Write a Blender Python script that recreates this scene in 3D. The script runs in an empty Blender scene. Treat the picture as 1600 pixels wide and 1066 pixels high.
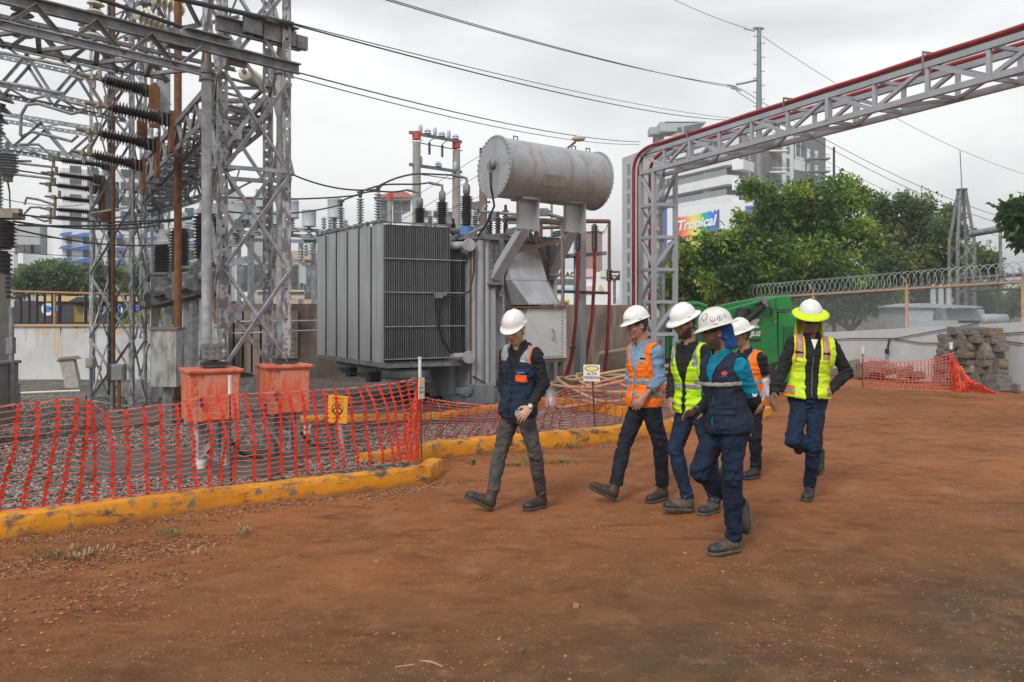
import bpy, math, random, numpy as np
from mathutils import Vector, Matrix, noise
random.seed(7); R = math.radians
sc = bpy.context.scene; col = sc.collection
# ---------------------------------------------------------------- camera
F, H0, HY = 1400.0, 1.78, 480.0
cd = bpy.data.cameras.new('camera'); cam = bpy.data.objects.new('camera', cd); col.objects.link(cam)
cam.location = (0, 0, H0); cam.rotation_euler = (R(90), 0, 0)
cd.lens = 36*F/1600; cd.sensor_width = 36; cd.shift_y = -(533-HY)/1600
cd.clip_end = 3000; cd.clip_start = .05
sc.camera = cam
# ---------------------------------------------------------------- sky and light
SUN_EL, SUN_AZ = R(42), R(205)
w = bpy.data.worlds.new('World'); sc.world = w; w.use_nodes = True
nt = w.node_tree; N = nt.nodes; L = nt.links; bg = N['Background']
sky = N.new('ShaderNodeTexSky'); sky.sky_type = 'NISHITA'; sky.sun_disc = False
sky.sun_elevation = SUN_EL; sky.sun_rotation = SUN_AZ; sky.dust_density = 4; sky.air_density = 1.5
tc = N.new('ShaderNodeTexCoord'); mp = N.new('ShaderNodeMapping'); mp.inputs['Scale'].default_value = (1.0, 1.0, 3.2)
L.new(tc.outputs['Generated'], mp.inputs[0])
n1 = N.new('ShaderNodeTexNoise'); n1.inputs['Scale'].default_value = 1.7; n1.inputs['Detail'].default_value = 5; n1.inputs['Roughness'].default_value = .5
n1.inputs['Distortion'].default_value = .5
L.new(mp.outputs[0], n1.inputs[0])
cr = N.new('ShaderNodeValToRGB'); e = cr.color_ramp.elements
e[0].position = .40; e[0].color = (4.5, 4.55, 4.7, 1); e[1].position = .62; e[1].color = (7.4, 7.35, 7.3, 1)
L.new(n1.outputs['Fac'], cr.inputs[0])
mx = N.new('ShaderNodeMixRGB'); mx.inputs[0].default_value = .93     # a closed cloud deck over the physical sky
L.new(sky.outputs[0], mx.inputs[1]); L.new(cr.outputs[0], mx.inputs[2]); L.new(mx.outputs[0], bg.inputs[0])
bg.inputs[1].default_value = .105
sl = bpy.data.lights.new('sun', 'SUN'); sl.energy = 1.5; sl.angle = R(14); sl.color = (1, .98, .95)
so = bpy.data.objects.new('sun', sl); col.objects.link(so)
so.rotation_euler = (R(90)-SUN_EL, 0, R(180)-SUN_AZ); so.location = (0, 0, 30)
vs = sc.view_settings; vs.view_transform = 'Standard'; vs.look = 'None'; vs.exposure = 0.6; vs.gamma = 1
try:
    sc.cycles.use_denoising = True; sc.cycles.max_bounces = 6; sc.cycles.volume_bounces = 0; sc.cycles.transparent_max_bounces = 12
except Exception: pass
# ---------------------------------------------------------------- helpers
def at(px, py, Y): return Vector(((px-800)/F*Y, Y, H0-(py-HY)/F*Y))
def gd(py, z=0): return (H0-z)*F/(py-HY)
def G(px, py, z=0):
    d = gd(py, z); return Vector(((px-800)/F*d, d, z))
V = Vector
MATS = {}
def mat(name, c1, c2=None, scale=6, rough=.6, metal=0, bump=0, bscale=30, stretch=(1,1,1), lo=.4, hi=.65, detail=6,
        c3=None, s3=1.5, lo3=.55, hi3=.75, stretch3=(1,1,1), rough2=None, emit=None, alpha=None, spec=.5, trans=0, coat=0):
    if name in MATS: return MATS[name]
    m = bpy.data.materials.new(name); m.use_nodes = True; MATS[name] = m
    nt = m.node_tree; N = nt.nodes; L = nt.links; b = N['Principled BSDF']
    b.inputs['Base Color'].default_value = (*c1, 1); b.inputs['Roughness'].default_value = rough; b.inputs['Metallic'].default_value = metal
    b.inputs['Specular IOR Level'].default_value = spec
    if coat: b.inputs['Coat Weight'].default_value = coat; b.inputs['Coat Roughness'].default_value = .2
    m.diffuse_color = (*c1, 1)
    tc = N.new('ShaderNodeTexCoord')
    def noise_(sc_, st, det=detail):
        mp = N.new('ShaderNodeMapping'); mp.inputs['Scale'].default_value = st; L.new(tc.outputs['Object'], mp.inputs[0])
        n = N.new('ShaderNodeTexNoise'); n.inputs['Scale'].default_value = sc_; n.inputs['Detail'].default_value = det; n.inputs['Roughness'].default_value = .6
        L.new(mp.outputs[0], n.inputs[0]); return n
    def ramp(n, a, z):
        r = N.new('ShaderNodeMapRange'); r.inputs['From Min'].default_value = a; r.inputs['From Max'].default_value = z; L.new(n.outputs['Fac'], r.inputs['Value']); return r
    outc = None
    if c2:
        r = ramp(noise_(scale, stretch), lo, hi)
        mx = N.new('ShaderNodeMixRGB'); mx.inputs[1].default_value = (*c1, 1); mx.inputs[2].default_value = (*c2, 1); L.new(r.outputs[0], mx.inputs[0]); outc = mx
        if rough2 is not None:
            rr = N.new('ShaderNodeMapRange'); rr.inputs['To Min'].default_value = rough; rr.inputs['To Max'].default_value = rough2
            L.new(r.outputs[0], rr.inputs['Value']); L.new(rr.outputs[0], b.inputs['Roughness'])
    if c3:
        r = ramp(noise_(s3, stretch3), lo3, hi3)
        mx = N.new('ShaderNodeMixRGB'); mx.inputs[2].default_value = (*c3, 1); L.new(r.outputs[0], mx.inputs[0])
        if outc: L.new(outc.outputs[0], mx.inputs[1])
        else: mx.inputs[1].default_value = (*c1, 1)
        outc = mx
    if outc: L.new(outc.outputs[0], b.inputs['Base Color'])
    if bump:
        bp = N.new('ShaderNodeBump'); bp.inputs['Strength'].default_value = min(1, bump); bp.inputs['Distance'].default_value = .02
        L.new(noise_(bscale, stretch).outputs['Fac'], bp.inputs['Height']); L.new(bp.outputs[0], b.inputs['Normal'])
    if alpha is not None: b.inputs['Alpha'].default_value = alpha
    if trans: b.inputs['Transmission Weight'].default_value = trans
    if emit: b.inputs['Emission Color'].default_value = (*emit[:3], 1); b.inputs['Emission Strength'].default_value = emit[3]
    return m
class MB:
    """collects vertices and faces of one mesh"""
    def __init__(s): s.v = []; s.f = []; s.uv = None
    def add(s, vs, fs):
        o = len(s.v); s.v += [tuple(x) for x in vs]; s.f += [tuple(i+o for i in f) for f in fs]; return s
    def box(s, c, size, rz=0, M=None):
        x, y, z = (k/2 for k in size); c = V(c)
        m = M if M is not None else Matrix.Rotation(rz, 3, 'Z')
        vs = [c+m@V((a*x, b*y, d*z)) for a in (-1, 1) for b in (-1, 1) for d in (-1, 1)]
        return s.add(vs, [(0,1,3,2),(4,6,7,5),(0,4,5,1),(2,3,7,6),(0,2,6,4),(1,5,7,3)])
    def prof(s, p, q, pts, up=(0,0,1), closed=True):
        p = V(p); q = V(q); d = (q-p).normalized(); up = V(up)
        if abs(d.dot(up)) > .98: up = V((.8, .6, 0))
        a = d.cross(up).normalized(); b = a.cross(d)
        n = len(pts); vs = [e+a*x+b*y for e in (p, q) for x, y in pts]
        fs = [(i, (i+1) % n, n+(i+1) % n, n+i) for i in range(n if closed else n-1)]
        if closed: fs += [tuple(range(n))[::-1], tuple(range(n, 2*n))]
        return s.add(vs, fs)
    def bar(s, p, q, w, h=None, up=(0,0,1)):
        h = h or w; return s.prof(p, q, [(-w/2,-h/2),(w/2,-h/2),(w/2,h/2),(-w/2,h/2)], up)
    def angle(s, p, q, w, t=None, up=(0,0,1), fx=1, fy=1):
        t = t or w*.14; P = [(0,0),(w,0),(w,t),(t,t),(t,w),(0,w)]
        P = [(x*fx, y*fy) for x, y in P]
        if fx*fy < 0: P = P[::-1]
        return s.prof(p, q, P, up)
    def chan(s, p, q, w, h, t=.012, up=(0,0,1)):
        return s.prof(p, q, [(0,-h/2),(w,-h/2),(w,-h/2+t),(t,-h/2+t),(t,h/2-t),(w,h/2-t),(w,h/2),(0,h/2)], up)
    def tube(s, pts, r, n=8, caps=True, up=(0,0,1)):
        pts = [V(p) for p in pts]; m = len(pts); rs = r if isinstance(r, (list, tuple)) else [r]*m
        o = len(s.v); pa = None
        for i, p in enumerate(pts):
            d = (pts[min(i+1, m-1)]-pts[max(i-1, 0)]).normalized()
            if pa is None:
                u = V(up)
                if abs(d.dot(u)) > .95: u = V((1, 0, 0))
                pa = d.cross(u).normalized()
            a = (pa-d*pa.dot(d)).normalized(); b = d.cross(a); pa = a
            for k in range(n):
                t = 2*math.pi*k/n; s.v.append(tuple(p+(a*math.cos(t)+b*math.sin(t))*rs[i]))
        for i in range(m-1):
            for k in range(n):
                k2 = (k+1) % n; s.f.append((o+i*n+k, o+i*n+k2, o+(i+1)*n+k2, o+(i+1)*n+k))
        if caps: s.f.append(tuple(o+k for k in range(n))[::-1]); s.f.append(tuple(o+(m-1)*n+k for k in range(n)))
        return s
    def cyl(s, p, q, r, n=16): return s.tube([p, q], r, n)
    def lathe(s, p, axis, prof, n=20, caps=True):
        axis = V(axis).normalized(); return s.tube([V(p)+axis*h for r, h in prof], [max(r, 1e-4) for r, h in prof], n, caps) if False else s._lathe(p, axis, prof, n)
    def _lathe(s, p, ax, prof, n):
        u = V((0,0,1)) if abs(ax.z) < .9 else V((1,0,0)); a = ax.cross(u).normalized(); b = ax.cross(a); p = V(p); o = len(s.v); m = len(prof)
        for r, h in prof:
            for k in range(n):
                t = 2*math.pi*k/n; s.v.append(tuple(p+ax*h+(a*math.cos(t)+b*math.sin(t))*max(r, 1e-4)))
        for i in range(m-1):
            for k in range(n):
                k2 = (k+1) % n; s.f.append((o+i*n+k, o+(i+1)*n+k, o+(i+1)*n+k2, o+i*n+k2))
        s.f.append(tuple(o+k for k in range(n))); s.f.append(tuple(o+(m-1)*n+k for k in range(n))[::-1])
        return s
    def prism(s, poly, vec):
        vec = V(vec); n = len(poly); vs = [V(p) for p in poly]+[V(p)+vec for p in poly]
        return s.add(vs, [(i, (i+1) % n, n+(i+1) % n, n+i) for i in range(n)]+[tuple(range(n))[::-1], tuple(range(n, 2*n))])
    def ball(s, c, r, n=10, m=7, sc_=(1,1,1)):
        c = V(c); pr = [(r*math.sin(math.pi*i/m), -r*math.cos(math.pi*i/m)) for i in range(m+1)]; o = len(s.v); s._lathe((0,0,0), V((0,0,1)), pr, n)
        for i in range(o, len(s.v)): x = s.v[i]; s.v[i] = (c.x+x[0]*sc_[0], c.y+x[1]*sc_[1], c.z+x[2]*sc_[2])
        return s
    def build(s, name, m, parent=None, smooth=False, loc=None, bevel=0, local=False, ang=52):
        vs = np.array(s.v, dtype=float).reshape(-1, 3)
        if parent is not None and not local:
            Mi = wmat(parent).inverted(); A = np.array(Mi); vs = vs@A[:3, :3].T+A[:3, 3]
        elif parent is None and loc is not None: vs = vs-np.array(loc)
        me = bpy.data.meshes.new(name); me.from_pydata(vs.tolist(), [], s.f); me.materials.append(m)
        o = bpy.data.objects.new(name, me); col.objects.link(o)
        if parent is not None: o.parent = parent
        elif loc is not None: o.location = loc
        if smooth:
            me.polygons.foreach_set('use_smooth', [True]*len(me.polygons))
            me.set_sharp_from_angle(angle=R(ang))
        if bevel:
            b = o.modifiers.new('bevel', 'BEVEL'); b.width = bevel; b.segments = 2; b.limit_method = 'ANGLE'
        return o
def wmat(o):
    m = Matrix.Translation(o.location) @ o.rotation_euler.to_matrix().to_4x4()
    return wmat(o.parent) @ m if o.parent else m
def tag(o, label=None, cat=None, group=None, kind=None):
    if label: o['label'] = label
    if cat: o['category'] = cat
    if group: o['group'] = group
    if kind: o['kind'] = kind
    return o
def thing(name, label, cat, loc=(0,0,0), rz=0, group=None):
    o = bpy.data.objects.new(name, None); col.objects.link(o); o.location = loc; o.rotation_euler = (0, 0, rz); o.empty_display_size = .2
    return tag(o, label, cat, group)
def dup(root, loc=None, rz=None, label=None, group=None, parent=None):
    r = root.copy(); col.objects.link(r)
    if parent is not None: r.parent = parent
    if loc is not None: r.location = loc
    if rz is not None: r.rotation_euler = (0, 0, rz)
    if label: r['label'] = label
    if group: r['group'] = group
    for ch in list(root.children): dup(ch, parent=r)
    return r
def text(s, size, m, parent, loc, rot, name='lettering', ext=.002, bold=0, align='CENTER', italic=0, local=False):
    c = bpy.data.curves.new(name, 'FONT'); c.body = s; c.size = size; c.extrude = ext; c.offset = bold; c.align_x = align; c.align_y = 'CENTER'; c.shear = italic; c.resolution_u = 3
    o = bpy.data.objects.new(name, c); me = bpy.data.meshes.new_from_object(o); bpy.data.objects.remove(o)
    me.materials.clear(); me.materials.append(m); o = bpy.data.objects.new(name, me); col.objects.link(o)
    Mw = Matrix.Translation(V(loc)) @ rot.to_4x4()
    if parent is not None:
        o.parent = parent
        if not local: Mw = wmat(parent).inverted() @ Mw
    o.matrix_local = Mw; return o
def face_rot(nrm, up=(0,0,1)):
    """rotation taking local +Z to nrm and local +Y to up"""
    z = V(nrm).normalized(); x = V(up).cross(z).normalized(); y = z.cross(x)
    return Matrix((x, y, z)).transposed()
def sag(p, q, s, n=14): p = V(p); q = V(q); return [p.lerp(q, i/n)-V((0,0,4*s*(i/n)*(1-i/n))) for i in range(n+1)]
def sheds(L_, r0, r1, n, cap=.8):
    """insulator profile"""
    pr = [(r0*cap, 0), (r0*cap, L_*.04)]; st = L_*.92/n
    for i in range(n):
        h = L_*.04+i*st; pr += [(r0, h+st*.15), (r1, h+st*.35), (r1*.97, h+st*.5), (r0, h+st*.85)]
    return pr+[(r0*cap, L_*.97), (r0*cap, L_)]
U = V((.8, .6, 0)); W = V((-.6, .8, 0)); Z = V((0, 0, 1))
# ---------------------------------------------------------------- materials
galv = mat('galvanised_steel', (.26,.28,.30), (.42,.44,.46), scale=9, rough=.5, metal=.15, bump=.12, bscale=60, c3=(.20,.19,.18), s3=5, stretch3=(1,1,.3), lo3=.55, hi3=.8)
galvd = mat('weathered_steel', (.15,.155,.165), (.27,.275,.285), scale=8, rough=.6, metal=.1, bump=.2, bscale=50, c3=(.115,.10,.088), s3=6, lo3=.55, hi3=.75)
galvp = mat('peeling_grey_paint', (.42,.42,.42), (.17,.17,.18), scale=16, rough=.6, bump=.2, bscale=40, lo=.47, hi=.52, stretch=(1,1,.45))
rust = mat('rusty_steel', (.21,.085,.03), (.10,.05,.028), scale=14, rough=.85, bump=.3, bscale=60)
darks = mat('dark_steel', (.045,.045,.047), (.08,.07,.06), scale=10, rough=.6, metal=.2, bump=.1)
porc = mat('brown_porcelain', (.045,.022,.018), (.03,.018,.016), scale=4, rough=.22, coat=.3)
porcd = mat('dark_porcelain', (.035,.03,.032), (.05,.045,.045), scale=4, rough=.3)
porcg = mat('grey_porcelain', (.30,.32,.34), (.25,.27,.28), scale=4, rough=.25)
cream = mat('cream_glass', (.55,.52,.40), (.42,.40,.32), scale=4, rough=.25)
brass = mat('oxidised_terminal', (.22,.19,.14), (.32,.30,.24), scale=12, rough=.5, metal=.4)
wirem = mat('conductor_wire', (.06,.065,.07), rough=.6, metal=.3)
blackr = mat('black_rubber', (.015,.015,.016), rough=.55)
white_pl = mat('white_plastic', (.72,.72,.70), (.6,.6,.58), scale=5, rough=.45)
# ---------------------------------------------------------------- ground
def ground_material():
    m = bpy.data.materials.new('red_earth'); m.use_nodes = True; nt = m.node_tree; N = nt.nodes; L = nt.links; b = N['Principled BSDF']
    tc = N.new('ShaderNodeTexCoord')
    def nz(scale, det=8, rough=.62, st=(1,1,1), dist=0):
        mp = N.new('ShaderNodeMapping'); mp.inputs['Scale'].default_value = st; L.new(tc.outputs['Object'], mp.inputs[0])
        n = N.new('ShaderNodeTexNoise'); n.inputs['Scale'].default_value = scale; n.inputs['Detail'].default_value = det; n.inputs['Roughness'].default_value = rough; n.inputs['Distortion'].default_value = dist
        L.new(mp.outputs[0], n.inputs[0]); return n.outputs['Fac']
    def rmp(src, a, z, t0=0, t1=1):
        r = N.new('ShaderNodeMapRange'); r.inputs['From Min'].default_value = a; r.inputs['From Max'].default_value = z
        r.inputs['To Min'].default_value = t0; r.inputs['To Max'].default_value = t1; L.new(src, r.inputs['Value']); return r.outputs[0]
    def mix(f, a, b_, mode='MIX'):
        x = N.new('ShaderNodeMixRGB'); x.blend_type = mode
        for i, k in ((1, a), (2, b_)):
            if isinstance(k, tuple): x.inputs[i].default_value = (*k, 1)
            else: L.new(k, x.inputs[i])
        if isinstance(f, float): x.inputs[0].default_value = f
        else: L.new(f, x.inputs[0])
        return x.outputs[0]
    red = mix(rmp(nz(.55, 5), .38, .62), (.35,.130,.048), (.22,.079,.031))
    red = mix(rmp(nz(4.5, 9, .7), .45, .7), red, (.34,.15,.062))
    # grey-brown compacted clay of the foreground lane: a band with a ragged edge
    sx = N.new('ShaderNodeSeparateXYZ'); L.new(tc.outputs['Object'], sx.inputs[0])
    ad = N.new('ShaderNodeMath'); ad.operation = 'MULTIPLY_ADD'; L.new(sx.outputs['X'], ad.inputs[0]); ad.inputs[1].default_value = -.42; L.new(sx.outputs['Y'], ad.inputs[2])
    ad2 = N.new('ShaderNodeMath'); ad2.operation = 'MULTIPLY_ADD'; L.new(nz(.7, 6, .6, dist=.6), ad2.inputs[0]); ad2.inputs[1].default_value = 3.6; L.new(ad.outputs[0], ad2.inputs[2])
    band = rmp(ad2.outputs[0], 8.8, 5.6)
    brown = mix(rmp(nz(2.6, 8), .4, .65), (.092,.061,.035), (.145,.09,.05))
    c = mix(rmp(band, 0, 1, 0, .95), red, brown)
    c = mix(rmp(nz(1.6, 6, .6, (1, 2.4, 1), .6), .55, .68, 0, .6), c, (.12,.040,.018))        # damp darker clay patches
    mr = N.new('ShaderNodeMapping'); mr.inputs['Rotation'].default_value = (0, 0, R(24)); mr.inputs['Scale'].default_value = (.6, 1.3, 1); L.new(tc.outputs['Object'], mr.inputs[0])
    ns = N.new('ShaderNodeTexNoise'); ns.inputs['Scale'].default_value = 1.5; ns.inputs['Detail'].default_value = 9; ns.inputs['Roughness'].default_value = .68; L.new(mr.outputs[0], ns.inputs[0])
    c = mix(rmp(ns.outputs['Fac'], .54, .74, 0, .35), c, (.13,.042,.018)); c = mix(rmp(ns.outputs['Fac'], .45, .32, 0, .25), c, (.36,.15,.06))
    c = mix(rmp(nz(1.1, 7, .65, (1.4,1,1), .4), .54, .68, 0, .45), c, (.40,.20,.10)); c = mix(rmp(nz(7, 9, .72), .54, .68, 0, .40), c, (.42,.21,.10))
    c = mix(rmp(nz(38, 4, .6), .60, .72, 0, .3), c, (.36,.18,.085))
    c = mix(rmp(nz(95, 3, .6), .62, .75, 0, .55), c, (.05,.03,.02))
    L.new(c, b.inputs['Base Color']); L.new(rmp(nz(1.9, 6), .35, .65, .62, .88), b.inputs['Roughness'])
    b.inputs['Specular IOR Level'].default_value = .12
    h = N.new('ShaderNodeMath'); h.operation = 'MULTIPLY_ADD'; L.new(nz(14, 10, .72), h.inputs[0]); h.inputs[1].default_value = 1.0
    h2 = N.new('ShaderNodeMath'); h2.operation = 'MULTIPLY'; L.new(nz(90, 6, .7), h2.inputs[0]); h2.inputs[1].default_value = .35; L.new(h2.outputs[0], h.inputs[2])
    bp = N.new('ShaderNodeBump'); bp.inputs['Strength'].default_value = .9; bp.inputs['Distance'].default_value = .035
    L.new(h.outputs[0], bp.inputs['Height']); L.new(bp.outputs[0], b.inputs['Normal']); return m
earth = ground_material()
def hgt(x, y):
    """gentle relief of the worked earth"""
    if y > 26 or y < 0 or abs(x) > 20: return 0.0
    f = min(1, max(0, (26-y)/4))
    z = .022*noise.noise(V((x*.8, y*.8, 0)))+.012*noise.noise(V((x*2.6, y*2.6, 3)))+.007*noise.noise(V((x*7, y*7, 5)))
    z += .016*math.sin((y*.96-x*.28)*3.3+noise.noise(V((x*.5, y*.5, 9)))*3)*max(0, noise.noise(V((x*.35, y*.6, 2)))+.25)   # wheel ruts
    return z*f
mb = MB(); xs = [-900, -300, -80, -30]+list(np.arange(-16, 18.01, .085))+[30, 80, 300, 900]; ys = [-300, -60, -6]+list(np.arange(1.5, 9, .06))+list(np.arange(9, 27, .12))+[34, 50, 90, 200, 500, 1500]
vs_ = [(x, y, hgt(x, y)) for y in ys for x in xs]; nx = len(xs)
mb.v = vs_; mb.f = [(j*nx+i, j*nx+i+1, (j+1)*nx+i+1, (j+1)*nx+i) for j in range(len(ys)-1) for i in range(nx-1)]
g = mb.build('ground', earth, smooth=True, ang=180); tag(g, 'reddish brown bare earth yard with wheel ruts', None, None, 'structure')
# gravel yard inside the kerb
ga, gb, gc, gd_, gk = G(-170, 862), G(690, 742), G(612, 722), G(1050, 668), G(1180, 640)
gravm = bpy.data.materials.new('gravel_bed'); gravm.use_nodes = True
def gravel_nodes(m):
    nt = m.node_tree; N = nt.nodes; L = nt.links; b = N['Principled BSDF']; tc = N.new('ShaderNodeTexCoord')
    vo = N.new('ShaderNodeTexVoronoi'); vo.inputs['Scale'].default_value = 30; L.new(tc.outputs['Object'], vo.inputs[0])
    cr = N.new('ShaderNodeValToRGB'); e = cr.color_ramp.elements; e[0].position = .1; e[0].color = (.05,.042,.038,1); e[1].position = .9; e[1].color = (.26,.23,.20,1)
    sp = N.new('ShaderNodeSeparateXYZ'); L.new(vo.outputs['Color'], sp.inputs[0]); L.new(sp.outputs[0], cr.inputs[0])
    n = N.new('ShaderNodeTexNoise'); n.inputs['Scale'].default_value = .8; n.inputs['Detail'].default_value = 6; L.new(tc.outputs['Object'], n.inputs[0])
    r = N.new('ShaderNodeMapRange'); r.inputs['From Min'].default_value = .48; r.inputs['From Max'].default_value = .66; r.inputs['To Max'].default_value = .75; L.new(n.outputs['Fac'], r.inputs['Value'])
    mx = N.new('ShaderNodeMixRGB'); L.new(cr.outputs[0], mx.inputs[1]); mx.inputs[2].default_value = (.085,.06,.042,1); L.new(r.outputs[0], mx.inputs[0])
    L.new(mx.outputs[0], b.inputs['Base Color']); b.inputs['Roughness'].default_value = .75
    bp = N.new('ShaderNodeBump'); bp.inputs['Strength'].default_value = 1; bp.inputs['Distance'].default_value = .03; bp.invert = True; L.new(vo.outputs['Distance'], bp.inputs['Height']); L.new(bp.outputs[0], b.inputs['Normal'])
gravel_nodes(gravm)
GZ = .10
Lp = [V((-40, 4.5)), V((-5.0, 6.65)), V((gb.x, gb.y+.02)), V((gb.x-.9, gb.y+.35)), V((gc.x, gc.y+.1)), V((gd_.x, gd_.y+.1)), V((G(1205,655).x, G(1205,655).y+.1)), V((4.3, 18.6)), V((3.6, 23)), V((-40, 23))]
mb = MB(); mb.add([(p.x, p.y, GZ) for p in Lp]+[(p.x, p.y, -.12) for p in Lp], [tuple(range(len(Lp)))]+[(i, (i+1) % len(Lp), (i+1) % len(Lp)+len(Lp), i+len(Lp)) for i in range(len(Lp))])
o = mb.build('gravel_ground', gravm); tag(o, 'grey gravel bed of the substation yard', None, None, 'structure')
def inside(x, y):
    c = False; n = len(Lp)
    for i in range(n):
        a, b = Lp[i], Lp[(i+1) % n]
        if (a.y > y) != (b.y > y) and x < (b.x-a.x)*(y-a.y)/(b.y-a.y)+a.x: c = not c
    return c
# loose stones: one mesh per kind, irregular little polyhedra
def stones(name, pts, mats, label, kind='stuff'):
    base = [(1,0,0),(-1,0,0),(0,1,0),(0,-1,0),(0,0,1),(0,0,-1)]; fc = [(0,2,4),(2,1,4),(1,3,4),(3,0,4),(2,0,5),(1,2,5),(3,1,5),(0,3,5)]
    base2 = [V(b) for b in base]; rng = random.Random(3)
    cube = [V((a, b, c)).normalized() for a in (-1,1) for b in (-1,1) for c in (-.8,.8)]
    cf = [(0,1,3,2),(4,6,7,5),(0,4,5,1),(2,3,7,6),(0,2,6,4),(1,5,7,3)]
    vs, fs, mi = [], [], []
    for (x, y, z, r) in pts:
        a = rng.random()*6.28; c_, s_ = math.cos(a), math.sin(a); sx, sy, sz = r*rng.uniform(.7,1.4), r*rng.uniform(.6,1.1), r*rng.uniform(.4,.8); o = len(vs)
        k = rng.randrange(len(mats)); sh = rng.random() < .5; src, ff = (base2, fc) if sh else (cube, cf)
        for b in src:
            q = b*rng.uniform(.75, 1.15); X, Y = q.x*sx, q.y*sy; vs.append((x+X*c_-Y*s_, y+X*s_+Y*c_, z+q.z*sz))
        for f in ff: fs.append(tuple(i+o for i in f)); mi.append(k)
    me = bpy.data.meshes.new(name); me.from_pydata(vs, [], fs)
    for m in mats: me.materials.append(m)
    me.polygons.foreach_set('material_index', mi); o = bpy.data.objects.new(name, me); col.objects.link(o); return tag(o, label, None, None, kind)
st = [mat('stone_grey', (.16,.155,.15), (.24,.23,.22), scale=20, rough=.7), mat('stone_dark', (.05,.048,.045), (.09,.08,.075), scale=20, rough=.6),
      mat('stone_pale', (.36,.34,.30), (.27,.25,.22), scale=20, rough=.75), mat('stone_brown', (.17,.115,.08), (.11,.08,.06), scale=20, rough=.75)]
rg = random.Random(11); pts = []
while len(pts) < 42000:
    y = 6.6+(rg.random()**1.5)*10; x = rg.uniform(-.66, .06)*y
    if not inside(x, y): continue
    if noise.noise(V((x*.5, y*.5, 1))) > .25 and rg.random() < .7 and y > 8: continue
    pts.append((x, y, GZ+rg.uniform(0, .018), rg.uniform(.011, .026)))
stones('gravel', pts, st, 'loose grey and brown gravel inside the yellow kerb')
# pebbles and clods scattered on the earth
sr = [mat('clod_orange', (.42,.17,.07), (.30,.12,.05), scale=20, rough=.85), mat('clod_red', (.17,.06,.03), (.11,.045,.025), scale=20, rough=.85),
      mat('pebble_tan', (.38,.19,.095), (.28,.14,.07), scale=20, rough=.8), mat('pebble_dark', (.15,.085,.05), (.10,.06,.04), scale=20, rough=.8)]
pts = []
while len(pts) < 16000:
    y = 2.7+(rg.random()**1.6)*17; x = rg.uniform(-.62, .62)*y
    if inside(x, y): continue
    if noise.noise(V((x*.9, y*1.4, 4))) < rg.uniform(-.35, .35): continue
    r = rg.uniform(.002, .007)*(1+.06*y); 
    if rg.random() < .012: r *= 2.2
    pts.append((x, y, hgt(x, y)+r*.1, r))
# crumbled stones along the kerb foot
for (pa, pb, n, sp) in ((G(20, 842), G(640, 762), 1100, .16), (G(0, 880), G(350, 830), 1100, .3), (G(0, 960), G(300, 880), 350, .35), (G(700, 722), G(1000, 690), 350, .14), (G(560, 780), G(700, 752), 350, .12)):
    for i in range(n):
        t = rg.random(); q = pa.lerp(pb, t); x = q.x+rg.gauss(0, sp)*.6; y = q.y-abs(rg.gauss(0, sp)); 
        pts.append((x, y, hgt(x, y)+.004, rg.uniform(.005, .017)))
stones('pebbles', pts, sr, 'orange and dark pebbles scattered on the red earth')
# ---------------------------------------------------------------- kerbs (painted concrete, worn)
def kerb_mat():
    m = bpy.data.materials.new('worn_yellow_paint'); m.use_nodes = True; nt = m.node_tree; N = nt.nodes; L = nt.links; b = N['Principled BSDF']; tc = N.new('ShaderNodeTexCoord')
    def nz(s, d, lo, hi, st=(1,1,1)):
        mp = N.new('ShaderNodeMapping'); mp.inputs['Scale'].default_value = st; L.new(tc.outputs['Object'], mp.inputs[0])
        n = N.new('ShaderNodeTexNoise'); n.inputs['Scale'].default_value = s; n.inputs['Detail'].default_value = d; n.inputs['Roughness'].default_value = .65; L.new(mp.outputs[0], n.inputs[0])
        r = N.new('ShaderNodeMapRange'); r.inputs['From Min'].default_value = lo; r.inputs['From Max'].default_value = hi; L.new(n.outputs['Fac'], r.inputs['Value']); return r.outputs[0], n
    def mix(f, a, c):
        x = N.new('ShaderNodeMixRGB'); L.new(f, x.inputs[0])
        if isinstance(a, tuple): x.inputs[1].default_value = (*a, 1)
        else: L.new(a, x.inputs[1])
        x.inputs[2].default_value = (*c, 1); return x.outputs[0]
    c = mix(nz(3, 6, .4, .7)[0], (.68,.27,.005), (.50,.18,.005))
    c = mix(nz(9, 8, .56, .62)[0], c, (.17,.145,.12)); c = mix(nz(3.5, 9, .53, .64, (1,1,2.5))[0], c, (.085,.06,.045))
    c = mix(nz(26, 8, .64, .67)[0], c, (.30,.17,.10))
    sx = N.new('ShaderNodeSeparateXYZ'); L.new(tc.outputs['Object'], sx.inputs[0])     # earth splashed on the foot
    nn = nz(6, 6, 0, 1)[1]; ma = N.new('ShaderNodeMath'); ma.operation = 'MULTIPLY_ADD'; L.new(nn.outputs['Fac'], ma.inputs[0]); ma.inputs[1].default_value = .13; L.new(sx.outputs['Z'], ma.inputs[2])
    r = N.new('ShaderNodeMapRange'); r.inputs['From Min'].default_value = .12; r.inputs['From Max'].default_value = .055; r.inputs['To Max'].default_value = .85; L.new(ma.outputs[0], r.inputs['Value'])
    c = mix(r.outputs[0], c, (.22,.085,.03)); L.new(c, b.inputs['Base Color']); b.inputs['Roughness'].default_value = .55
    bp = N.new('ShaderNodeBump'); bp.inputs['Strength'].default_value = .5; bp.inputs['Distance'].default_value = .012; L.new(nz(18, 9, 0, 1)[1].outputs['Fac'], bp.inputs['Height']); L.new(bp.outputs[0], b.inputs['Normal'])
    return m
kerbm = kerb_mat()
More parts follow.
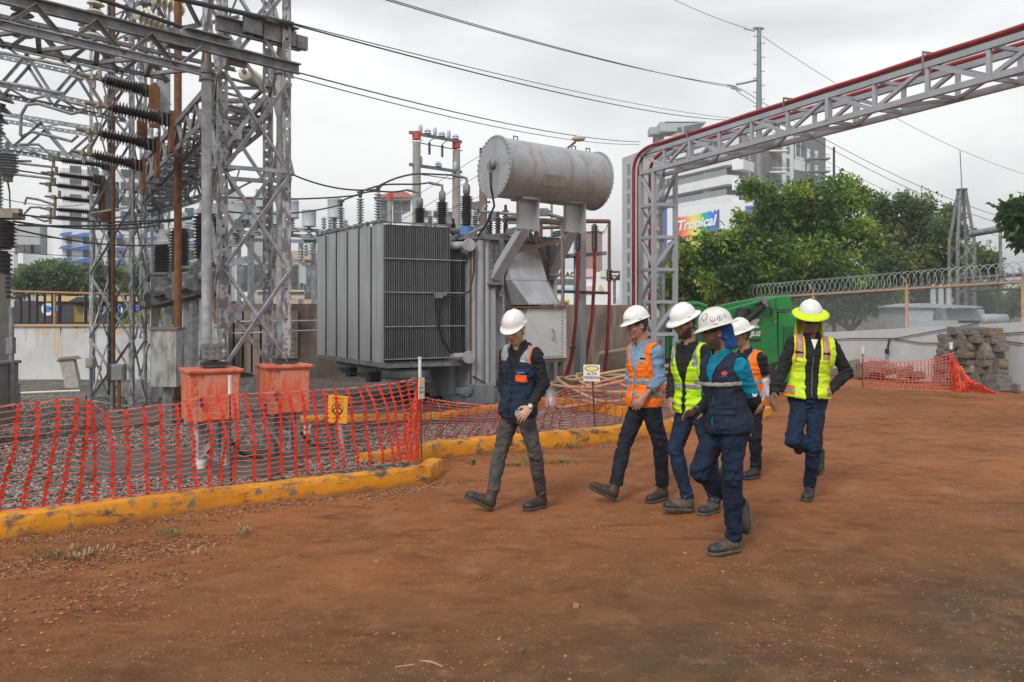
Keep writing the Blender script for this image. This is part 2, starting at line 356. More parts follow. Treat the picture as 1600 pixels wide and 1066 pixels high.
def kerb(path, w_, h_, label, seed=0, name='kerb'):
    """irregular hand-cast kerb along a path; path is its outer foot line"""
    P = []; 
    for a, b in zip(path[:-1], path[1:]):
        n = max(2, int((b-a).length/.07)); P += [a.lerp(b, i/n) for i in range(n)]
    P.append(path[-1]); mb = MB(); pr = [(0,-.1),(-.006,.06),(-.002,.6),(.002,.94),(.014,1.0),(.10,1.02),(w_-.03,1.0),(w_-.008,.93),(w_,.5),(w_,-.1)]; k = len(pr)
    for i, p in enumerate(P):
        d = (P[min(i+1, len(P)-1)]-P[max(i-1, 0)]).normalized(); nrm = V((-d.y, d.x, 0))
        for j, (a, z) in enumerate(pr):
            q = p+nrm*a; zz = z*h_ if z > 0 else z
            s = V((q.x*5, q.y*5, zz*5+seed)); dn = noise.noise(s)*.012+noise.noise(s*4)*.006
            if noise.noise(s*1.2+V((9,9,9))) > .42 and .5 < z: dn -= .015
            mb.v.append(tuple(q+nrm*dn*(1 if j < 4 else -.3)+Z*(zz+(dn if z > .5 else 0))))
    for i in range(len(P)-1):
        for j in range(k-1): a = i*k+j; mb.f.append((a, a+k, a+k+1, a+1))
    mb.f.append(tuple(range(k))); mb.f.append(tuple((len(P)-1)*k+j for j in range(k))[::-1])
    o = mb.build(name, kerbm, smooth=True, ang=50); return tag(o, label, 'kerb', 'yellow painted concrete kerbs')
kerb([V((-6.5, 6.1, 0)), G(0, 842), G(350, 795), G(672, 755), G(692, 741)], .165, .175, 'near yellow concrete kerb in front of the orange net fence')
kerb([G(580, 739), G(640, 727), G(700, 716), G(960, 692), G(1060, 676), G(1205, 655)], .2, .20, 'farther yellow kerb starting behind the net corner and running behind the walkers', 5)
kerb([G(470, 668, GZ)+V((0,0,GZ)), G(700, 660, GZ)+V((0,0,GZ)), G(860, 634, GZ)+V((0,0,GZ)), G(975, 652, GZ)+V((0,0,GZ))], .12, .05, 'low inner yellow kerb at the foot of the transformer', 8)
# ================================================================ SUBSTATION STEELWORK (left)
def punched(mb, p, q, wd, width, t=.008, step=.11, hole=.026):
    """steel strip with a row of bolt holes, from p to q, lying along wd"""
    p = V(p); q = V(q); d = (q-p); Ln = d.length; d.normalize(); wd = (V(wd)-d*V(wd).dot(d)).normalized(); nr = d.cross(wd)
    M = Matrix((wd, nr, d)).transposed(); rw = (width-hole)/2
    for s in (-1, 1): mb.box((p+q)/2+wd*s*(rw/2+hole/2), (rw, t, Ln), M=M)
    n = max(1, int(Ln/step)); gap = Ln/n
    for i in range(n): mb.box(p+d*(i+.5)*gap, (hole, t*.98, gap-hole), M=M)
def lattice_tower(name, label, corners, z0, z1, leg=.09, br=.045, panel=.8, m=galv, lm=None, group='lattice steel towers', holes=True, gusset=True):
    c = [V((x, y, 0)) for x, y in corners]; ctr = sum(c, V())/4; t = thing(name, label, 'lattice tower', (ctr.x, ctr.y, z0), group=group); lm = lm or m
    for i in range(4):
        mb = MB(); a = c[i]; dirs = [(c[(i+1) % 4]-a).normalized(), (c[(i-1) % 4]-a).normalized()]
        for k, d in enumerate(dirs):
            b = a+d*leg/2
            if holes: punched(mb, b+Z*z0, b+Z*z1, d, leg)
            else:
                nr = d.cross(Z); mb.box(b+Z*(z0+z1)/2, (leg, .01, z1-z0), M=Matrix((d, nr, Z)).transposed())
        mb.box(a+dirs[0]*leg/2+dirs[1]*leg/2+Z*(z0+.01), (leg*2.2, leg*2.2, .02)); mb.build('leg', lm, t)
    mb = MB(); n = max(1, round((z1-z0)/panel)); ph = (z1-z0)/n
    for i in range(4):
        a, b = c[i], c[(i+1) % 4]; d = (b-a).normalized(); o = d.cross(Z)*.012; a2, b2 = a+d*leg*.5, b-d*leg*.5
        for k in range(n):
            za, zb = z0+k*ph, z0+(k+1)*ph
            mb.angle(a2+o+Z*(za+.03), b2+o+Z*(zb-.03), br, up=d.cross(Z)); mb.angle(b2-o*1.2+Z*(za+.03), a2-o*1.2+Z*(zb-.03), br, up=d.cross(Z))
            if k % 3 == 0: mb.angle(a2+Z*za+o, b2+Z*za+o, br, up=Z)
            if gusset: mb.box((a+b)/2+Z*(za+zb)/2+o*.1, (.10, .028, .10), math.atan2(d.y, d.x))
    mb.build('bracing', m, t); return t
def girder(name, label, a, b, w_, h_, ch=.08, br=.045, pitch=.7, m=galv, holes=True, group='lattice girders of the switchyard', side=None, cat='girder'):
    """box girder: a, b are the ends of its top near chord"""
    a = V(a); b = V(b); d = (b-a).normalized(); s = side or d.cross(Z).normalized(); t = thing(name, label, cat, a, group=group)
    ends = [(a, b), (a+s*w_, b+s*w_), (a-Z*h_, b-Z*h_), (a+s*w_-Z*h_, b+s*w_-Z*h_)]
    for i, (p, q) in enumerate(ends):
        mb = MB()
        if holes: punched(mb, p, q, Z, ch); mb.box((p+q)/2+s*(.02 if i % 2 == 0 else -.02)+Z*(-ch/2 if i < 2 else ch/2), (.04, (q-p).length, .008), M=Matrix((s, d, s.cross(d))).transposed())
        else: mb.angle(p, q, ch, up=Z, fy=-1 if i < 2 else 1)
        mb.build('chord', m, t)
    n = max(2, round((b-a).length/pitch)); mb = MB()
    for k in range(n):
        p, q = a.lerp(b, k/n), a.lerp(b, (k+1)/n); mid = (p+q)/2
        for off in (V(), s*w_):
            mb.angle(p+off-Z*.03, mid+off-Z*(h_-.03), br, up=s); mb.angle(mid+off-Z*(h_-.03), q+off-Z*.03, br, up=s)
        for zo in (V(), -Z*h_):
            mb.angle(p+zo, mid+s*w_+zo, br*.8, up=Z); mb.angle(mid+s*w_+zo, q+zo, br*.8, up=Z)
    mb.build('bracing', m, t); return t
# tower 1, right behind the orange boxes
A1, B1, C1, D1 = (-3.108, 9.5), (-2.45, 9.92), (-2.86, 10.62), (-3.52, 10.2)
lattice_tower('lattice_tower', 'tall galvanised lattice tower with punched legs behind the two orange boxes', (A1, B1, C1, D1), GZ, 6.4, .095, .045, 1.05, galv, galvp)
lattice_tower('lattice_tower', 'slender lattice tower with flaking grey paint standing left of the rusty pole', [(at(207,480,15).x, 15), (at(226,480,15.8).x, 15.9), (at(168,480,16.8).x, 16.9), (at(148,480,16.2).x, 16.0)], GZ, 9.0, .12, .032, 1.1, galv, galvp)
lattice_tower('lattice_tower', 'distant lattice tower seen through the girders between the breaker and the rusty pole', [(at(236,480,20).x, 20), (at(266,480,20.6).x, 20.6), (at(250,480,21.5).x, 21.5), (at(221,480,21).x, 20.9)], GZ, 10, .08, .03, .9, galv, holes=False)
lattice_tower('lattice_tower', 'tower of lattice steel at the left picture edge crossing the top corner', [(at(-60,480,12).x, 12), (at(-20,480,12.6).x, 12.6), (at(-60,480,13.4).x, 13.4), (at(-105,480,12.8).x, 12.8)], GZ, 9, .10, .05, .9, galvd, holes=False)
# the near overhead frame: deep channels carried by tower 1
def on(px, py, z): d = (z-H0)*F/(HY-py); return V(((px-800)/F*d, d, z))
ta = on(-170, -45, 4.4); tb = on(466, 109, 4.4)
t = thing('overhead_gantry', 'heavy grey channel beam frame crossing the top left corner above the orange boxes', 'steel frame', tb)
dd = (tb-ta).normalized(); ss = dd.cross(Z)
mb = MB(); mb.chan(ta+V((0,0,0)), tb, .06, .115, .014); mb.build('top_beam', galvd, t)
l1, l2 = on(-170, 0, 4.13), on(312, 112, 4.13)
mb = MB(); mb.chan(l1, l2, .045, .08, .012); mb.build('bottom_beam', galv, t)
mb = MB(); bk = -ss*.62
if (ta+bk).y < ta.y: bk = -bk
mb.angle(ta+bk, tb+bk-dd*.4, .05); mb.angle(l1+bk, l2+bk, .045); mb.build('rear_beam', galvd, t)
mb = MB(); n = 5
for k in range(n):
    p, q = l1.lerp(l2, k/n), l1.lerp(l2, (k+1)/n); tp = lambda x: x+Z*.25+V((.01, -.02, 0)); mid = (p+q)/2
    mb.angle(tp(p), mid, .038, up=ss); mb.angle(mid, tp(q), .038, up=ss)
    mb.angle(p, mid+bk, .045); mb.angle(mid+bk, q, .045); mb.angle(p+bk, mid+bk+Z*.26, .04, up=ss); mb.angle(mid+bk+Z*.26, q+bk, .04, up=ss)
mb.build('bracing', galvd, t)
mb = MB(); pc = on(326, 74, 4.42); mb.box(pc+V((.0,-.05,.02)), (.56, .035, .17), math.atan2(dd.y, dd.x)); mb.box(pc+V((0,-.06,.115)), (.5, .14, .012), math.atan2(dd.y, dd.x)); mb.box(pc-dd*.33, (.26,.05,.19), math.atan2(dd.y, dd.x)); mb.box(pc+dd*.32-Z*.03, (.22,.05,.19), math.atan2(dd.y, dd.x)); mb.build('joint_plate', galvd, t)
mb = MB(); a_, b_ = on(336, 36, 4.75), on(466, 70, 4.75); mb.chan(a_, b_, .06, .16, .012); mb.build('upper_beam', galvd, t)
mb = MB(); pc2 = on(440, 58, 4.78); mb.box(pc2+V((0,-.07,0)), (.42,.03,.17), math.atan2(dd.y, dd.x)); mb.box(pc2+V((0,-.09,.1)), (.42,.16,.012), math.atan2(dd.y, dd.x)); mb.box(pc2-dd*.35+V((0,-.06,.02)), (.22,.05,.17), math.atan2(dd.y, dd.x)); mb.box(pc2+dd*.28+V((0,-.06,-.02)), (.14,.06,.15), math.atan2(dd.y, dd.x)); mb.build('joint_plate', galvd, t)
mb = MB(); mb.cyl(on(150, -30, 4.9), on(458, 38, 4.9), .028, 8); mb.cyl(on(130, -10, 4.6), on(300, 48, 4.6), .022, 8); mb.build('operating_rod', wirem, t)
# further girders
girder('lattice_girder', 'lattice girder with X bracing running level across the sky at left, upper one', at(-120, 62, 14.0), at(196, 132, 15.3), .8, .62, .075, .045, .8, galv)
girder('lattice_girder', 'lower lattice girder with zigzag bracing crossing the sky behind the switches', at(-100, 172, 17.5), at(150, 212, 18.6), .8, .6, .08, .045, .9, galv)
girder('lattice_girder', 'receding lattice girder running from the near tower back to the slender tower', on(330, 84, 4.42)+V((-.25,.9,0)), at(214, 262, 15.1), .62, .36, .075, .042, .55, galvd)
girder('lattice_girder', 'second receding girder behind the two tall pipes, low over the breakers', V((-2.95, 10.6, 4.2)), at(262, 300, 18.0), -.5, .34, .07, .04, .6, galvd)
girder('lattice_girder', 'farthest girder low between the slender tower and the breaker bushings', at(205, 300, 17.2), at(345, 262, 19.5), .5, .5, .06, .04, .45, galvd, holes=False)
girder('lattice_girder', 'short high girder bristling with glass insulators at the top of the photo', at(195, 10, 15.2), at(330, -12, 17.0), .7, .6, .07, .045, .7, galvd, holes=False)
# tall pipes over the orange boxes
def control_box(px, legy, w_, label, cablab):
    """orange mechanism box on legs + its operating pipe"""
    d = gd(legy, GZ); c = V(((px-800)/F*d, d, GZ)); rz = R(30); t = thing('mechanism_box', label, 'control box', c, rz, 'orange mechanism boxes'); k = w_/2
    org = mat('faded_orange_paint', (.62,.12,.045), (.60,.22,.15), scale=7, rough=.5, bump=.08, lo=.46, hi=.60, stretch=(2.2,2.2,.5), c3=(.66,.30,.22), s3=14, lo3=.57, hi3=.72, stretch3=(1,1,.35))
    mb = MB(); mb.box((0,0,.77), (w_, .46, .50)); mb.build('cabinet', org, t, bevel=.006, local=True)
    mb = MB(); mb.box((0,-.01,1.035), (w_+.05, .53, .028)); mb.box((0,-.01,1.02), (w_+.03, .50, .03)); mb.build('lid', org, t, bevel=.004, local=True)
    mb = MB(); mb.box((.06, -.238, .765), (w_-.15, .018, .46)); d_ = mb.build('door', org, t, bevel=.004, local=True)
    mb = MB(); mb.box((-.14, -.262, .72), (.018, .03, .10)); mb.cyl((-.14,-.25,.75), (-.14,-.29,.75), .02, 10); mb.build('handle', darks, d_, local=True)
    mb = MB()
    for y in (.5, .6, .7, .8, .9): mb.box((-w_/2+.055, -.234, y+.03), (.03, .01, .05))
    mb.build('hinge', org, t, local=True)
    for x in (-k+.12, k-.1):
        mb = MB(); mb.angle((x, -.05, -.05), (x, -.05, .53), .075); mb.box((x+.03,-.02,.01), (.16,.16,.015)); mb.build('leg', galv, t, local=True)
    mb = MB(); mb.angle((-k+.14, 0, .1), (k-.12, 0, .42), .04); mb.angle((k-.12, .03, .1), (-k+.14, .03, .42), .04); mb.bar((-k,.05,.5),(k,.05,.5),.05); mb.build('leg_brace', galv, t, local=True)
    mb = MB(); mb.box((.03,0,1.085), (.24,.2,.05)); mb.cyl((.03,0,1.05),(.03,0,1.16),.05,14); mb.box((.03,-.09,1.10),(.3,.02,.03)); mb.build('gearbox', darks, t, local=True)
    mb = MB(); mb.box((0,-.08,1.22),(.20,.015,.17))
    for x in (-.07,0,.07):
        for z in (1.16,1.22,1.28): mb.cyl((x,-.085,z),(x,-.105,z),.014,6)
    mb.build('bolted_plate', galvd, t, local=True)
    mb = MB(); mb.tube([(.16,.1,.5),(.2,.12,.3),(.34,.1,.12),(.55,.05,.05)], .018, 8); mb.build('cable', blackr, t, local=True)
    return t, c
bx1, c1_ = control_box(329, 733, .50, 'orange mechanism box on legs, the left one with more faded pink paint', '')
bx2, c2_ = control_box(442, 716, .47, 'brighter orange mechanism box on legs, the right one of the pair', '')
for c, top, px in ((c1_, 4.42, 324), (c2_, 4.66, 440)):
    x = (px-800)/F*(c.y+.02); t = thing('operating_pipe', 'tall galvanised pipe rising from the %s orange box to the overhead beam' % ('left' if px < 400 else 'right'), 'pipe', (x, c.y, GZ+1.2), group='vertical operating pipes')
    mb = MB(); mb.cyl((0,0,.03), (0,0,top-GZ-1.2-.22), .052, 16); mb.build('pipe', galv, t, local=True, smooth=True)
    mb = MB(); h = top-GZ-1.2-.22
    for k in range(2): mb.cyl((0,0,h-.07+k*.07), (0,0,h-.045+k*.07), .075, 14)
    mb.cyl((0,0,h), (0,0,h+.1), .06, 14); mb.build('clamp', galvd, t, local=True)
    mb = MB(); mb.cyl((0,0,h+.1), (0,0,h+.34), .022, 10); mb.build('shaft', mat('copper_shaft', (.42,.28,.22), rough=.5, metal=.3), t, local=True)
# rusty pole, thin poles
def simple(name, mb, m, label, cat, group=None, smooth=True, loc=None):
    if loc is None: a = np.array(mb.v); loc = tuple(a[:, :2].mean(0))+(float(a[:, 2].min()),)
    return tag(mb.build(name, m, smooth=smooth, loc=loc), label, cat, group)
mb = MB(); p = at(278, 0, 13.0); mb.cyl((p.x, p.y, GZ+.9), (p.x, p.y, 7), .055, 12); mb.cyl((p.x,p.y,GZ),(p.x,p.y,GZ+.95),.07,12); mb.box((p.x,p.y,GZ+.01),(.25,.25,.02)); simple('rusty_pole', mb, rust, 'orange-brown rusty pipe pole beside the tall galvanised pipe', 'pole')
for px, Y, r_, y0, mm, lb in ((177, 15.0, .035, 600, rust, 'thin rusty conduit running up beside the slender lattice tower'), (146, 16.4, .032, 590, galvd, 'thin dark conduit left of the slender lattice tower')):
    mb = MB(); p = at(px, 0, Y); mb.cyl((p.x, Y, GZ), (p.x, Y, 7.5 if px > 160 else 3.4), r_, 8); simple('conduit', mb, mm, lb, 'pipe')
# insulated switches
def insul(mb_ins, p, q, r0, r1, n, seg=14): d = q-p; mb_ins._lathe(p, d.normalized(), sheds(d.length, r0, r1, n), seg)
def switch(p, q, jump, rr, label, post=True, n=14):
    """horizontal insulator from terminal p to base q"""
    t = thing('disconnect_switch', label, 'disconnect switch', q, group='disconnect switches on the gantry'); d = (q-p).normalized(); Ln = (q-p).length
    mb = MB(); insul(mb, p+d*.05, q+d*.02, rr*.6, rr*1.25, n); mb.build('insulator', porc, t, smooth=True, ang=30)
    mb = MB(); mb.cyl(p-d*.22, p+d*.06, rr*.36, 10); mb.box(p-d*.08, (.07,.06,.07)); mb.cyl(p-d*.05, p-d*.05-Z*.14, .026, 10); mb.cyl(p+d*.02-Z*.02, p+d*.02+Z*.13, .03, 8); mb.build('terminal', brass, t)
    mb = MB(); mb.cyl(q-d*.1, q+d*.06, rr*.8, 10)
    for k in range(3): mb.box(q+d*(.02+.06*k)+V((0,0,0)), (.02,.16,.16))
    mb.build('base', darks, t)
    if post: mb = MB(); mb.bar(q+d*.16-Z*.42, q+d*.16+Z*.12, .11, .05); mb.build('mounting_plate', rust, t)
    mb = MB(); mb.tube(jump, .022, 8); mb.build('jumper', galvd, t)
sw = [((153,123),(222,140),11.6,.075,[(0,82),(108,104),(112,118),(130,124)],'topmost brown ribbed insulator switch, beside the rust plate'),
      ((163,166),(247,184),11.2,.08,[(0,128),(98,146),(104,158),(135,166)],'largest brown ribbed insulator switch, second from the top'),
      ((147,207),(226,224),11.9,.075,[(32,212),(33,180),(42,164),(60,162),(112,178),(128,174)],'third brown ribbed insulator switch, under the largest'),
      ((137,241),(206,256),12.9,.075,[(33,214),(50,206),(85,214),(112,221),(122,212)],'fourth brown ribbed insulator switch from the top')]
for a, b, Y, r_, j, lb in sw: switch(at(*a, Y), at(*b, Y+.35), [at(x, y, Y) for x, y in j], r_, lb)
sm = [((89,250),(160,258),15.0,[(30,226),(60,226),(84,246)],'first of the thin dark switches, below the ribbed ones'),
      ((86,272),(148,280),15.6,[(0,252),(80,261),(84,272)],'second thin dark switch, fed by a straight rod from the left'),
      ((83,289),(143,296),16.0,[(0,270),(78,279),(82,289)],'third thin dark switch, its rod end stepping down'),
      ((91,309),(156,316),16.4,[(38,320),(42,309),(60,312),(84,320),(88,309)],'fourth thin dark switch in front of the white flats'),
      ((84,327),(148,332),16.9,[(38,334),(48,324),(62,324),(80,329)],'fifth thin dark switch in front of the white flats'),
      ((83,339),(143,344),17.4,[(50,338),(70,346),(80,344)],'lowest of the thin dark switches')]
for a, b, Y, j, lb in sm: switch(at(*a, Y), at(*b, Y+.35), [at(x, y, Y) for x, y in j], .055, lb, post=False, n=18)
for i, (px, y0, y1, Y, m_, lb) in enumerate(((242,134,200,11.9,rust,'rusty flat mounting post behind the topmost switches'), (223,186,228,12.3,rust,'short rusty mounting post lower left of the other'), (257,110,182,12.2,galv,'grey vertical channel between the rusty posts'), (165,280,345,16.5,rust,'rusty mounting post of the thin switches'), (176,284,330,16.2,galvd,'dark plate beside the thin switches'), (160,300,346,16.8,brass,'brownish mounting post behind the thin switches'))):
    a, b = at(px, y0, Y), at(px, y1, Y); mb = MB(); mb.chan(b, a, .06, .13 if i != 4 else .22); simple('mounting_post', mb, m_, lb, 'post', smooth=False)
# insulator strings under the girders (glass discs)
def string(p, q, n, r_, label, m=cream):
    t = thing('insulator_string', label, 'insulator string', p, group='glass insulator strings'); d = (q-p); st = d.length/n; dn = d.normalized(); mb = MB(); mc = MB()
    for i in range(n): mb._lathe(p+dn*st*i, dn, [(r_*.3,0),(r_*.9,st*.3),(r_,st*.45),(r_*.85,st*.5),(r_*.3,st*.42)], 14); mc.cyl(p+dn*(st*i-st*.25), p+dn*(st*i+st*.2), r_*.3, 8)
    mb.build('disc', m, t, smooth=True, ang=35); mc.build('cap', darks, t, smooth=True)
string(at(150,2,11.5), at(143,75,11.5), 6, .11, 'string of pale glass discs hanging at the top left between diagonals')
string(at(212,18,13.5), at(258,42,13.9), 6, .12, 'cream glass disc string slanting near the top beside the tower, left one')
string(at(222,48,13.5), at(266,70,13.9), 5, .12, 'cream glass disc string just under the slanting one')
string(at(238,-4,14.2), at(290,18,14.6), 6, .12, 'glass disc string cut by the top picture edge')
string(at(34,10,12.5), at(38,62,12.5), 5, .15, 'brown disc string hanging from the channel beam at far left', porc)
string(at(134,35,13.5), at(140,64,13.5), 4, .12, 'small pale disc string beside the first switch terminal')
string(at(382,112,12.2), at(404,130,12.6), 5, .11, 'pale disc string inside the near tower, upper left')
string(at(404,126,12.8), at(432,142,13.2), 5, .10, 'pale disc string inside the near tower, right of the other')
string(at(362,166,12.6), at(392,180,13.0), 6, .08, 'short disc string at mid height inside the near tower')
string(at(8,150,9), at(-10,215,9), 4, .10, 'dark disc string at the left edge above the curved jumper', porcd)
# dead-tank breaker with six bushings
def breaker(lbl):
    o_ = at(318, 560, 13.6); t = thing('circuit_breaker', lbl, 'circuit breaker', (o_.x, o_.y, GZ))
    rows = [((253,432),(253,383),15.6,.155,'w'), ((281,424),(281,358),14.6,.17,''), ((322,408),(322,335),13.6,.19,''), ((338,410),(338,345),14.1,.16,'')]
    for (a, b, Y, r_, k) in rows:
        p, q = at(*a, Y), at(*b, Y); mb = MB(); insul(mb, p, q, r_*.78, r_*1.02, 13 if Y < 15 else 11, 18); bq = mb.build('bushing', porcd, t, smooth=True, ang=30)
        mb = MB(); mb._lathe(q, Z, [(r_*.95,0),(r_*.95,.06),(r_*.55,.08),(r_*.5,.20),(r_*.2,.22)], 16); mb.box(q+V((.04,0,.24)), (.16,.06,.06)); mb.build('cap', white_pl if k or Y < 15 else brass, bq, smooth=True)
    tank = mat('breaker_grey', (.17,.18,.19), (.10,.10,.11), scale=5, rough=.5, bump=.1)
    for (px, y0, y1, Y) in ((262,478,434,15.4),(296,470,426,14.5),(330,456,410,13.6)):
        mb = MB(); a = at(px, y0, Y); b = at(px, y1, Y); h = b.z-a.z; mb.box((a.x, a.y, a.z+h/2), (.42, .42, h)); mb.cyl((a.x-.27, a.y-.1, a.z+h*.25), (a.x-.18, a.y+.3, a.z+h*.6), .12, 14); mb.cyl((a.x-.1,a.y-.25,a.z+h*.5),(a.x+.1,a.y-.25,a.z+h*.5),.09,12); mb.build('tank', tank, t, bevel=.02)
    mb = MB(); mb.chan(at(228, 476, 15.8), at(352, 444, 13.2), .12, .16, .016); mb.chan(at(240, 478, 16.3), at(360, 452, 13.9), .10, .14, .016); mb.build('base_beam', mat('beam_brown', (.14,.12,.09), (.08,.075,.065), scale=9, rough=.7), t)
    for (px, y0, Y) in ((262,480,15.2),(290,474,14.5),(303,470,14.2),(318,466,13.8),(242,482,15.9)):
        a = at(px, y0, Y); mb = MB(); mb.bar((a.x,a.y,GZ), (a.x,a.y,a.z), .11 if px != 303 else .16, .10); mb.build('leg', galvd if px % 2 else galv, t)
    mb = MB()
    for i in range(3): a, b = at(232+38*i, 440-9*i, 15.6-i*.9), at(262+38*i, 428-10*i, 15.0-i*.9); mb.tube([a, a+V((.05,-.1,.12)), b], .03, 8)
    mb.build('crank_arm', galvd, t)
breaker('outdoor circuit breaker with stacked dark ribbed bushings behind the near tower')
# breaker at the left edge
t = thing('circuit_breaker', 'beige breaker column with a fat dark bushing cut by the left picture edge', 'circuit breaker', at(0, 640, 11.2)-Z*0)
mb = MB(); mb.box(at(-26, 500, 11.2), (.42, .5, 1.15)); mb.build('tank', mat('beige_grey_paint', (.34,.33,.29), (.25,.24,.21), scale=5, rough=.5), t, bevel=.02)
mb = MB(); a = at(18, 600, 11.0); mb.cyl((a.x, a.y, a.z-.3), (a.x, a.y, at(24,480,11).z), .03, 10); mb.box(at(17,540,11.0), (.08,.08,.2)); mb.build('conduit', galvd, t)
mb = MB(); insul(mb, at(-2, 470, 11.4), at(-2, 392, 11.4), .13, .165, 10, 18); insul(mb, at(0, 390, 11.4), at(0, 345, 11.4), .16, .20, 7, 18); b_ = mb.build('bushing', porcd, t, smooth=True, ang=30)
mb = MB(); mb.box(at(4, 338, 11.4), (.42,.3,.07)); mb.box(at(14, 330, 11.4), (.3,.1,.06)); mb.build('terminal', brass, b_)
mb = MB(); mb.bar(at(8,660,11.2), at(8,600,11.2), .3, .3); mb.build('leg', galvd, t)
# grey kiosk at the left edge
d = gd(700, GZ); t = thing('kiosk', 'brownish grey steel kiosk cut by the left picture edge behind the net', 'cabinet', (at(0,0,d).x, d, GZ))
km = mat('kiosk_grey', (.20,.175,.165), (.15,.13,.125), scale=6, rough=.5); x0 = at(-90,0,d).x; x1 = at(-7,0,d).x
mb = MB(); mb.box(((x0+x1)/2, d+.25, GZ+.62), (x1-x0, .5, .72)); mb.build('body', km, t, bevel=.006)
mb = MB(); mb.box(((x0+x1)/2, d+.25, GZ+1.0), (x1-x0+.05, .55, .035)); mb.build('lid', km, t, bevel=.004)
mb = MB(); mb.box((x1-.09, d-.006, GZ+.62), (.14, .012, .64)); dr = mb.build('door', km, t); mb = MB(); mb.box((x1-.05, d-.02, GZ+.8), (.02,.025,.1)); mb.build('handle', darks, dr)
mb = MB(); mb.bar((x1-.12,d+.1,GZ-.02),(x1-.12,d+.1,GZ+.28),.12); mb.bar((x0+.12,d+.1,GZ-.02),(x0+.12,d+.1,GZ+.28),.12); mb.build('leg', galv, t)
# hanging arrester upper left
t = thing('surge_arrester', 'dark ribbed arrester hanging by the left edge with a lead below it', 'arrester', at(9,240,13)); mb = MB(); insul(mb, at(12, 276, 13), at(12, 238, 13), .10, .15, 8, 16); mb.build('body', porcg, t, smooth=True, ang=30)
mb = MB(); mb.cyl(at(12,284,13), at(12,276,13), .07, 10); mb.cyl(at(12,238,13), at(12,222,13), .03, 8); mb.box(at(16,252,13),(.6,.04,.03)); mb.build('fitting', brass, t)
mb = MB(); mb.tube([at(12,284,13), at(15,300,13), at(16,338,12)], .012, 6); mb.build('lead', wirem, t)
mb = MB(); insul(mb, at(-4, 440, 13.5), at(-3, 170, 13.5), .05, .08, 44, 12); simple('long_insulator', mb, porcg, 'long thin ribbed insulator column right at the left picture edge', 'insulator')
# low things in the yard
d = gd(606, GZ); t = thing('stone_slab', 'pale leaning concrete marker slab on the gravel before the white wall', 'slab', at(110, 606, d)); cm = mat('pale_concrete', (.42,.40,.36), (.30,.28,.25), scale=10, rough=.8, bump=.3)
a, b = at(98, 560, d+.2), at(104, 616, d); mb = MB(); mb.prism([at(92,563,d), at(114,560,d), at(126,614,d), at(103,614,d)], (0,.14,0)); mb.build('slab', cm, t, bevel=.01)
mb = MB(); mb.prism([at(87,566,d-.05), at(92,559,d-.05), at(112,557,d-.05), at(119,562,d-.05), at(112,561,d-.05), at(93,563,d-.05)], (0,.28,0)); mb.build('cap', mat('cap_brown', (.22,.18,.14), rough=.8), t)
a0, a1 = at(27, 617, gd(617,GZ)), at(125, 613, gd(614,GZ)); mb = MB(); mb.cyl(a0+Z*.03, a1+Z*.03, .022, 8); simple('pvc_pipe', mb, white_pl, 'pale plastic pipe lying on the gravel before the leaning slab', 'pipe')
for px, py, Y, w_, h_, lb, mm in ((142,567,15.5,.14,.17,'small beige junction box on the thin conduit', cm), (186,582,13.6,.19,.25,'grey junction box low on the slender tower, right one', mat('box_grey', (.20,.21,.21), (.26,.27,.27), scale=8, rough=.5)), (175,582,14.0,.12,.26,'narrow dark junction box left beside the grey one', darks)):
    p = at(px, py, Y); t = thing('junction_box', lb, 'junction box', p-Z*h_/2, group='junction boxes'); mb = MB(); mb.box(p, (w_, .12, h_)); mb.build('case', mm, t, bevel=.006)
    mb = MB(); mb.box(p+V((0,-.066,0)), (w_-.03, .012, h_-.03)); mb.build('cover', mm, t, bevel=.004); mb = MB(); mb.cyl(p-Z*h_/2, V((p.x,p.y,GZ)), .028, 8); mb.build('conduit', rust if px > 180 else galvd, t)
p = at(255, 560, 12.4); d = 12.4; t = thing('marshalling_cabinet', 'tall pale weather-stained cabinet on a post between slender tower and orange box', 'cabinet', (p.x, d, GZ))
mb = MB(); mb.box(at(255, 560, d)+V((0,.15,0)), (.36, .3, .80)); mb.build('body', mat('stained_pale_grey', (.40,.39,.37), (.17,.165,.16), scale=9, rough=.6, stretch=(1,1,.35), lo=.42, hi=.62), t, bevel=.008)
mb = MB(); mb.box(at(255, 514, d)+V((0,.15,0)), (.40, .34, .03)); mb.build('lid', mat('lid_brown', (.16,.14,.12), rough=.6), t); mb = MB(); mb.bar((p.x,d+.15,GZ),(p.x,d+.15,at(0,604,d).z+.02),.1); mb.build('post', galvd, t)
mb = MB(); q = G(276, 660, GZ); mb.box((q.x, q.y, GZ+.17), (.2,.25,.38)); mb.box((q.x, q.y, GZ+.37), (.23,.28,.03)); simple('meter_box', mb, darks, 'small black box on the gravel left of the faded orange box', 'box', smooth=False)
for px, py, ry, lb in ((314, 738, 655, 'white plastic stub pipe on the gravel under the faded orange box'), (359, 760, 592, 'white-topped marker pipe standing in the net before the faded orange box'), (480, 682, 668, 'short white pipe stub on the gravel right of the orange boxes')):
    q = G(px, py-2, GZ); mb = MB(); h = {314: .10, 359: .62, 480: .12}[px]
    if px == 359: mb.cyl(q+Z*.62, q+Z*.80, .019, 10); mb.cyl(q+Z*.8, q+Z*.82, .024, 10)
    else: mb.cyl(q-Z*.02, q+Z*h, .045, 12); mb.cyl(q+Z*(h-.02), q+Z*(h+.01), .052, 12)
    if px != 359: simple('pipe_stub', mb, white_pl, lb, 'pipe')
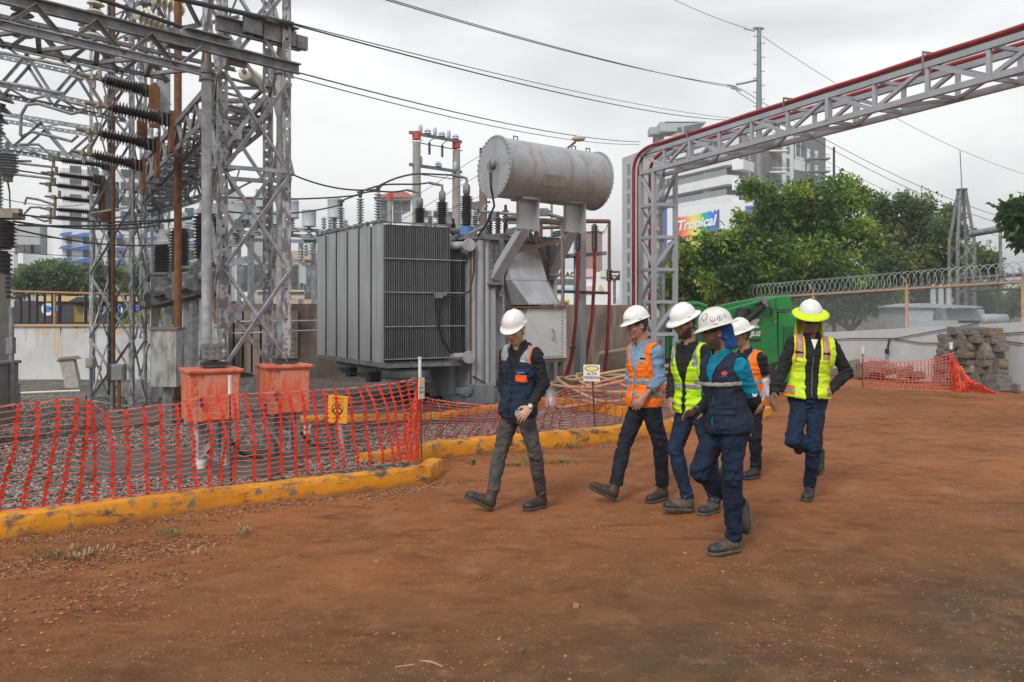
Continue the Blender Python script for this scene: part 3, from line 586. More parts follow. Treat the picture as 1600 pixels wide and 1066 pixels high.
# slabs and troughs over the cables
def slab(poly, z, m, lb, t_=.06, name='trough_cover'):
    P = [G(x, y, z) for x, y in poly]; mb = MB(); mb.prism(P, (0,0,-t_)); return simple(name, mb, m, lb, 'concrete slab', smooth=False)
dk = mat('dark_wet_slab', (.055,.05,.048), (.10,.09,.08), scale=4, rough=.5, bump=.2); br_ = mat('brown_slab', (.15,.11,.085), (.09,.07,.055), scale=4, rough=.7, bump=.3)
slab([(115,738),(150,704),(300,700),(430,706),(470,728),(420,744),(250,742)], GZ+.03, dk, 'dark wet slab flush in the gravel under the orange boxes')
slab([(110,652),(300,628),(640,612),(640,622),(330,652),(120,668)], GZ+.07, br_, 'long low brown cable trough cover crossing the gravel')
slab([(340,706),(480,694),(530,706),(390,722)], GZ+.05, br_, 'brown slab beside the bright orange box legs')
slab([(420,640),(760,632),(820,652),(470,664)], GZ+.06, dk, 'dark plinth slab in front of the transformer')
# ================================================================ POWER TRANSFORMER
TU = V((.85,.53,0)).normalized(); TV = V((-TU.y, TU.x, 0)); RC = V((-2.07, 14.5, 0)); RZ = math.atan2(TU.y, TU.x)
def T(u, v, z): return RC+TU*u+TV*v+Z*z
tg = mat('transformer_grey', (.245,.26,.275), (.20,.21,.222), scale=3, rough=.42, metal=.15, bump=.06, stretch=(1,1,.25), c3=(.33,.345,.36), s3=4, lo3=.5, hi3=.75, stretch3=(2,2,.2))
tgp = mat('panel_grey', (.42,.44,.45), (.31,.325,.335), scale=3, rough=.42, metal=.1, bump=.06, stretch=(2,2,.2), c3=(.20,.19,.18), s3=4, lo3=.52, hi3=.8, stretch3=(6,6,.12))
tgl = mat('light_tank_paint', (.40,.415,.43), (.30,.31,.325), scale=2.6, rough=.42, metal=.1, bump=.06, stretch=(2,2,.3), c3=(.22,.12,.06), s3=7, lo3=.66, hi3=.8, stretch3=(3,3,.15))
tgd = mat('radiator_grey', (.125,.133,.14), (.085,.09,.094), scale=3, rough=.45, metal=.1, bump=.05, stretch=(8,8,.2), c3=(.17,.175,.18), s3=5, lo3=.55, hi3=.75, stretch3=(9,9,.12))  # dark fin grey; shade of the gaps between panels is put into it
tr = thing('power_transformer', 'large grey power transformer with radiator bank and cylindrical oil tank on top', 'transformer', T(1.6, 0, GZ))
zb, zt = .88, 3.15
bk = thing('radiator_bank', None, None, T(0,0,zb)); del_ = bk
bpy.data.objects.remove(bk)
for k in range(6):       # six radiators, thirty fins each
    v0 = k*.532; mb = MB()
    for i in range(30):
        u = .02+i*.0405; wd = .48; th = .011
        M = Matrix((TU, TV, Z)).transposed()
        mb.box(T(u, v0+wd/2-.01, (zb+zt)/2), (th, wd-.05, zt-zb-.05), M=M)
        if k == 0 or i == 0: mb.tube([T(u, v0+.006, zb+.03), T(u, v0+.006, zt-.03)], .013, 6)
    for z in (zb+.06, zt-.06): mb.tube([T(0, v0+wd/2, z), T(1.5, v0+wd/2, z)], .055, 10)
    if k == 0: pass
    r_ = mb.build('radiator', tgd, tr)
    mb = MB(); mb.box(T(-.012, v0+.225, (zb+zt)/2), (.014, .44, zt-zb), M=M); mb.build('end_panel', tgp, r_, smooth=True)
mb = MB()
for z in (2.57, 2.02, 1.46, .93): mb.tube([T(-.0, -.02, z), T(1.5, -.02, z)], .009, 6)
mb.build('tie_rod', galv, tr)
mb = MB(); mb.bar(T(0,-.01,zt+.01), T(1.21,-.01,zt+.01), .05, .02); mb.tube([T(-.02,-.05,zt+.04), T(-.02,3.1,zt+.0)], .022, 8)
for k in range(12): mb.box(T(-.02,.1+k*.27,zt+.03), (.05,.07,.06), RZ)
mb.build('top_rail', galvd, tr)
mb = MB()                                    # second radiator on the right edge, slightly lower
for i in range(7): mb.box(T(1.25+i*.038, .35, (zb+2.9)/2), (.011, .44, 2.9-zb), M=M)
mb.build('radiator', tgd, tr)
mb = MB(); mb.box(T(.62, 1.5, zb-.06), (1.2, 3.1, .06), RZ)
for v in (.1, 1.1, 2.1, 3.0): mb.bar(T(-.02, v, zb-.05), T(1.6, v, zb-.05), .06, .10)
mb.bar(T(0,0,zb-.04), T(0,3.15,zb-.04), .05, .08); mb.build('support_frame', galvd, tr)
for k in range(3):
    c = T(.62, .5+k*1.05, zb-.14); mb = MB(); mb._lathe(c-Z*.14, Z, [(.40,0),(.42,.02),(.42,.12),(.40,.14)], 24); mb._lathe(c-Z*.17, Z, [(.1,0),(.1,.1)], 12); f_ = mb.build('cooling_fan', tg if k != 1 else galvd, tr, smooth=True)
    mb = MB()
    for rr in (.12,.22,.32,.42): mb.tube([c-Z*.2+V((math.cos(a)*rr, math.sin(a)*rr, 0)) for a in np.linspace(0, 6.283, 25)], .006, 5)
    for z in (.1,.14,.18): mb.tube([c-Z*(z+.03)+V((math.cos(a)*.43, math.sin(a)*.43, 0)) for a in np.linspace(0, 6.283, 25)], .006, 5)
    mb.build('guard', galv, f_)
mb = MB()
for (u, v) in ((.2,.9),(.9,1.6),(.35,2.2)): mb.box(T(u,v,zb-.3),(.2,.2,.16),RZ)
mb.tube([T(.0,.6,zb-.2),T(.3,1.5,zb-.35),T(.2,2.6,zb-.25)],.015,6); mb.build('fan_motor', blackr, tr)
# main tank
u0, u1, v1 = 1.6, 3.35, 3.5
mb = MB(); mb.box(T((u0+u1)/2+.03, v1/2+.05, (.16+2.94)/2), (u1-u0, v1, 2.78), RZ); mb.build('tank', tgl, tr, bevel=.02)
mb = MB()
for u in (1.62, 2.02, 3.32): mb.box(T(u, -.03, 1.5), (.07, .10, 2.7), RZ)
mb.tube([T(1.77, .02, .2), T(1.77, .02, 2.93)], .10, 16); mb.tube([T(1.93,.02,.2),T(1.93,.02,2.93)],.06,12)
for v in (.6, 1.3, 2.0, 2.7): mb.box(T(1.56, v, 1.5), (.12, .07, 2.7), RZ)
mb.build('stiffener', tgl, tr, smooth=True)
mb = MB(); mb.box(T(2.48, v1/2+.02, 2.97), (1.95, v1+.2, .05), RZ); mb.box(T(2.48, v1/2+.02, 3.02), (1.9, v1+.15, .04), RZ)
for i in range(20): mb.cyl(T(1.55+i*.097, -.06, 2.93), T(1.55+i*.097, -.06, 3.05), .014, 6)
mb.build('lid', galvd, tr)
mb = MB(); mb.box(T(1.585, -.045, 1.6), (.02, .06, 2.6), RZ); mb.build('rust_streaked_edge', rust, tr)
mb = MB(); mb.box(T(2.45, .3, .17), (2.0, .9, .14), RZ); mb.box(T(1.75, -.12, .30), (.36, .26, .34), RZ); mb.box(T(1.45,-.05,.36),(.2,.2,.10),RZ); mb.box(T(2.5, -.1, .3), (.2, .2, .3), RZ); mb.build('skid', tg, tr, bevel=.01)
for zz in (.93, 2.83):
    mb = MB(); c = T(1.5, -.12, zz); dn = (V((0,0,0))-V((c.x,c.y,0))).normalized(); dn = (-TV*.9-TU*.3).normalized()
    mb._lathe(c, dn, [(.11,0),(.11,.03),(.06,.035),(.0,.036)], 20); 
    for a in range(10): q = c+dn*.03+(TU*math.cos(a*.628)+Z*math.sin(a*.628))*.088; mb.cyl(q, q+dn*.02, .011, 6)
    mb.tube([T(1.2,.2,zz), T(1.5,.0,zz), T(1.75,.1,zz)], .07, 12); mb.build('pipe_flange', tgl, tr, smooth=True)
# cable duct: bolted chute and white terminal box
mb = MB()
ul0, ul1, ub0, ub1 = 2.22, 2.95, 2.42, 3.08
P = [T(ul0,-.02,2.86), T(ul1,-.02,2.86), T(ub1,-.62,1.83), T(ub0,-.62,1.83)]; Q = [T(ul0,.02,2.86), T(ul1,.02,2.86), T(ub1+.1,.02,1.83), T(ub0-.1,.02,1.83)]
mb.add([T(ul0,-.05,2.86), T(ul1,-.05,2.86), T(ul0+.03,-.28,2.25), T(ul1+.05,-.28,2.25), T(ub0,-.60,1.82), T(ub1,-.60,1.82), T(ul0,.05,2.86), T(ul1,.05,2.86), T(ul0,.05,2.25), T(ul1+.1,.05,2.25), T(ub0,.05,1.82), T(ub1,.05,1.82)],
       [(0,2,3,1),(2,4,5,3),(0,6,8,2),(2,8,10,4),(1,3,9,7),(3,5,11,9),(0,1,7,6),(4,10,11,5)]); mb.build('cable_duct', tgl, tr)
mb = MB()
for i in range(12):
    t_ = (i+.5)/12
    for a, b in ((T(ul0+.03,-.285,2.25), T(ul1+.05,-.285,2.25)), (T(ub0,-.605,1.83), T(ub1,-.605,1.83))): q = a.lerp(b, t_); mb.ball(q, .016, 6, 4)
    q = T(ul1+.05,-.285,2.25).lerp(T(ub1,-.605,1.83), t_); mb.ball(q-TU*.03, .016, 6, 4)
mb.build('bolt_row', galvd, tr)
wb = mat('pale_box_paint', (.50,.51,.52), (.42,.43,.44), scale=3, rough=.45, c3=(.30,.27,.24), s3=8, lo3=.62, hi3=.8, stretch3=(1,1,.3))
mb = MB(); mb.box(T(2.76, -.32, 1.32), (.82, .62, .86), RZ); bx = mb.build('terminal_box', wb, tr, bevel=.008)
mb = MB(); mb.box(T(2.70, -.34, 1.775), (.86, .66, .03), RZ); mb.build('box_lid', rust, tr)
mb = MB()
for i in range(14):
    mb.ball(T(3.07, -.635, .93+i*.062), .014, 6, 4); mb.ball(T(2.40+i*.052, -.635, .93), .014, 6, 4)
mb.tube([T(2.86,-.63,1.22), T(2.86,-.68,1.24), T(2.86,-.68,1.38), T(2.86,-.63,1.40)], .012, 6); mb.build('bolt_row', galvd, bx)
mb = MB(); mb.bar(T(2.45,-.55,.2), T(2.45,-.55,.89), .07); mb.bar(T(3.1,-.55,.2), T(3.1,-.55,.89), .07); mb.bar(T(2.35,-.58,.86), T(3.18,-.58,.86), .07); mb.build('box_stand', mat('brown_frame', (.13,.075,.05), (.09,.06,.045), scale=8, rough=.8), tr)
mb = MB(); mb.tube([T(2.2,-.1,2.0), T(2.2,-.12,1.7), T(2.2,-.12,1.45)], .022, 8); mb.box(T(2.2,-.14,1.42),(.13,.12,.09),RZ); mb.box(T(2.17,-.08,2.02),(.1,.08,.1),RZ); mb.build('oil_valve', galvd, tr); mb = MB(); mb.box(T(2.16,-.1,2.5),(.05,.1,.9),RZ); mb.build('wall_bracket', galvd, tr); mb = MB(); mb.tube([T(2.18,-.1,1.0), T(2.2,-.14,.7), T(2.32,-.16,.4)], .022, 8); mb.build('drain_pipe', galvd, tr)
mb = MB(); mb.tube([T(1.62,-.1,2.9), T(1.6,-.13,2.4), T(1.5,-.16,2.05), T(1.3,-.12,1.95), T(1.1,-.07,1.97)], .016, 8); mb.build('control_cable', blackr, tr); mb = MB(); mb.tube([T(.93,-.05,1.9), T(.95,-.06,1.5), T(1.05,-.06,1.2), T(1.2,-.08,1.0)], .022, 8); mb.build('control_cable', blackr, tr); mb = MB(); mb.tube([T(1.6,-.1,.6), T(1.9,-.15,.42), T(2.3,-.18,.38)], .014, 6); mb.build('control_cable', blackr, tr)
mb = MB(); mb.box(T(.95,-.06,1.98), (.13,.08,.1), RZ); mb.cyl(T(.9,-.05,1.98), T(1.1,-.05,1.98), .03, 8); mb.build('junction_fitting', galvd, tr)
# conservator
ca, cb = T(1.75, -.55, 4.12), T(3.86, -.52, 4.04); ax = (cb-ca).normalized()
cm_ = mat('conservator_paint', (.40,.415,.43), (.30,.31,.32), scale=3, rough=.38, metal=.25, bump=.05, c3=(.20,.13,.10), s3=2.2, lo3=.52, hi3=.85, stretch3=(3,3,.8), lo=.35, hi=.7)
mb = MB(); L_ = (cb-ca).length; mb._lathe(ca, ax, [(.0,0),(.47,0),(.50,.02),(.50,L_-.02),(.46,L_),(.0,L_+.01)], 48); cs = mb.build('conservator', cm_, tr, smooth=True)
for q, s in ((ca, -1), (cb, 1)):
    mb = MB(); mb._lathe(q-ax*.012, ax, [(0,0),(.53,0),(.53,.026),(.0,.027)], 48); e1 = ax.cross(Z).normalized(); e2 = ax.cross(e1)
    for a in range(36): c = q+ax*s*.012+(e1*math.cos(a*.1745)+e2*math.sin(a*.1745))*.505; mb.cyl(c, c+ax*s*.028, .013, 6)
    mb.build('end_flange', cm_, cs, smooth=True)
mb = MB(); g0 = ca-ax*.02+Z*.0; e1 = ax.cross(Z).normalized(); mb._lathe(g0+Z*.04+e1*.0, -ax, [(.085,0),(.085,.05),(.06,.07),(0,.075)], 18); mb.tube([g0-ax*.06+Z*.12, g0-ax*.1+Z*.05, g0-ax*.08-Z*.08], .03, 8); mb.cyl(g0-ax*.03-e1*.14, g0-ax*.03+e1*.02, .02, 8); mb.build('oil_gauge', galvd, cs, smooth=True)
mb = MB(); mb.tube([g0-ax*.06-Z*.1, g0-ax*.06-Z*.35+e1*.02, g0+ax*.02-Z*.65, T(1.75,-.3,3.2), T(1.7,-.1,3.0)], .018, 8); mb.build('gauge_cable', blackr, cs)
for f_ in (.2, .78, .93):
    mb = MB(); q = ca.lerp(cb, f_)+Z*.5; mb.tube([q-ax*.04, q-ax*.04+Z*.07, q+ax*.04+Z*.07, q+ax*.04], .014, 6); mb.build('lifting_lug', galvd, cs)
nrm = (-TV*.93-Z*.36).normalized(); mb = MB(); q = ca.lerp(cb, .43); rad = (-TV*.93-Z*.36).normalized(); c = q+rad*.51; mb.box(c, (.42,.015,.19), M=Matrix((ax, rad, ax.cross(rad))).transposed()); mb.build('name_plate', mat('plate_grey', (.33,.31,.30), (.25,.22,.2), scale=6, rough=.5), cs)
# brackets
for i, (ut, ub, zbt) in enumerate(((2.36, 2.06, 2.28), (3.34, 3.28, 2.45))):
    top = T(ut, -.55, 3.12+.0); bot = T(ub, -.03, zbt); mb = MB()
    mb.bar(bot, top+Z*.02, .14, .20, up=TU); mb.bar(top-TV*.0+Z*.0, T(ut, -.0, 3.1), .1, .1)
    mb.box(T(ut,-.55,3.38), (.30, .10, .56), RZ); mb.box(T(ut+.14,-.62,3.38), (.02, .3, .62), RZ); mb.box(T(ut,-.55,3.62), (.34,.4,.05), RZ); mb.build('bracket', tgl, tr, bevel=.006)
    mb = MB(); mb.box(T(ub-.02,-.05,zbt+.2), (.16,.06,.75), RZ); mb.box(T(ub-.04,-.1,zbt-.1),(.22,.2,.03),RZ)
    for k in range(7): mb.ball(T(ub-.08,-.09,zbt-.1+k*.1), .018, 6, 4)
    mb.build('bracket_foot', galvd, tr)
mb = MB(); mb.bar(T(2.2,-.3,2.72), T(3.3,-.45,2.98), .05, .08); mb.bar(T(2.45,-.5,3.1), T(3.25,-.05,2.5), .04, .07); mb.build('cross_brace', mat('rust_brown_paint', (.19,.13,.105), (.13,.09,.075), scale=8, rough=.7), tr)
mb = MB(); mb.cyl(T(3.0,-.75,1.8), T(3.0,-.72,3.2), .02, 8); mb.tube([T(2.5,-.2,3.1), T(3.0,-.1,3.3), T(3.6,.1,3.3), T(3.6,.1,2.2)], .04, 10); mb.tube([T(2.4,.2,3.35),T(3.5,.4,3.4)],.035,10); mb.build('oil_pipe', mat('pipe_brownish', (.20,.15,.125), (.26,.24,.22), scale=6, rough=.6), tr)
# high voltage bushings on the lid
bl = mat('bushing_blue', (.10,.20,.42), rough=.4)
HV = []
for i, (px, y0, y1, Y, r_) in enumerate(((729, 354, 304, 16.6, .105), (691, 352, 314, 17.6, .11), (656, 350, 324, 18.5, .11))):
    p, q = at(px, y0, Y), at(px, y1, Y); mb = MB(); insul(mb, p, q, r_*.72, r_*1.15, 14-2*i, 16); b_ = mb.build('bushing', porcd, tr, smooth=True, ang=30)
    mb = MB(); mb._lathe(V((p.x,p.y,3.0)), Z, [(.15,0),(.15,.14),(.12,.15),(.12,p.z-3.0)], 18); mb.build('turret', bl if i == 0 else tgl, b_, smooth=True)
    mb = MB(); mb._lathe(q, Z, [(.05,0),(.07,.03),(.07,.16),(.03,.20),(.02,.28)], 14); tp = q+Z*.30; mb.tube([q+Z*.2, tp, tp+V((-.1,-.03,.02)), tp+V((-.26,-.05,.05))], .028, 8); mb.build('cap', galvd, b_, smooth=True); HV.append(tp+V((-.26,-.05,.05)))
for i, (px, py, Y, h_, mm) in enumerate(((765,362,16.2,.22,porcd),(778,360,16.9,.26,porcd),(742,352,17.2,.2,porcg),(708,362,18.0,.18,porcd),(672,350,18.2,.18,porcg),(838,362,17.6,.26,porc),(790,350,18,.3,porc))):
    p = at(px, py, Y); mb = MB(); insul(mb, p, p+Z*h_, .04, .075, 5, 12); mb._lathe(p+Z*h_, Z, [(.03,0),(.03,.08),(.0,.09)], 10); mb.cyl((p.x,p.y,3.0), p, .05, 10); mb.build('low_voltage_bushing', mm, tr, smooth=True, ang=30)
mb = MB()
for (a, b, r_) in (((720,372,16),(765,350,16),.03), ((700,375,16.5),(790,366,16.2),.025), ((745,330,17.5),(840,338,17.5),.03), ((745,345,18),(760,320,18),.04), ((838,330,17.2),(905,348,17.2),.035), ((775,345,17.8),(860,330,17.8),.03)): mb.cyl(at(*a), at(*b), r_, 8)
for (px, py, Y) in ((770,340,17.2),(700,345,17.6),(850,332,17),(742,322,17.5),(800,344,17)): mb.box(at(px,py,Y), (.16,.16,.14))
mb.build('lid_pipework', galvd, tr)
# post arresters beside the radiators
AR = []
for i, (px, y0, y1, Y) in enumerate(((533,360,322,17.3),(563,348,308,16.5),(591,343,300,15.7))):
    p, q = at(px, y0, Y), at(px, y1, Y); mb = MB(); insul(mb, p, q, .03, .075, 9, 14); b_ = mb.build('surge_arrester', porcg, tr, smooth=True, ang=30)
    mb = MB(); mb.cyl(q, q+Z*.09, .035, 10); mb.box(q+Z*.09, (.12,.05,.03)); mb.cyl(p-Z*.16, p, .05, 10); mb.build('fitting', darks, b_); AR.append(q+Z*.1)
mb = MB()
for k, (a, b, mids) in enumerate(((AR[0], HV[2], [(575,300,17.5),(615,300,18)]), (AR[1], HV[1], [(600,289,16.9),(650,288,17.3)]), (AR[2], HV[0], [(618,279,16),(650,272,16.2),(690,273,16.4)]))):
    P = [a]+[at(*m_) for m_ in mids]+[b]; Q = []
    for i in range(len(P)-1):                       # Catmull-Rom
        p0, p1, p2, p3 = P[max(i-1,0)], P[i], P[i+1], P[min(i+2,len(P)-1)]
        for j in range(6): s = j/6; Q.append(.5*((2*p1)+(p2-p0)*s+(2*p0-5*p1+4*p2-p3)*s*s+(3*p1-p0-3*p2+p3)*s**3))
    mb.tube(Q+[P[-1]], .018, 6)
mb.build('bushing_lead', wirem, tr, smooth=True)
# ---------------------------------------------------------------- cable termination stand on the right
t = thing('cable_stand', 'grey steel post with brown ribbed cable terminations and red cables behind the walkers', 'cable stand', at(906, 600, 18.6)-Z*0)
p = at(906, 600, 18.6); mb = MB(); mb.bar((p.x,p.y,GZ), (p.x,p.y,at(0,338,18.6).z), .21, .16); mb.build('post', tgl, t)
mb = MB(); mb.bar(at(850,404,18.2), at(945,396,18.9), .16, .08); mb.bar(at(865,403,18.8), at(900,398,18.4), .1, .06); mb.build('shelf', galvd, t)
redc = mat('red_cable', (.30,.022,.026), (.22,.018,.022), scale=6, rough=.35)
brn = mat('brown_pipe', (.17,.09,.07), (.12,.07,.055), scale=8, rough=.6)
mb = MB(); mb.cyl(at(845,345,18.4), at(952,346,18.9), .045, 8); mb.cyl(at(845,356,18.8), at(905,354,18.8), .04, 8); mb.cyl(at(952,345,18.9), at(952,432,18.9), .035, 8); mb.cyl(at(903,342,18.4), at(903,430,18.4), .04, 8); mb.cyl(at(845,345,18.4), at(845,400,18.4), .04, 8); mb.build('pipe_frame', brn, t)
cabs = [((880,372),(880,398),[(880,430),(878,520),(876,570),(868,620)],18.3), ((903,352),(903,392),[(903,430),(900,500),(893,560),(880,612)],18.2), ((929,350),(929,394),[(929,430),(925,500),(914,570),(905,625)],18.6), ((952,420),(952,440),[(952,470),(948,550),(942,610)],18.9), ((895,540),(895,545),[(893,560),(880,600),(862,622)],18.0), ((864,378),(864,400),[(864,430),(862,520)],18.5)]
for a, b, c_, Y in cabs:
    mb = MB(); insul(mb, at(*b, Y), at(*a, Y), .05, .085, max(3, int(abs(a[1]-b[1])/4)), 12); k = mb.build('termination', porc, t, smooth=True, ang=30)
    mb = MB(); mb.tube([at(*b, Y)]+[at(x, y, Y) for x, y in c_], .036, 8); mb.build('red_cable', redc, k, smooth=True)
mb = MB(); mb.cyl(at(862,455,18.2), at(952,458,18.6), .03, 8); mb.build('cable_clamp', darks, t)
mb = MB(); mb.tube([at(929,350,18.6), at(940,368,18.5), at(945,362,18.5), at(950,350,18.8)], .008, 5); mb.build('jumper', wirem, t)
# coiled pale conduit behind the net
cn = mat('tan_conduit', (.42,.27,.15), (.34,.21,.12), scale=5, rough=.55)
c0 = at(945, 620, 14.8); mb = MB(); rr = random.Random(4)
for k in range(7):
    cx, cy = c0.x+rr.uniform(-.25,.3), c0.y+rr.uniform(-.3,.3); ra, rb = rr.uniform(.55,.95), rr.uniform(.45,.75); h0 = GZ+.08+k*.07; tl = rr.uniform(.12,.4); ph = rr.uniform(0,6)
    mb.tube([(cx+ra*math.cos(a), cy+rb*math.sin(a), h0+max(-.02,tl*math.sin(a+ph)*.8)+.02) for a in np.linspace(0, 6.2, 40)], .026, 8)
simple('conduit_coil', mb, cn, 'loose heap of coiled tan plastic conduit behind the net by the walkers', 'conduit coil')
mb = MB(); c = at(862, 606, 15.2); mb._lathe(V((c.x,c.y,GZ)), Z, [(.13,0),(.13,.12),(.09,.16),(.09,.30),(.12,.34),(.0,.36)], 16); simple('ventilator_cap', mb, tgl, 'small grey capped vent pipe beside the man in the navy vest', 'vent pipe')
# ================================================================ NETS, SIGNS AND SITE THINGS
def netmat(name, c, c2):
    m = mat(name, c, c2, scale=30, rough=.45); return m
net_red = netmat('net_orange_red', (.72,.04,.015), (.50,.022,.010)); net_pink = netmat('net_strand', (.70,.24,.19), (.60,.16,.12))
rebar = mat('rebar', (.05,.03,.025), (.09,.05,.035), scale=20, rough=.8)
def net(cols, rows, m1, m2, t, bandw=.03, seed=0, wob=.012, strand=.006):
    """cols: list of (top, bottom) points; vertical hourglass bands joined by thin strands"""
    rng = random.Random(seed); mb = MB(); ms = MB(); grid = []
    for i, (a, b) in enumerate(cols):
        ph = rng.uniform(0, 6); cpts = []
        d = (cols[min(i+1, len(cols)-1)][1]-cols[max(i-1, 0)][1]).normalized(); nr = d.cross(Z)
        for j in range(rows+1):
            f = j/rows; p = a.lerp(b, f); w_ = wob*math.sin(f*3.0+ph*.25)+wob*1.2*noise.noise(V((i*.23+seed, f*2.2, 3)))+.5*wob*rng.uniform(-1,1)*.4
            cpts.append(p+nr*w_*2.5+d*w_*1.6)
        grid.append((cpts, d, nr))
    for cpts, d, nr in grid:
        o = len(mb.v); k = 0
        for j in range(rows):
            for f, ww in ((0, 1.05), (.2, .95), (.38, .38), (.62, .32), (.8, .95)):
                p = cpts[j].lerp(cpts[j+1], f); mb.v += [tuple(p-d*bandw*ww/2), tuple(p+d*bandw*ww/2)]; k += 1
        p = cpts[-1]; mb.v += [tuple(p-d*bandw/2), tuple(p+d*bandw/2)]; k += 1
        for j in range(k-1): mb.f.append((o+2*j, o+2*j+1, o+2*j+3, o+2*j+2))
    for i in range(len(grid)-1):
        A, B = grid[i], grid[i+1]
        for j in range(rows+1):
            p, q = A[0][j]+A[1]*bandw*.4, B[0][j]-B[1]*bandw*.4; sgl = rng.uniform(.0, .012)
            mid = (p+q)/2-Z*sgl+A[2]*rng.uniform(-.006,.006); s_ = strand*(2.2 if j in (0, rows) else 1)
            o = len(ms.v)
            for x in (p, mid, q): ms.v += [tuple(x-Z*s_/2), tuple(x+Z*s_/2)]
            ms.f += [(o, o+2, o+3, o+1), (o+2, o+4, o+5, o+3)]
    for m_, mm, nm, th in ((mb, m1, 'band', .0025), (ms, m2, 'strand', .002)):
        o = m_.build(nm, mm, t); s = o.modifiers.new('thickness', 'SOLIDIFY'); s.thickness = th
        o['kind'] = 'stuff'
def kline(px, y0=800, x0=0, y1=718, x1=655): return y0+(px-x0)*(y1-y0)/(x1-x0)
t = thing('safety_net', 'near orange-red plastic mesh fence strung behind the front yellow kerb', 'net fence', G(330, 760, .18), group='orange safety nets')
ks = [(-60,640,-110),(-20,636,-50),(25,631,3),(57,629,38),(86,624,70),(115,623,98),(133,626,120),(138,627,150),(164,643,177),(191,640,207),(220,636,232),(245,632,258),(271,631,282),(289,626,307),(319,620,328),(340,618,350),(361,616,374),(383,615,397),(405,614,420),(428,613,443),(447,612,463),(466,611,484),(484,610,505),(500,609,523),(518,608,541),(537,607,562),(556,605,583),(571,603,601),(588,601,618),(603,599,631),(618,597,641),(632,594,649),(645,591,655)]
cols = []
for tx, ty, bx in ks:
    b = G(bx, kline(bx), .185); cols.append((at(tx, ty, b.y+.03), b))
net(cols, 17, net_red, net_pink, t, .042, 1, .012)
def post(name, px, y0, y1, z, r_, m, parent, white=None, lean=0):
    b = G(px, y1, z); a = at(px+lean, y0, b.y); mb = MB(); mb.cyl(b-Z*.1, a, r_, 8); o = mb.build(name, m, parent)
    if white: mb = MB(); mb.cyl(at(px+lean, white, b.y), at(px+lean, y0-3, b.y), r_*2.2, 10); mb.cyl(at(px+lean, y0-3, b.y), at(px+lean, y0-5, b.y), r_*2.7, 10); mb.build('pipe_cap', white_pl, o)
    return o
post('post', 122, 618, 790, .15, .007, rebar, t, lean=13); post('post', 361, 592, 757, .15, .007, rebar, t, white=616, lean=-2); post('post', 659, 563, 718, .185, .008, rebar, t, white=590, lean=-3)
def cpath(lst, n):
    """(top px, top y, bottom px, bottom y, z) keys, n columns in between"""
    out = []
    for (a, b), k in zip(zip(lst[:-1], lst[1:]), n):
        for i in range(k):
            f = i/k; v = [x+(y-x)*f for x, y in zip(a, b)]; p = G(v[2], v[3], .14); out.append((at(v[0], v[1], p.y), p))
    v = lst[-1]; p = G(v[2], v[3], .14); out.append((at(v[0], v[1], p.y), p)); return out
t = thing('safety_net', 'farther orange net sagging along the second kerb from the white-capped corner post to the walkers', 'net fence', G(800, 690, .14), group='orange safety nets')
net(cpath([(657,592,655,722),(648,606,622,716),(652,618,612,706)], [5,4]), 15, net_red, net_pink, t, .026, 2, .02)
net(cpath([(652,620,612,706),(668,623,668,690),(712,629,705,686),(775,635,760,681),(850,622,850,672),(872,610,880,669),(925,596,932,663),(985,592,1000,657),(1060,590,1075,650),(1120,592,1130,643)], [4,3,4,6,2,4,5,5,4]), 13, net_red, net_pink, t, .024, 3, .018)
post('post', 930, 575, 668, .14, .012, rebar, t, white=590, lean=-5)
t = thing('safety_net', 'distant faded orange net hung in front of the stacked stone blocks by the white wall', 'net fence', G(1420, 604), group='orange safety nets')
net(cpath([(1348,557,1350,605),(1400,566,1402,607),(1450,562,1450,609),(1488,551,1488,611)], [8,8,7]), 11, netmat('net_faded', (.55,.10,.06), (.45,.08,.05)), net_pink, t, .035, 4, .01, .007)
net(cpath([(1488,552,1488,611),(1494,565,1496,612),(1510,590,1518,613),(1550,612,1556,615)], [5,7,8]), 9, netmat('net_bright', (.80,.06,.015), (.7,.05,.015)), MATS['net_bright'], t, .045, 5, .03, .012)
post('post', 1348, 546, 605, 0, .015, rebar, t, white=553); post('post', 1486, 540, 611, 0, .015, rebar, t, white=546)
# signs
yel = mat('sign_yellow', (.85,.36,.008), (.78,.33,.01), scale=4, rough=.4); blk = mat('sign_black', (.02,.02,.02), rough=.5); wht = mat('sign_white', (.75,.76,.72), (.68,.69,.65), scale=4, rough=.4)
q = G(534, 714, .12); Y = q.y; t = thing('hazard_sign', 'orange-yellow warning placard with a black round hazard emblem behind the near net', 'sign', (q.x, Y, .1))
mb = MB(); mb.tube([(q.x+.02,Y,.05),(at(530,0,Y).x,Y,at(0,655,Y).z)], .028, 10); mb.build('post', mat('pale_post', (.36,.34,.32), (.28,.26,.25), scale=8, rough=.6), t)
c = at(527.5, 639.5, Y-.04); M = Matrix.Rotation(R(3), 3, 'Y') @ Matrix.Rotation(R(-14), 3, 'Z'); mb = MB(); mb.box(c, (.232,.006,.305), M=M); pl = mb.build('plate', yel, t)
def pp(x, z, e=.006): return c+M@V((x, -e, z))
mb = MB()
def ring(mb, cx, cz, r0, r1, a0=0, a1=6.283, n=28, e=.0045):
    pts = []
    for i in range(n+1):
        a = a0+(a1-a0)*i/n; pts.append((pp(cx+r0*math.cos(a), cz+r0*math.sin(a), e), pp(cx+r1*math.cos(a), cz+r1*math.sin(a), e)))
    for (a, b), (c2, d) in zip(pts[:-1], pts[1:]): mb.add([a, b, d, c2], [(0,1,2,3)])
ring(mb, 0, 0, .060, .070)
for k in range(3): a = R(90+120*k); ring(mb, .026*math.cos(a), -.004+.026*math.sin(a), .018, .034, a-2.2, a+2.2)
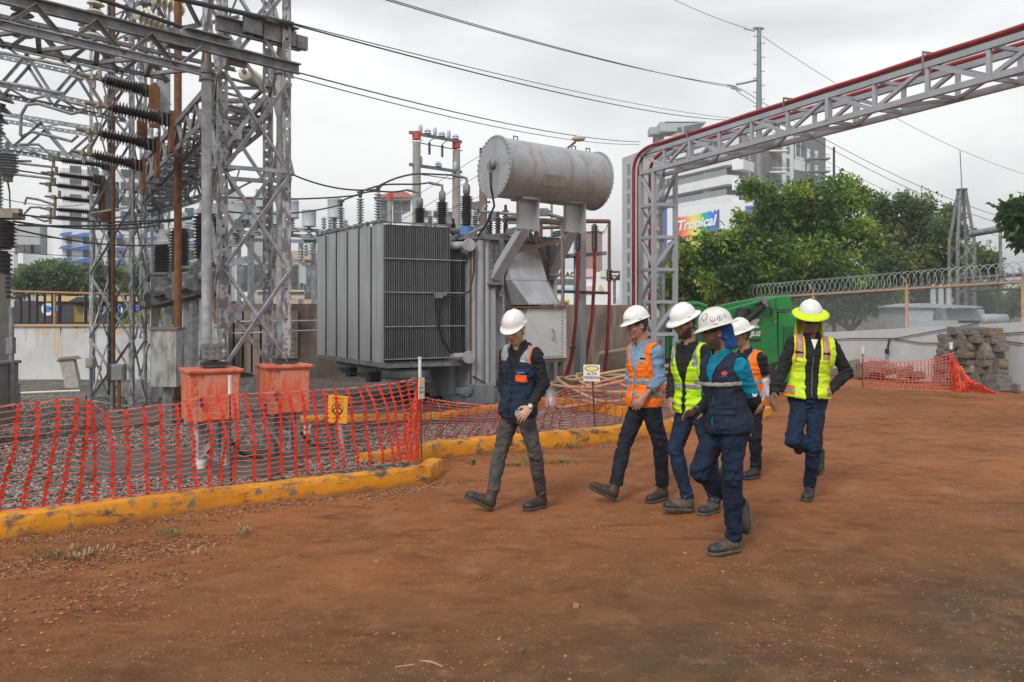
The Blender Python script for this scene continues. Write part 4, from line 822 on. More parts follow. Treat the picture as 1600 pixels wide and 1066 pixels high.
ring(mb, 0, -.004, 0, .012); mb.build('hazard_symbol', blk, pl)
frot = M @ face_rot((0,-1,0))
for s, z, sz in (('PELIGRO', .118, .036), ('ALTO VOLTAJE', .088, .020), ('NO PASE', -.105, .026)): text(s, sz, blk, pl, pp(0, z, .0045), frot, ext=.0005)
Y = G(930, 668, .14).y-.035; c = at(924.5, 583, Y); M = Matrix.Rotation(R(-6), 3, 'Z'); t = thing('hazard_sign', 'small white ALTA TENSION sign with yellow oval on the net post by the orange-vest walker', 'sign', c)
mb = MB(); mb.box(c, (.225,.006,.225), M=M); pl = mb.build('plate', wht, t)
def oval(mb, c, M, w_, h_, z0, e=.005): P = [c+M@V((w_/2*math.cos(a), -e, z0+h_/2*math.sin(a))) for a in np.linspace(0, 6.283, 24)[:-1]]; mb.add(P, [tuple(range(len(P)))])
mb = MB(); oval(mb, c, M, .19, .075, .06, .0042); mb.build('oval_rim', blk, pl)
mb = MB(); oval(mb, c, M, .165, .06, .06, .0052); mb.build('oval', mat('pale_yellow', (.75,.68,.22), rough=.5), pl)
fr = M @ face_rot((0,-1,0)); text('ALTA', .055, blk, pl, c+M@V((0,-.004,-.012)), fr, ext=.0006, bold=.001); text('TENSION', .052, blk, pl, c+M@V((0,-.004,-.065)), fr, ext=.0006, bold=.001)
Y = G(659, 718, .185).y-.02; c = at(657, 602, Y)-V((0,0,0)); c = at(658.5, 607, Y); M = Matrix.Rotation(R(62), 3, 'Z'); t = thing('hazard_sign', 'white and yellow notice seen almost edge-on on the corner post of the nets', 'sign', c)
mb = MB(); mb.box(c, (.11,.005,.22), M=M); pl = mb.build('plate', wht, t); mb = MB(); mb.box(c+M@V((0,-.004,.065)), (.09,.003,.05), M=M); mb.build('yellow_band', MATS['pale_yellow'], pl); fr = M @ face_rot((0,-1,0)); text('ALTA', .03, blk, pl, c+M@V((0,-.004,.005)), fr, ext=.0005); text('TENSION', .024, blk, pl, c+M@V((0,-.004,-.04)), fr, ext=.0005)
# faded stencil on the kerb
mb = None; k0, k1 = G(738, 713), G(820, 704); kd = (k1-k0).normalized(); nrm = V((kd.y, -kd.x, 0))
gr = mat('faded_grey_stencil', (.16,.14,.12), (.36,.22,.06), scale=30, rough=.7, lo=.5, hi=.6)
o = text('IMBORNAL', .16, gr, None, k0.lerp(k1, .55)+Z*.10+nrm*.022, face_rot(nrm), ext=.002, bold=.004, name='stencil')
for ob in list(bpy.data.objects):
    if ob.name.startswith('kerb.001') or (ob.get('label', '').startswith('farther yellow kerb')): mw = o.matrix_local.copy(); o.parent = ob; o.matrix_local = Matrix.Translation(ob.location).inverted() @ mw
# ================================================================ WALLS AND FENCES
def wall(name, P, zt, th, m, label, cat='wall', zb=-.1, bev=True):
    mb = MB()
    for (a, b), (z0, z1) in zip(zip(P[:-1], P[1:]), zip(zt[:-1], zt[1:])):
        d = (b-a).normalized(); n = V((-d.y, d.x, 0))*th
        mb.add([a+Z*zb, b+Z*zb, b+Z*z1, a+Z*z0, a+n+Z*zb, b+n+Z*zb, b+n+Z*z1, a+n+Z*z0], [(0,1,2,3),(5,4,7,6),(3,2,6,7),(0,3,7,4),(1,5,6,2),(0,4,5,1)])
    return simple(name, mb, m, label, cat, smooth=False)
def wall_paint(name, base, stain, drip, zt, s=.55):
    m = mat(name, base, tuple(x*.82 for x in base), scale=1.3, rough=.75, bump=.15, bscale=25, c3=stain, s3=2.2, stretch3=(1,1,.12), lo3=.58, hi3=.82); return m
wl = wall_paint('white_wall', (.60,.61,.62), (.42,.36,.28), 0, 1.35)
d = 20.8; a, b = at(-40, 508, d), at(352, 508, d)
wall('yard_wall', [V((a.x, d, 0)), V((b.x, d, 0))], [at(0,510,d).z]*2, .25, wl, 'whitewashed yard wall with rusty streaks along its top at left')
mb = MB(); zt_ = at(0,510,d).z; mb.box(((a.x+b.x)/2, d+.12, zt_+.02), (b.x-a.x, .34, .05)); rng = random.Random(2); o = simple('wall_coping', mb, mat('rusty_coping', (.50,.30,.16), (.45,.36,.26), scale=5, rough=.8), 'thin rust-stained coping along the top of the left white wall', 'coping', smooth=False)
wall_o = [x for x in bpy.data.objects if x.name == 'yard_wall'][0]; o.parent = wall_o; o.location = o.location-wall_o.location; del o['label'], o['category']
mb = MB()
for px, w_, ln in ((58,.12,.5),(88,.25,.75),(96,.06,.9),(118,.1,.3),(143,.10,1.0),(150,.05,.6),(205,.1,.3),(232,.12,.55),(40,.08,.35),(70,.3,.22),(130,.4,.15),(185,.3,.18)):
    x = at(px,0,d).x; mb.add([(x-w_/2,d-.004,zt_),(x+w_/2,d-.004,zt_),(x+w_*.12,d-.004,zt_-ln),(x-w_*.2,d-.004,zt_-ln*.95)], [(0,3,2,1)])
mb.build('rust_streak', mat('rust_streak', (.52,.42,.30), (.58,.54,.48), scale=8, rough=.8, stretch=(2,1,.3)), wall_o)
mb = MB(); z1 = at(0,456,d).z; mb.cyl((at(-10,0,d).x, d+.1, z1+.02), (at(352,0,d).x, d+.1, at(0,464,d).z), .025, 8); rl = simple('wall_fence', mb, mat('rusty_pipe_pale', (.45,.25,.13), (.32,.17,.09), scale=8, rough=.8), 'rusty pipe rail standing on posts along the left white wall', 'fence')
for px in (-5, 82, 240, 330): mb = MB(); x = at(px,0,d).x; mb.cyl((x,d+.1,zt_),(x,d+.1,at(0,460,d).z), .035, 8); mb.build('post', MATS['rusty_pipe_pale'], rl)
# black barred fence behind it
d2 = 23.5; t = thing('barred_fence', 'black steel bar fence with sloping tops in front of the dark shop front', 'fence', at(90, 520, d2))
mb = MB(); bb = MB()
for run in ([(18,466),(30,465),(93,443)], [(130,441),(165,458),(235,464)], [(235,464),(300,462)]):
    for (x0,y0),(x1,y1) in zip(run[:-1], run[1:]): mb.bar(at(x0,y0,d2), at(x1,y1,d2), .06, .06)
for px, y in ((33,464),(46,460),(58,456),(70,451),(82,447),(93,442),(134,443),(146,449),(157,455),(168,459),(182,461),(196,462),(210,463),(222,464),(234,464),(247,463),(260,463)):
    x = at(px,0,d2).x; bb.bar((x,d2,.1),(x,d2,at(0,y,d2).z), .075 if px in (93,134) else .055)
mb.bar(at(20,505,d2), at(300,505,d2), .06); mb.build('rail', blk, t); bb.build('bar', blk, t)
for ob in (t,): pass
# dark shop front
d3 = 30; t = thing('corner_shop', 'low black shop front with white and blue lettering and ochre doors', 'shop', at(130, 520, d3)); bp_ = mat('black_cladding', (.045,.042,.05), (.06,.055,.062), scale=2, rough=.5)
mb = MB(); a = at(22, 513, d3); b = at(345, 470, d3); mb.box(((a.x+b.x)/2, d3+2, b.z/2), (b.x-a.x, 4, b.z)); mb.build('wall', bp_, t)
mb = MB(); a = at(55, 471, d3-.1); b = at(240, 463, d3-.1); mb.box(((a.x+b.x)/2, d3-.02, (a.z+b.z)/2), (b.x-a.x, .2, b.z-a.z)); mb.build('cream_fascia', mat('cream_fascia', (.62,.44,.20), rough=.6), t)
for i, (x0, x1) in enumerate(((116,129),(138,150))): mb = MB(); a, b = at(x0,510,d3-.1), at(x1,478,d3-.1); mb.box(((a.x+b.x)/2, d3-.05, (a.z+b.z)/2), (b.x-a.x,.1,b.z-a.z)); mb.build('door', mat('ochre_door', (.30,.20,.02), (.25,.16,.02), scale=3, rough=.5), t)
mb = MB(); a, b = at(129,510,d3-.1), at(138,480,d3-.1); mb.box(((a.x+b.x)/2, d3-.04, (a.z+b.z)/2), (b.x-a.x,.1,b.z-a.z)); mb.build('door_glass', mat('pale_glass', (.35,.38,.35), rough=.2), t)
mb = MB(); mb.prism([at(105,472,d3-.5), at(120,464,d3-.5), at(150,464,d3-.5), at(168,472,d3-.5)], (0,.5,0)); mb.build('canopy', bp_, t)
lw, lb_ = mat('lettering_white', (.8,.8,.82), rough=.5), mat('lettering_blue', (.05,.22,.65), rough=.5); fr = face_rot((0,-1,0))
mb = MB(); cc = at(75, 483, d3-.03)
for r0, r1, mm in ((.0,.12,lb_),(.12,.22,lw)):
    mb = MB(); P0 = [(cc+V((r0*math.cos(a),-.01,r0*math.sin(a))), cc+V((r1*math.cos(a),-.01,r1*math.sin(a)))) for a in np.linspace(.5, 6.0 if r0 else 6.283, 24)]
    for (a, b), (c2, dd_) in zip(P0[:-1], P0[1:]): mb.add([a,b,dd_,c2],[(0,1,2,3)])
    o = mb.build('emblem', mm, t); s_ = o.modifiers.new('thickness','SOLIDIFY'); s_.thickness = .02
mb = MB(); mb.box(at(89,482,d3-.03), (.28,.02,.2)); mb.build('emblem', lb_, t)
text('ubo', .52, lw, t, at(173, 483, d3-.02), fr, ext=.01, bold=.02); text('i', .5, lb_, t, at(187, 483, d3-.02), fr, ext=.01, bold=.02); text('=', .5, lb_, t, at(212, 482, d3-.02), fr, ext=.01, bold=.02)
# brown stained retaining wall behind the transformer
d = 21.5; bw = mat('stained_brown_concrete', (.20,.145,.115), (.105,.075,.062), scale=1.6, rough=.85, bump=.25, bscale=20, stretch=(1,1,.5), c3=(.30,.24,.20), s3=3, stretch3=(2,1,.3), lo3=.5, hi3=.75)
a, b, c = V((at(340,0,d).x, d, 0)), V((at(700,0,d).x, d, 0)), V((at(992,0,d).x, d+.3, 0))
wall('retaining_wall', [a, b, c], [1.86, 1.86, 1.83], .35, bw, 'dirty brown concrete retaining wall behind the transformer')
mb = MB()
for i in range(9):
    x = at(346+i*14,0,d).x; mb.box((x, d-.06, .95), (.26, .05, 1.5+.05*math.sin(i*2))); 
t = simple('board_fence', mb, mat('grey_brown_boards', (.27,.21,.175), (.19,.145,.12), scale=3, rough=.85, stretch=(3,3,.3)), 'greyish brown upright boards leaning on the retaining wall behind the towers', 'boards', smooth=False)
mb = MB(); mb.prism([V((at(925,0,20).x,20.2,0)), V((at(940,0,20).x,20.2,.72)), V((at(1040,0,20).x,20.5,.95)), V((at(1050,0,20).x,20.5,0))], (0,.9,0)); simple('concrete_plinth', mb, mat('sandy_concrete', (.33,.25,.185), (.26,.19,.14), scale=3, rough=.85), 'sandy concrete plinth at the right end of the brown wall', 'plinth', smooth=False)
# right-hand wall
W1, W2 = V((9.2, 23.7, 0)), V((10.8, 18.9, 0)); wd = W2-W1
def wp(t_, off=0): n = V((wd.y, -wd.x, 0)).normalized(); n = -n if n.y > 0 else n; return W1+wd*t_-n*(-off)
wz = lambda t_: 1.16+.31*t_
ww = mat('pale_grey_wall', (.52,.53,.55), (.46,.465,.48), scale=1.1, rough=.75, bump=.12, bscale=25, c3=(.36,.33,.30), s3=2.5, stretch3=(1,1,.25), lo3=.62, hi3=.85)
wo = wall('boundary_wall', [wp(-2.2), wp(-.3), wp(1.6), wp(2.6)], [wz(-2.2), wz(-.3), wz(1.6), wz(2.6)], .25, ww, 'pale grey rendered boundary wall at right with cables looped on it')
pk = mat('peach_pipe', (.50,.33,.22), (.40,.26,.17), scale=10, rough=.7); off = V((.15,.1,0))
t = thing('chain_link_fence', 'chain link fence with peach coloured rails on top of the boundary wall', 'fence', wp(.3)+Z*wz(.3))
mb = MB(); gp_ = [wp(-2.2)+V((.4,.1,0)), wp(2.6)+V((.4,.1,0)), V((60,12,0)), V((900,12,0)), V((900,1400,0)), V((-900,1400,0)), V((-900,25.5,0)), V((2.5,25.5,0)), V((4.0,34,0))]; mb.add([p_+Z*.03 for p_ in gp_], [tuple(range(len(gp_)))]); tag(mb.build('scrub_ground', mat('scrub_ground', (.055,.065,.03), (.10,.085,.055), scale=.8, rough=.95, bump=.3)), 'dark weedy ground beyond the walls', None, None, 'structure')
def rz_(t_): return 2.23+.13*(t_-.3)
mb = MB(); mb.cyl(wp(-1.4)+off+Z*rz_(-1.4), wp(2.2)+off+Z*rz_(2.2), .028, 8); mb.build('top_rail', pk, t)
for tt in (-1.15, -.42, .306, .974, 1.7): mb = MB(); mb.cyl(wp(tt)+off+Z*(wz(tt)-.1), wp(tt)+off+Z*(rz_(tt)+.05), .042, 10); mb.tube([wp(tt)+off+Z*rz_(tt), wp(tt)+off+V((.0,.0,rz_(tt)+.12)), wp(tt)+off+V((-.12,-.05,rz_(tt)+.3))], .022, 6); mb.build('post', pk, t)
mb = MB(); Lw = (wp(2.0)-wp(-1.2)).length; du = (wp(2)-wp(-1.2)).normalized(); st_ = .075; Hh = 1.05; n = int(Lw/st_)
for i in range(-14, n):
    for s in (1, -1):
        x0, x1 = i*st_, i*st_+Hh
        if s < 0: x0, x1 = x1, x0
        t0 = -1.2+(x0/Lw)*3.2; p = wp(-1.2)+du*x0+off; q = wp(-1.2)+du*x1+off
        if min(x0,x1) < 0 or max(x0,x1) > Lw: continue
        z0 = wz(-1.2+x0/Lw*3.2)-.02; mb.bar(p+Z*z0, q+Z*(z0+Hh), .0045)
o = mb.build('wire_mesh', galv, t); o['kind'] = 'stuff'
mb = MB(); pts = []
for i in range(34*12*2):
    a = i/12*2*math.pi; s_ = i/12*.22; p = wp(-1.2)+du*s_+off+V((-.08,-.03,0)); tt = -1.2+s_/Lw*3.2
    if s_ > Lw: break
    nn = V((du.y,-du.x,0)); pts.append(p+nn*.20*math.cos(a)+Z*(rz_(tt)+.23+.20*math.sin(a)))
mb.tube(pts, .0085, 4); mb.build('razor_wire', galv, t)
# cables looped on the wall
for k, (pl_, lb) in enumerate((([(1240,535),(1330,529),(1400,529),(1470,516),(1530,505)], 'upper dark cable sagging along the boundary wall'), ([(1395,529),(1440,536),(1500,537),(1560,532),(1600,537)], 'lower thin cable drooping along the boundary wall'), ([(1520,526),(1560,522),(1605,519)], 'short thin cable at the right end of the boundary wall'))):
    pts = []
    for (x, y) in pl_:
        s = (x-800)/F; t_ = (s*W1.y-W1.x)/(wd.x-s*wd.y); p = wp(t_, 0); pts.append(V((p.x-.03, p.y-.03, H0-(y-HY)/F*p.y)))
    mb = MB(); mb.tube(pts, .012, 5); simple('wall_cable', mb, blackr, lb, 'cable')
s = (1390-800)/F; t_ = (s*W1.y-W1.x)/(wd.x-s*wd.y); p = wp(t_); mb = MB(); mb.tube([V((p.x-.04,p.y-.05,H0-(y-HY)/F*p.y))+V((dx,0,0)) for y, dx in ((529,.02),(540,-.02),(545,-.03))], .025, 6); mb.box(V((p.x-.09,p.y-.06,H0-(549-HY)/F*p.y)), (.09,.06,.13)); simple('cable_end', mb, blackr, 'black cable end hanging off the boundary wall above the orange net', 'cable')
# dry-stacked stone blocks in front of it
sb = [mat('block_grey', (.20,.18,.165), (.13,.12,.11), scale=9, rough=.9, bump=.5, bscale=18), mat('block_brown', (.23,.17,.12), (.15,.12,.09), scale=9, rough=.9, bump=.5, bscale=18), mat('block_pale', (.33,.29,.24), (.24,.21,.18), scale=9, rough=.9, bump=.5, bscale=18)]
protos = []
for k in range(5):
    me_ = bpy.data.meshes.new('stone_block'); bm_ = __import__('bmesh').new(); bmesh = __import__('bmesh'); bmesh.ops.create_cube(bm_, size=1); bmesh.ops.subdivide_edges(bm_, edges=bm_.edges[:], cuts=4, use_grid_fill=True)
    for v in bm_.verts:
        l = max(abs(v.co.x), abs(v.co.y), abs(v.co.z)); v.co = v.co.lerp(v.co.normalized()*.56, .16); v.co += V((noise.noise(v.co*3+V((k*7,0,0))), noise.noise(v.co*3+V((0,k*7,5))), noise.noise(v.co*3+V((3,0,k*7)))))*.05
    bm_.to_mesh(me_); bm_.free(); protos.append(me_)
def block(p, sz, rz, k, label, m):
    me = protos[k].copy(); me.materials.clear(); me.materials.append(m); o = bpy.data.objects.new('stone_block', me); col.objects.link(o); o.location = p; o.scale = sz; o.rotation_euler = (0, 0, rz)
    return tag(o, label, 'stone block', 'rough stone blocks stacked by the boundary wall')
rng = random.Random(5); rows_ = [(1462,1588),(1462,1572),(1462,1570),(1463,1567),(1465,1564),(1465,1568),(1470,1566),(1484,1560)]
lab = ('grey', 'brownish', 'pale'); ordn = ('first','second','third','fourth','fifth','sixth','seventh','eighth','ninth','tenth','eleventh')
for r_, (x0, x1) in enumerate(rows_):
    px = x0+rng.uniform(0, 4); ni = 0
    while px < x1-4:
        w_ = rng.choice((14, 19, 23, 32, 27)); w_ = min(w_, x1-px); c = px+w_/2; s = (c-800)/F; t_ = (s*W1.y-W1.x)/(wd.x-s*wd.y); p = wp(t_); p = p*(1-.55/p.length); Y = p.y; p.x = s*Y
        k = rng.choice((0,0,0,1,2)) if r_ else 0; block(V((p.x, Y+rng.uniform(-.06,.06), .10+r_*.165)), (w_/F*Y*1.02, .38, .175), math.atan2(wd.y, wd.x)+R(72)+rng.uniform(-.06,.06), rng.randrange(5), '%s stone, %s from left in the %s course of the dry stone stack' % (lab[k], ordn[ni], ordn[r_]), sb[k]); px += w_+.5; ni += 1
for px, y, w_, lb in ((1511, 524, 15, 'topmost single stone of the dry stack against the boundary wall'), (1488, 534, 16, 'grey stone on the left shoulder of the dry stack'), (1508, 537, 14, 'stone just under the topmost one of the dry stack')):
    s = (px-800)/F; t_ = (s*W1.y-W1.x)/(wd.x-s*wd.y); p = wp(t_); p = p*(1-.55/p.length); block(V((s*p.y, p.y, H0-(y-HY)/F*p.y)), (w_/F*p.y, .34, .17), .5, 2, lb, sb[0])
for i in range(22):      # rubble low behind the net
    px = rng.uniform(1334, 1462); h = max(0, .38*(1-abs(px-1425)/70)) if px > 1365 else .28; s = (px-800)/F; t_ = (s*W1.y-W1.x)/(wd.x-s*wd.y); p = wp(t_)+V((-.75+rng.uniform(-.25,.35),-.25,0))
    k = rng.choice((0,0,1)); o = block(V((p.x, p.y, .08+rng.uniform(0, 1)*h)), (rng.uniform(.22,.42), .3, rng.uniform(.14,.22)), rng.uniform(-.6,.6), rng.randrange(5), ('tumbled grey stone in the low rubble heap behind the far net', 'tumbled brown stone in the low rubble heap behind the far net')[k], sb[k]); o.rotation_euler = (rng.uniform(-.3,.3), rng.uniform(-.3,.3), rng.uniform(0,3)); o['group'] = 'tumbled stones behind the far net'
# ================================================================ GANTRY WITH RED PIPES
gp = mat('gantry_grey', (.36,.38,.41), (.31,.33,.36), scale=3, rough=.45, metal=.1, c3=(.20,.14,.10), s3=7, lo3=.66, hi3=.82)
a, b = V((2.52, 17.5, 4.76)), V((7.0, 6.35, 4.76)); gd0 = (b-a).normalized(); gs = V((-gd0.y, gd0.x, 0)); Hb, Wb = .37, .5
b = a+gd0*12.2
t = thing('pipe_gantry', 'light grey square-tube truss gantry carrying red pipes across the top right', 'gantry', (2.7, 17.6, 0))
for i, o_ in enumerate((V(), gs*Wb, -Z*Hb, gs*Wb-Z*Hb)): mb = MB(); mb.bar(a+o_, b+o_, .075, .075); mb.build('chord', gp, t)
mb = MB(); n = 14; N_ = lambda i: a.lerp(b, i/n)
for i in range(n+1):
    p = N_(i); wv = .11 if i % 4 == 2 else .055
    for o_ in (V(), gs*Wb): mb.bar(p+o_-Z*.03, p+o_-Z*(Hb-.03), .05, wv)
    mb.bar(p, p+gs*Wb, .045); mb.bar(p-Z*Hb, p+gs*Wb-Z*Hb, .045)
    if i < n:
        q = N_(i+1); up = i % 2 == 0
        for o_ in (V(), gs*Wb): mb.bar(p+o_-Z*(0 if up else Hb), q+o_-Z*(Hb if up else 0), .05, .05)
        mb.bar(p+(gs*Wb if up else V())-Z*Hb, q+(V() if up else gs*Wb)-Z*Hb, .04)
mb.build('bracing', gp, t)
cc = [a+V((0,0,0)), a+gs*Wb*.95, a+gs*Wb*.95-gd0*.0+gd0*.48, a+gd0*.48]
for c_ in cc: mb = MB(); mb.bar((c_.x, c_.y, 0), (c_.x, c_.y, 4.72-Hb), .075); mb.build('column_leg', gp, t)
mb = MB(); zz = [0.02+.62*k for k in range(8)]
for k, z in enumerate(zz[:-1]):
    for i in range(4):
        p, q = V((cc[i].x, cc[i].y, z)), V((cc[(i+1)%4].x, cc[(i+1)%4].y, z)); z2 = min(zz[k+1], 4.38); mb.bar(p, q, .06)
        if i in (1, 2) and k % 2: continue
        mb.bar(p+Z*.03, V((q.x,q.y,z2-.03)), .05) if (k+i) % 2 else mb.bar(q+Z*.03, V((p.x,p.y,z2-.03)), .05)
        if k % 2: mb.bar(V((p.x,p.y,z2-.03)), q+Z*.03, .035)
mb.build('column_bracing', gp, t)
for k, (o0, dr_, rr_) in enumerate(((gs*-.02, V((-.13,0,0)), .033), (gs*.06, V((-.10,.04,0)), .028), (gs*Wb, V((.0,-.05,0)), .033))):
    zt2 = 4.76+.045+rr_+(0 if k else .02); x0 = a+o0+dr_ if k < 2 else a+gs*.2; top = V((x0.x, x0.y, zt2-.45)); st0 = a+o0+gd0*.75; st0.z = zt2
    pts = [V((x0.x, x0.y, 0)), top]
    for j in range(1, 9): f = j/9; m1_ = V((x0.x, x0.y, zt2+.02)); pts.append(top*(1-f)**2+m1_*2*f*(1-f)+st0*f*f)
    pts += [st0]+[N_(i)+o0+Z*(zt2-4.76)-Z*.008*(i % 2) for i in range(2, n+1)]
    mb = MB(); mb.tube(pts, rr_, 10); mb.build('red_pipe', redc, t, smooth=True)
mb = MB()
for i in range(2, n, 3): mb.bar(N_(i)-gs*.08+Z*.02, N_(i)-gs*.08+Z*.16, .012, .03); mb.bar(N_(i)-gs*.09+Z*.15, N_(i)+gs*.10+Z*.15, .012, .03)
mb.build('pipe_clamp', galvd, t)
# ================================================================ GREEN LIFT
gm = mat('lift_green', (.007,.23,.042), (.005,.18,.033), scale=3, rough=.35, coat=.2); gm2 = mat('lift_green_dark', (.006,.13,.03), rough=.4)
Y = 18.6; t = thing('boom_lift', 'bright green self-propelled lift with folded arms parked behind the walkers', 'boom lift', (at(1150,0,Y).x, Y, 0))
def PB(mb, poly, y0, y1): mb.prism([at(x, y, y0) for x, y in poly], (0, y1-y0, 0))
mb = MB(); PB(mb, [(1133,484),(1185,470),(1214,463),(1216,566),(1200,571),(1140,560)], Y, Y+1.2); mb.build('turntable_hood', gm, t, bevel=.03)
mb = MB(); PB(mb, [(1216,487),(1252,490),(1256,560),(1216,566)], Y+.02, Y+1.3); mb.build('counterweight', gm, t, bevel=.04)
mb = MB(); PB(mb, [(1213,463),(1236,462),(1238,484),(1213,485)], Y-.05, Y+1.0); mb.build('boom_head', gm, t, bevel=.02)
mb = MB(); PB(mb, [(1224,510),(1245,510),(1247,552),(1224,552)], Y-.005, Y+.03); mb.build('door', gm2, t, bevel=.01)
mb = MB(); mb.cyl(at(1211,503,Y-.02), at(1211,503,Y+.02), .04, 12); mb.build('lock_knob', galvd, t)
mb = MB(); mb.prism([at(1096,484,Y+.3), at(1160,470,Y+.3), at(1190,465,Y+.3), at(1190,478,Y+.3), at(1096,500,Y+.3)], (0,.3,0)); mb.build('boom_arm', gm, t, bevel=.02)
mb = MB(); mb.tube([at(1150,515,Y-.12), at(1160,484,Y-.1), at(1166,482,Y-.1), at(1160,500,Y-.1)], .10, 10); mb.tube([at(1160,505,Y-.15), at(1180,490,Y-.15), at(1196,474,Y-.15)], .08, 10); mb.tube([at(1180,476,Y-.2), at(1196,470,Y-.2), at(1206,486,Y-.2), at(1204,495,Y-.2)], .035, 8); mb.tube([at(1172,500,Y-.1), at(1190,480,Y-.2), at(1196,468,Y-.2)], .03, 8); mb.build('hydraulic_hose', blackr, t, smooth=True)
mb = MB(); mb.box(at(1194,470,Y-.2), (.1,.1,.12)); mb.cyl(at(1188,468,Y-.22), at(1200,480,Y-.22), .035, 8); mb.build('hose_fitting', galvd, t)
mb = MB(); PB(mb, [(1172,500),(1187,498),(1186,502),(1182,506),(1187,512),(1172,514)], Y-.012, Y-.002); mb.build('white_decal', lw, t)
text('JLG', .13, lw, t, at(1180, 522, Y-.015), face_rot((0,-1,0)), ext=.004, bold=.006, italic=.25)
mb = MB(); PB(mb, [(1172,530),(1189,529),(1189,534),(1172,535)], Y-.01, Y); mb.build('vent', blk, t)
mb = MB(); PB(mb, [(1040,560),(1250,566),(1250,585),(1040,583)], Y+.1, Y+1.5); mb.build('chassis', gm2, t, bevel=.03)
for px in (1060, 1225):
    for dy in (0, 1.5): mb = MB(); c_ = V((at(px,0,Y).x, Y+.02+dy, .42)); mb._lathe(c_, V((0,1,0)), [(.2,0),(.36,.0),(.42,.05),(.42,.26),(.36,.3),(.2,.3)], 24); w_ = mb.build('wheel', blackr, t, smooth=True); mb = MB(); mb._lathe(c_-V((0,.012,0)), V((0,1,0)), [(0,0),(.2,.0),(.22,.04),(.0,.05)], 16); mb.build('rim', gm, w_)
mb = MB(); mb.tube([at(1042,560,Y), at(1042,488,Y), at(1048,478,Y), at(1072,475,Y), at(1092,475,Y), at(1104,480,Y)], .05, 8); mb.tube([at(1042,512,Y), at(1075,512,Y), at(1100,512,Y)], .045, 8); mb.build('platform_rail', gm, t, smooth=True)
mb = MB(); PB(mb, [(1045,488),(1060,480),(1100,480),(1100,512),(1045,514)], Y+.3, Y+.36); PB(mb, [(1040,520),(1110,518),(1112,566),(1040,566)], Y+.2, Y+1.1); mb.build('platform', gm, t, bevel=.02)
mb = MB(); mb.box(at(1060,517,Y), (.4,.2,.1)); mb.tube([at(1045,522,Y-.05), at(1070,514,Y-.05), at(1100,520,Y-.05)], .04, 8); mb.build('control_box', blackr, t)
mb = MB(); PB(mb, [(1000,528),(1015,526),(1015,570),(1000,570)], 19.5, 19.9); 
# ================================================================ BACKGROUND: TREES
def leafmat(name, c1, c2, **k):
    m = mat(name, c1, c2, **k)
    if 'translucent' in m: return m
    m['translucent'] = 1; nt = m.node_tree; b = nt.nodes['Principled BSDF']; out = nt.nodes['Material Output']; tr_ = nt.nodes.new('ShaderNodeBsdfTranslucent'); mx = nt.nodes.new('ShaderNodeMixShader'); mx.inputs[0].default_value = .4
    tr_.inputs[0].default_value = (*[min(1, x*1.5) for x in c1], 1); nt.links.new(b.outputs[0], mx.inputs[1]); nt.links.new(tr_.outputs[0], mx.inputs[2]); nt.links.new(mx.outputs[0], out.inputs[0]); return m
leafm = [leafmat('leaf_mid', (.11,.20,.03), (.075,.15,.022), scale=2.5, rough=.5), leafmat('leaf_light', (.25,.36,.05), (.18,.28,.04), scale=2.5, rough=.5), leafmat('leaf_dark', (.05,.10,.022), (.035,.075,.018), scale=2.5, rough=.55), leafmat('leaf_yellow', (.42,.40,.07), (.22,.22,.04), scale=2.5, rough=.5)]
leafh = [leafmat('leaf_far_mid', (.13,.19,.07), (.09,.14,.05), scale=2, rough=.6), leafmat('leaf_far_light', (.19,.25,.09), (.10,.14,.05), scale=2, rough=.6), leafmat('leaf_far_dark', (.07,.11,.05), (.03,.055,.028), scale=2, rough=.6), leafmat('leaf_far_rust', (.26,.23,.07), (.14,.13,.04), scale=2, rough=.6)]
bark = mat('bark', (.10,.08,.06), (.06,.05,.04), scale=8, rough=.9, bump=.4, stretch=(1,1,.3))
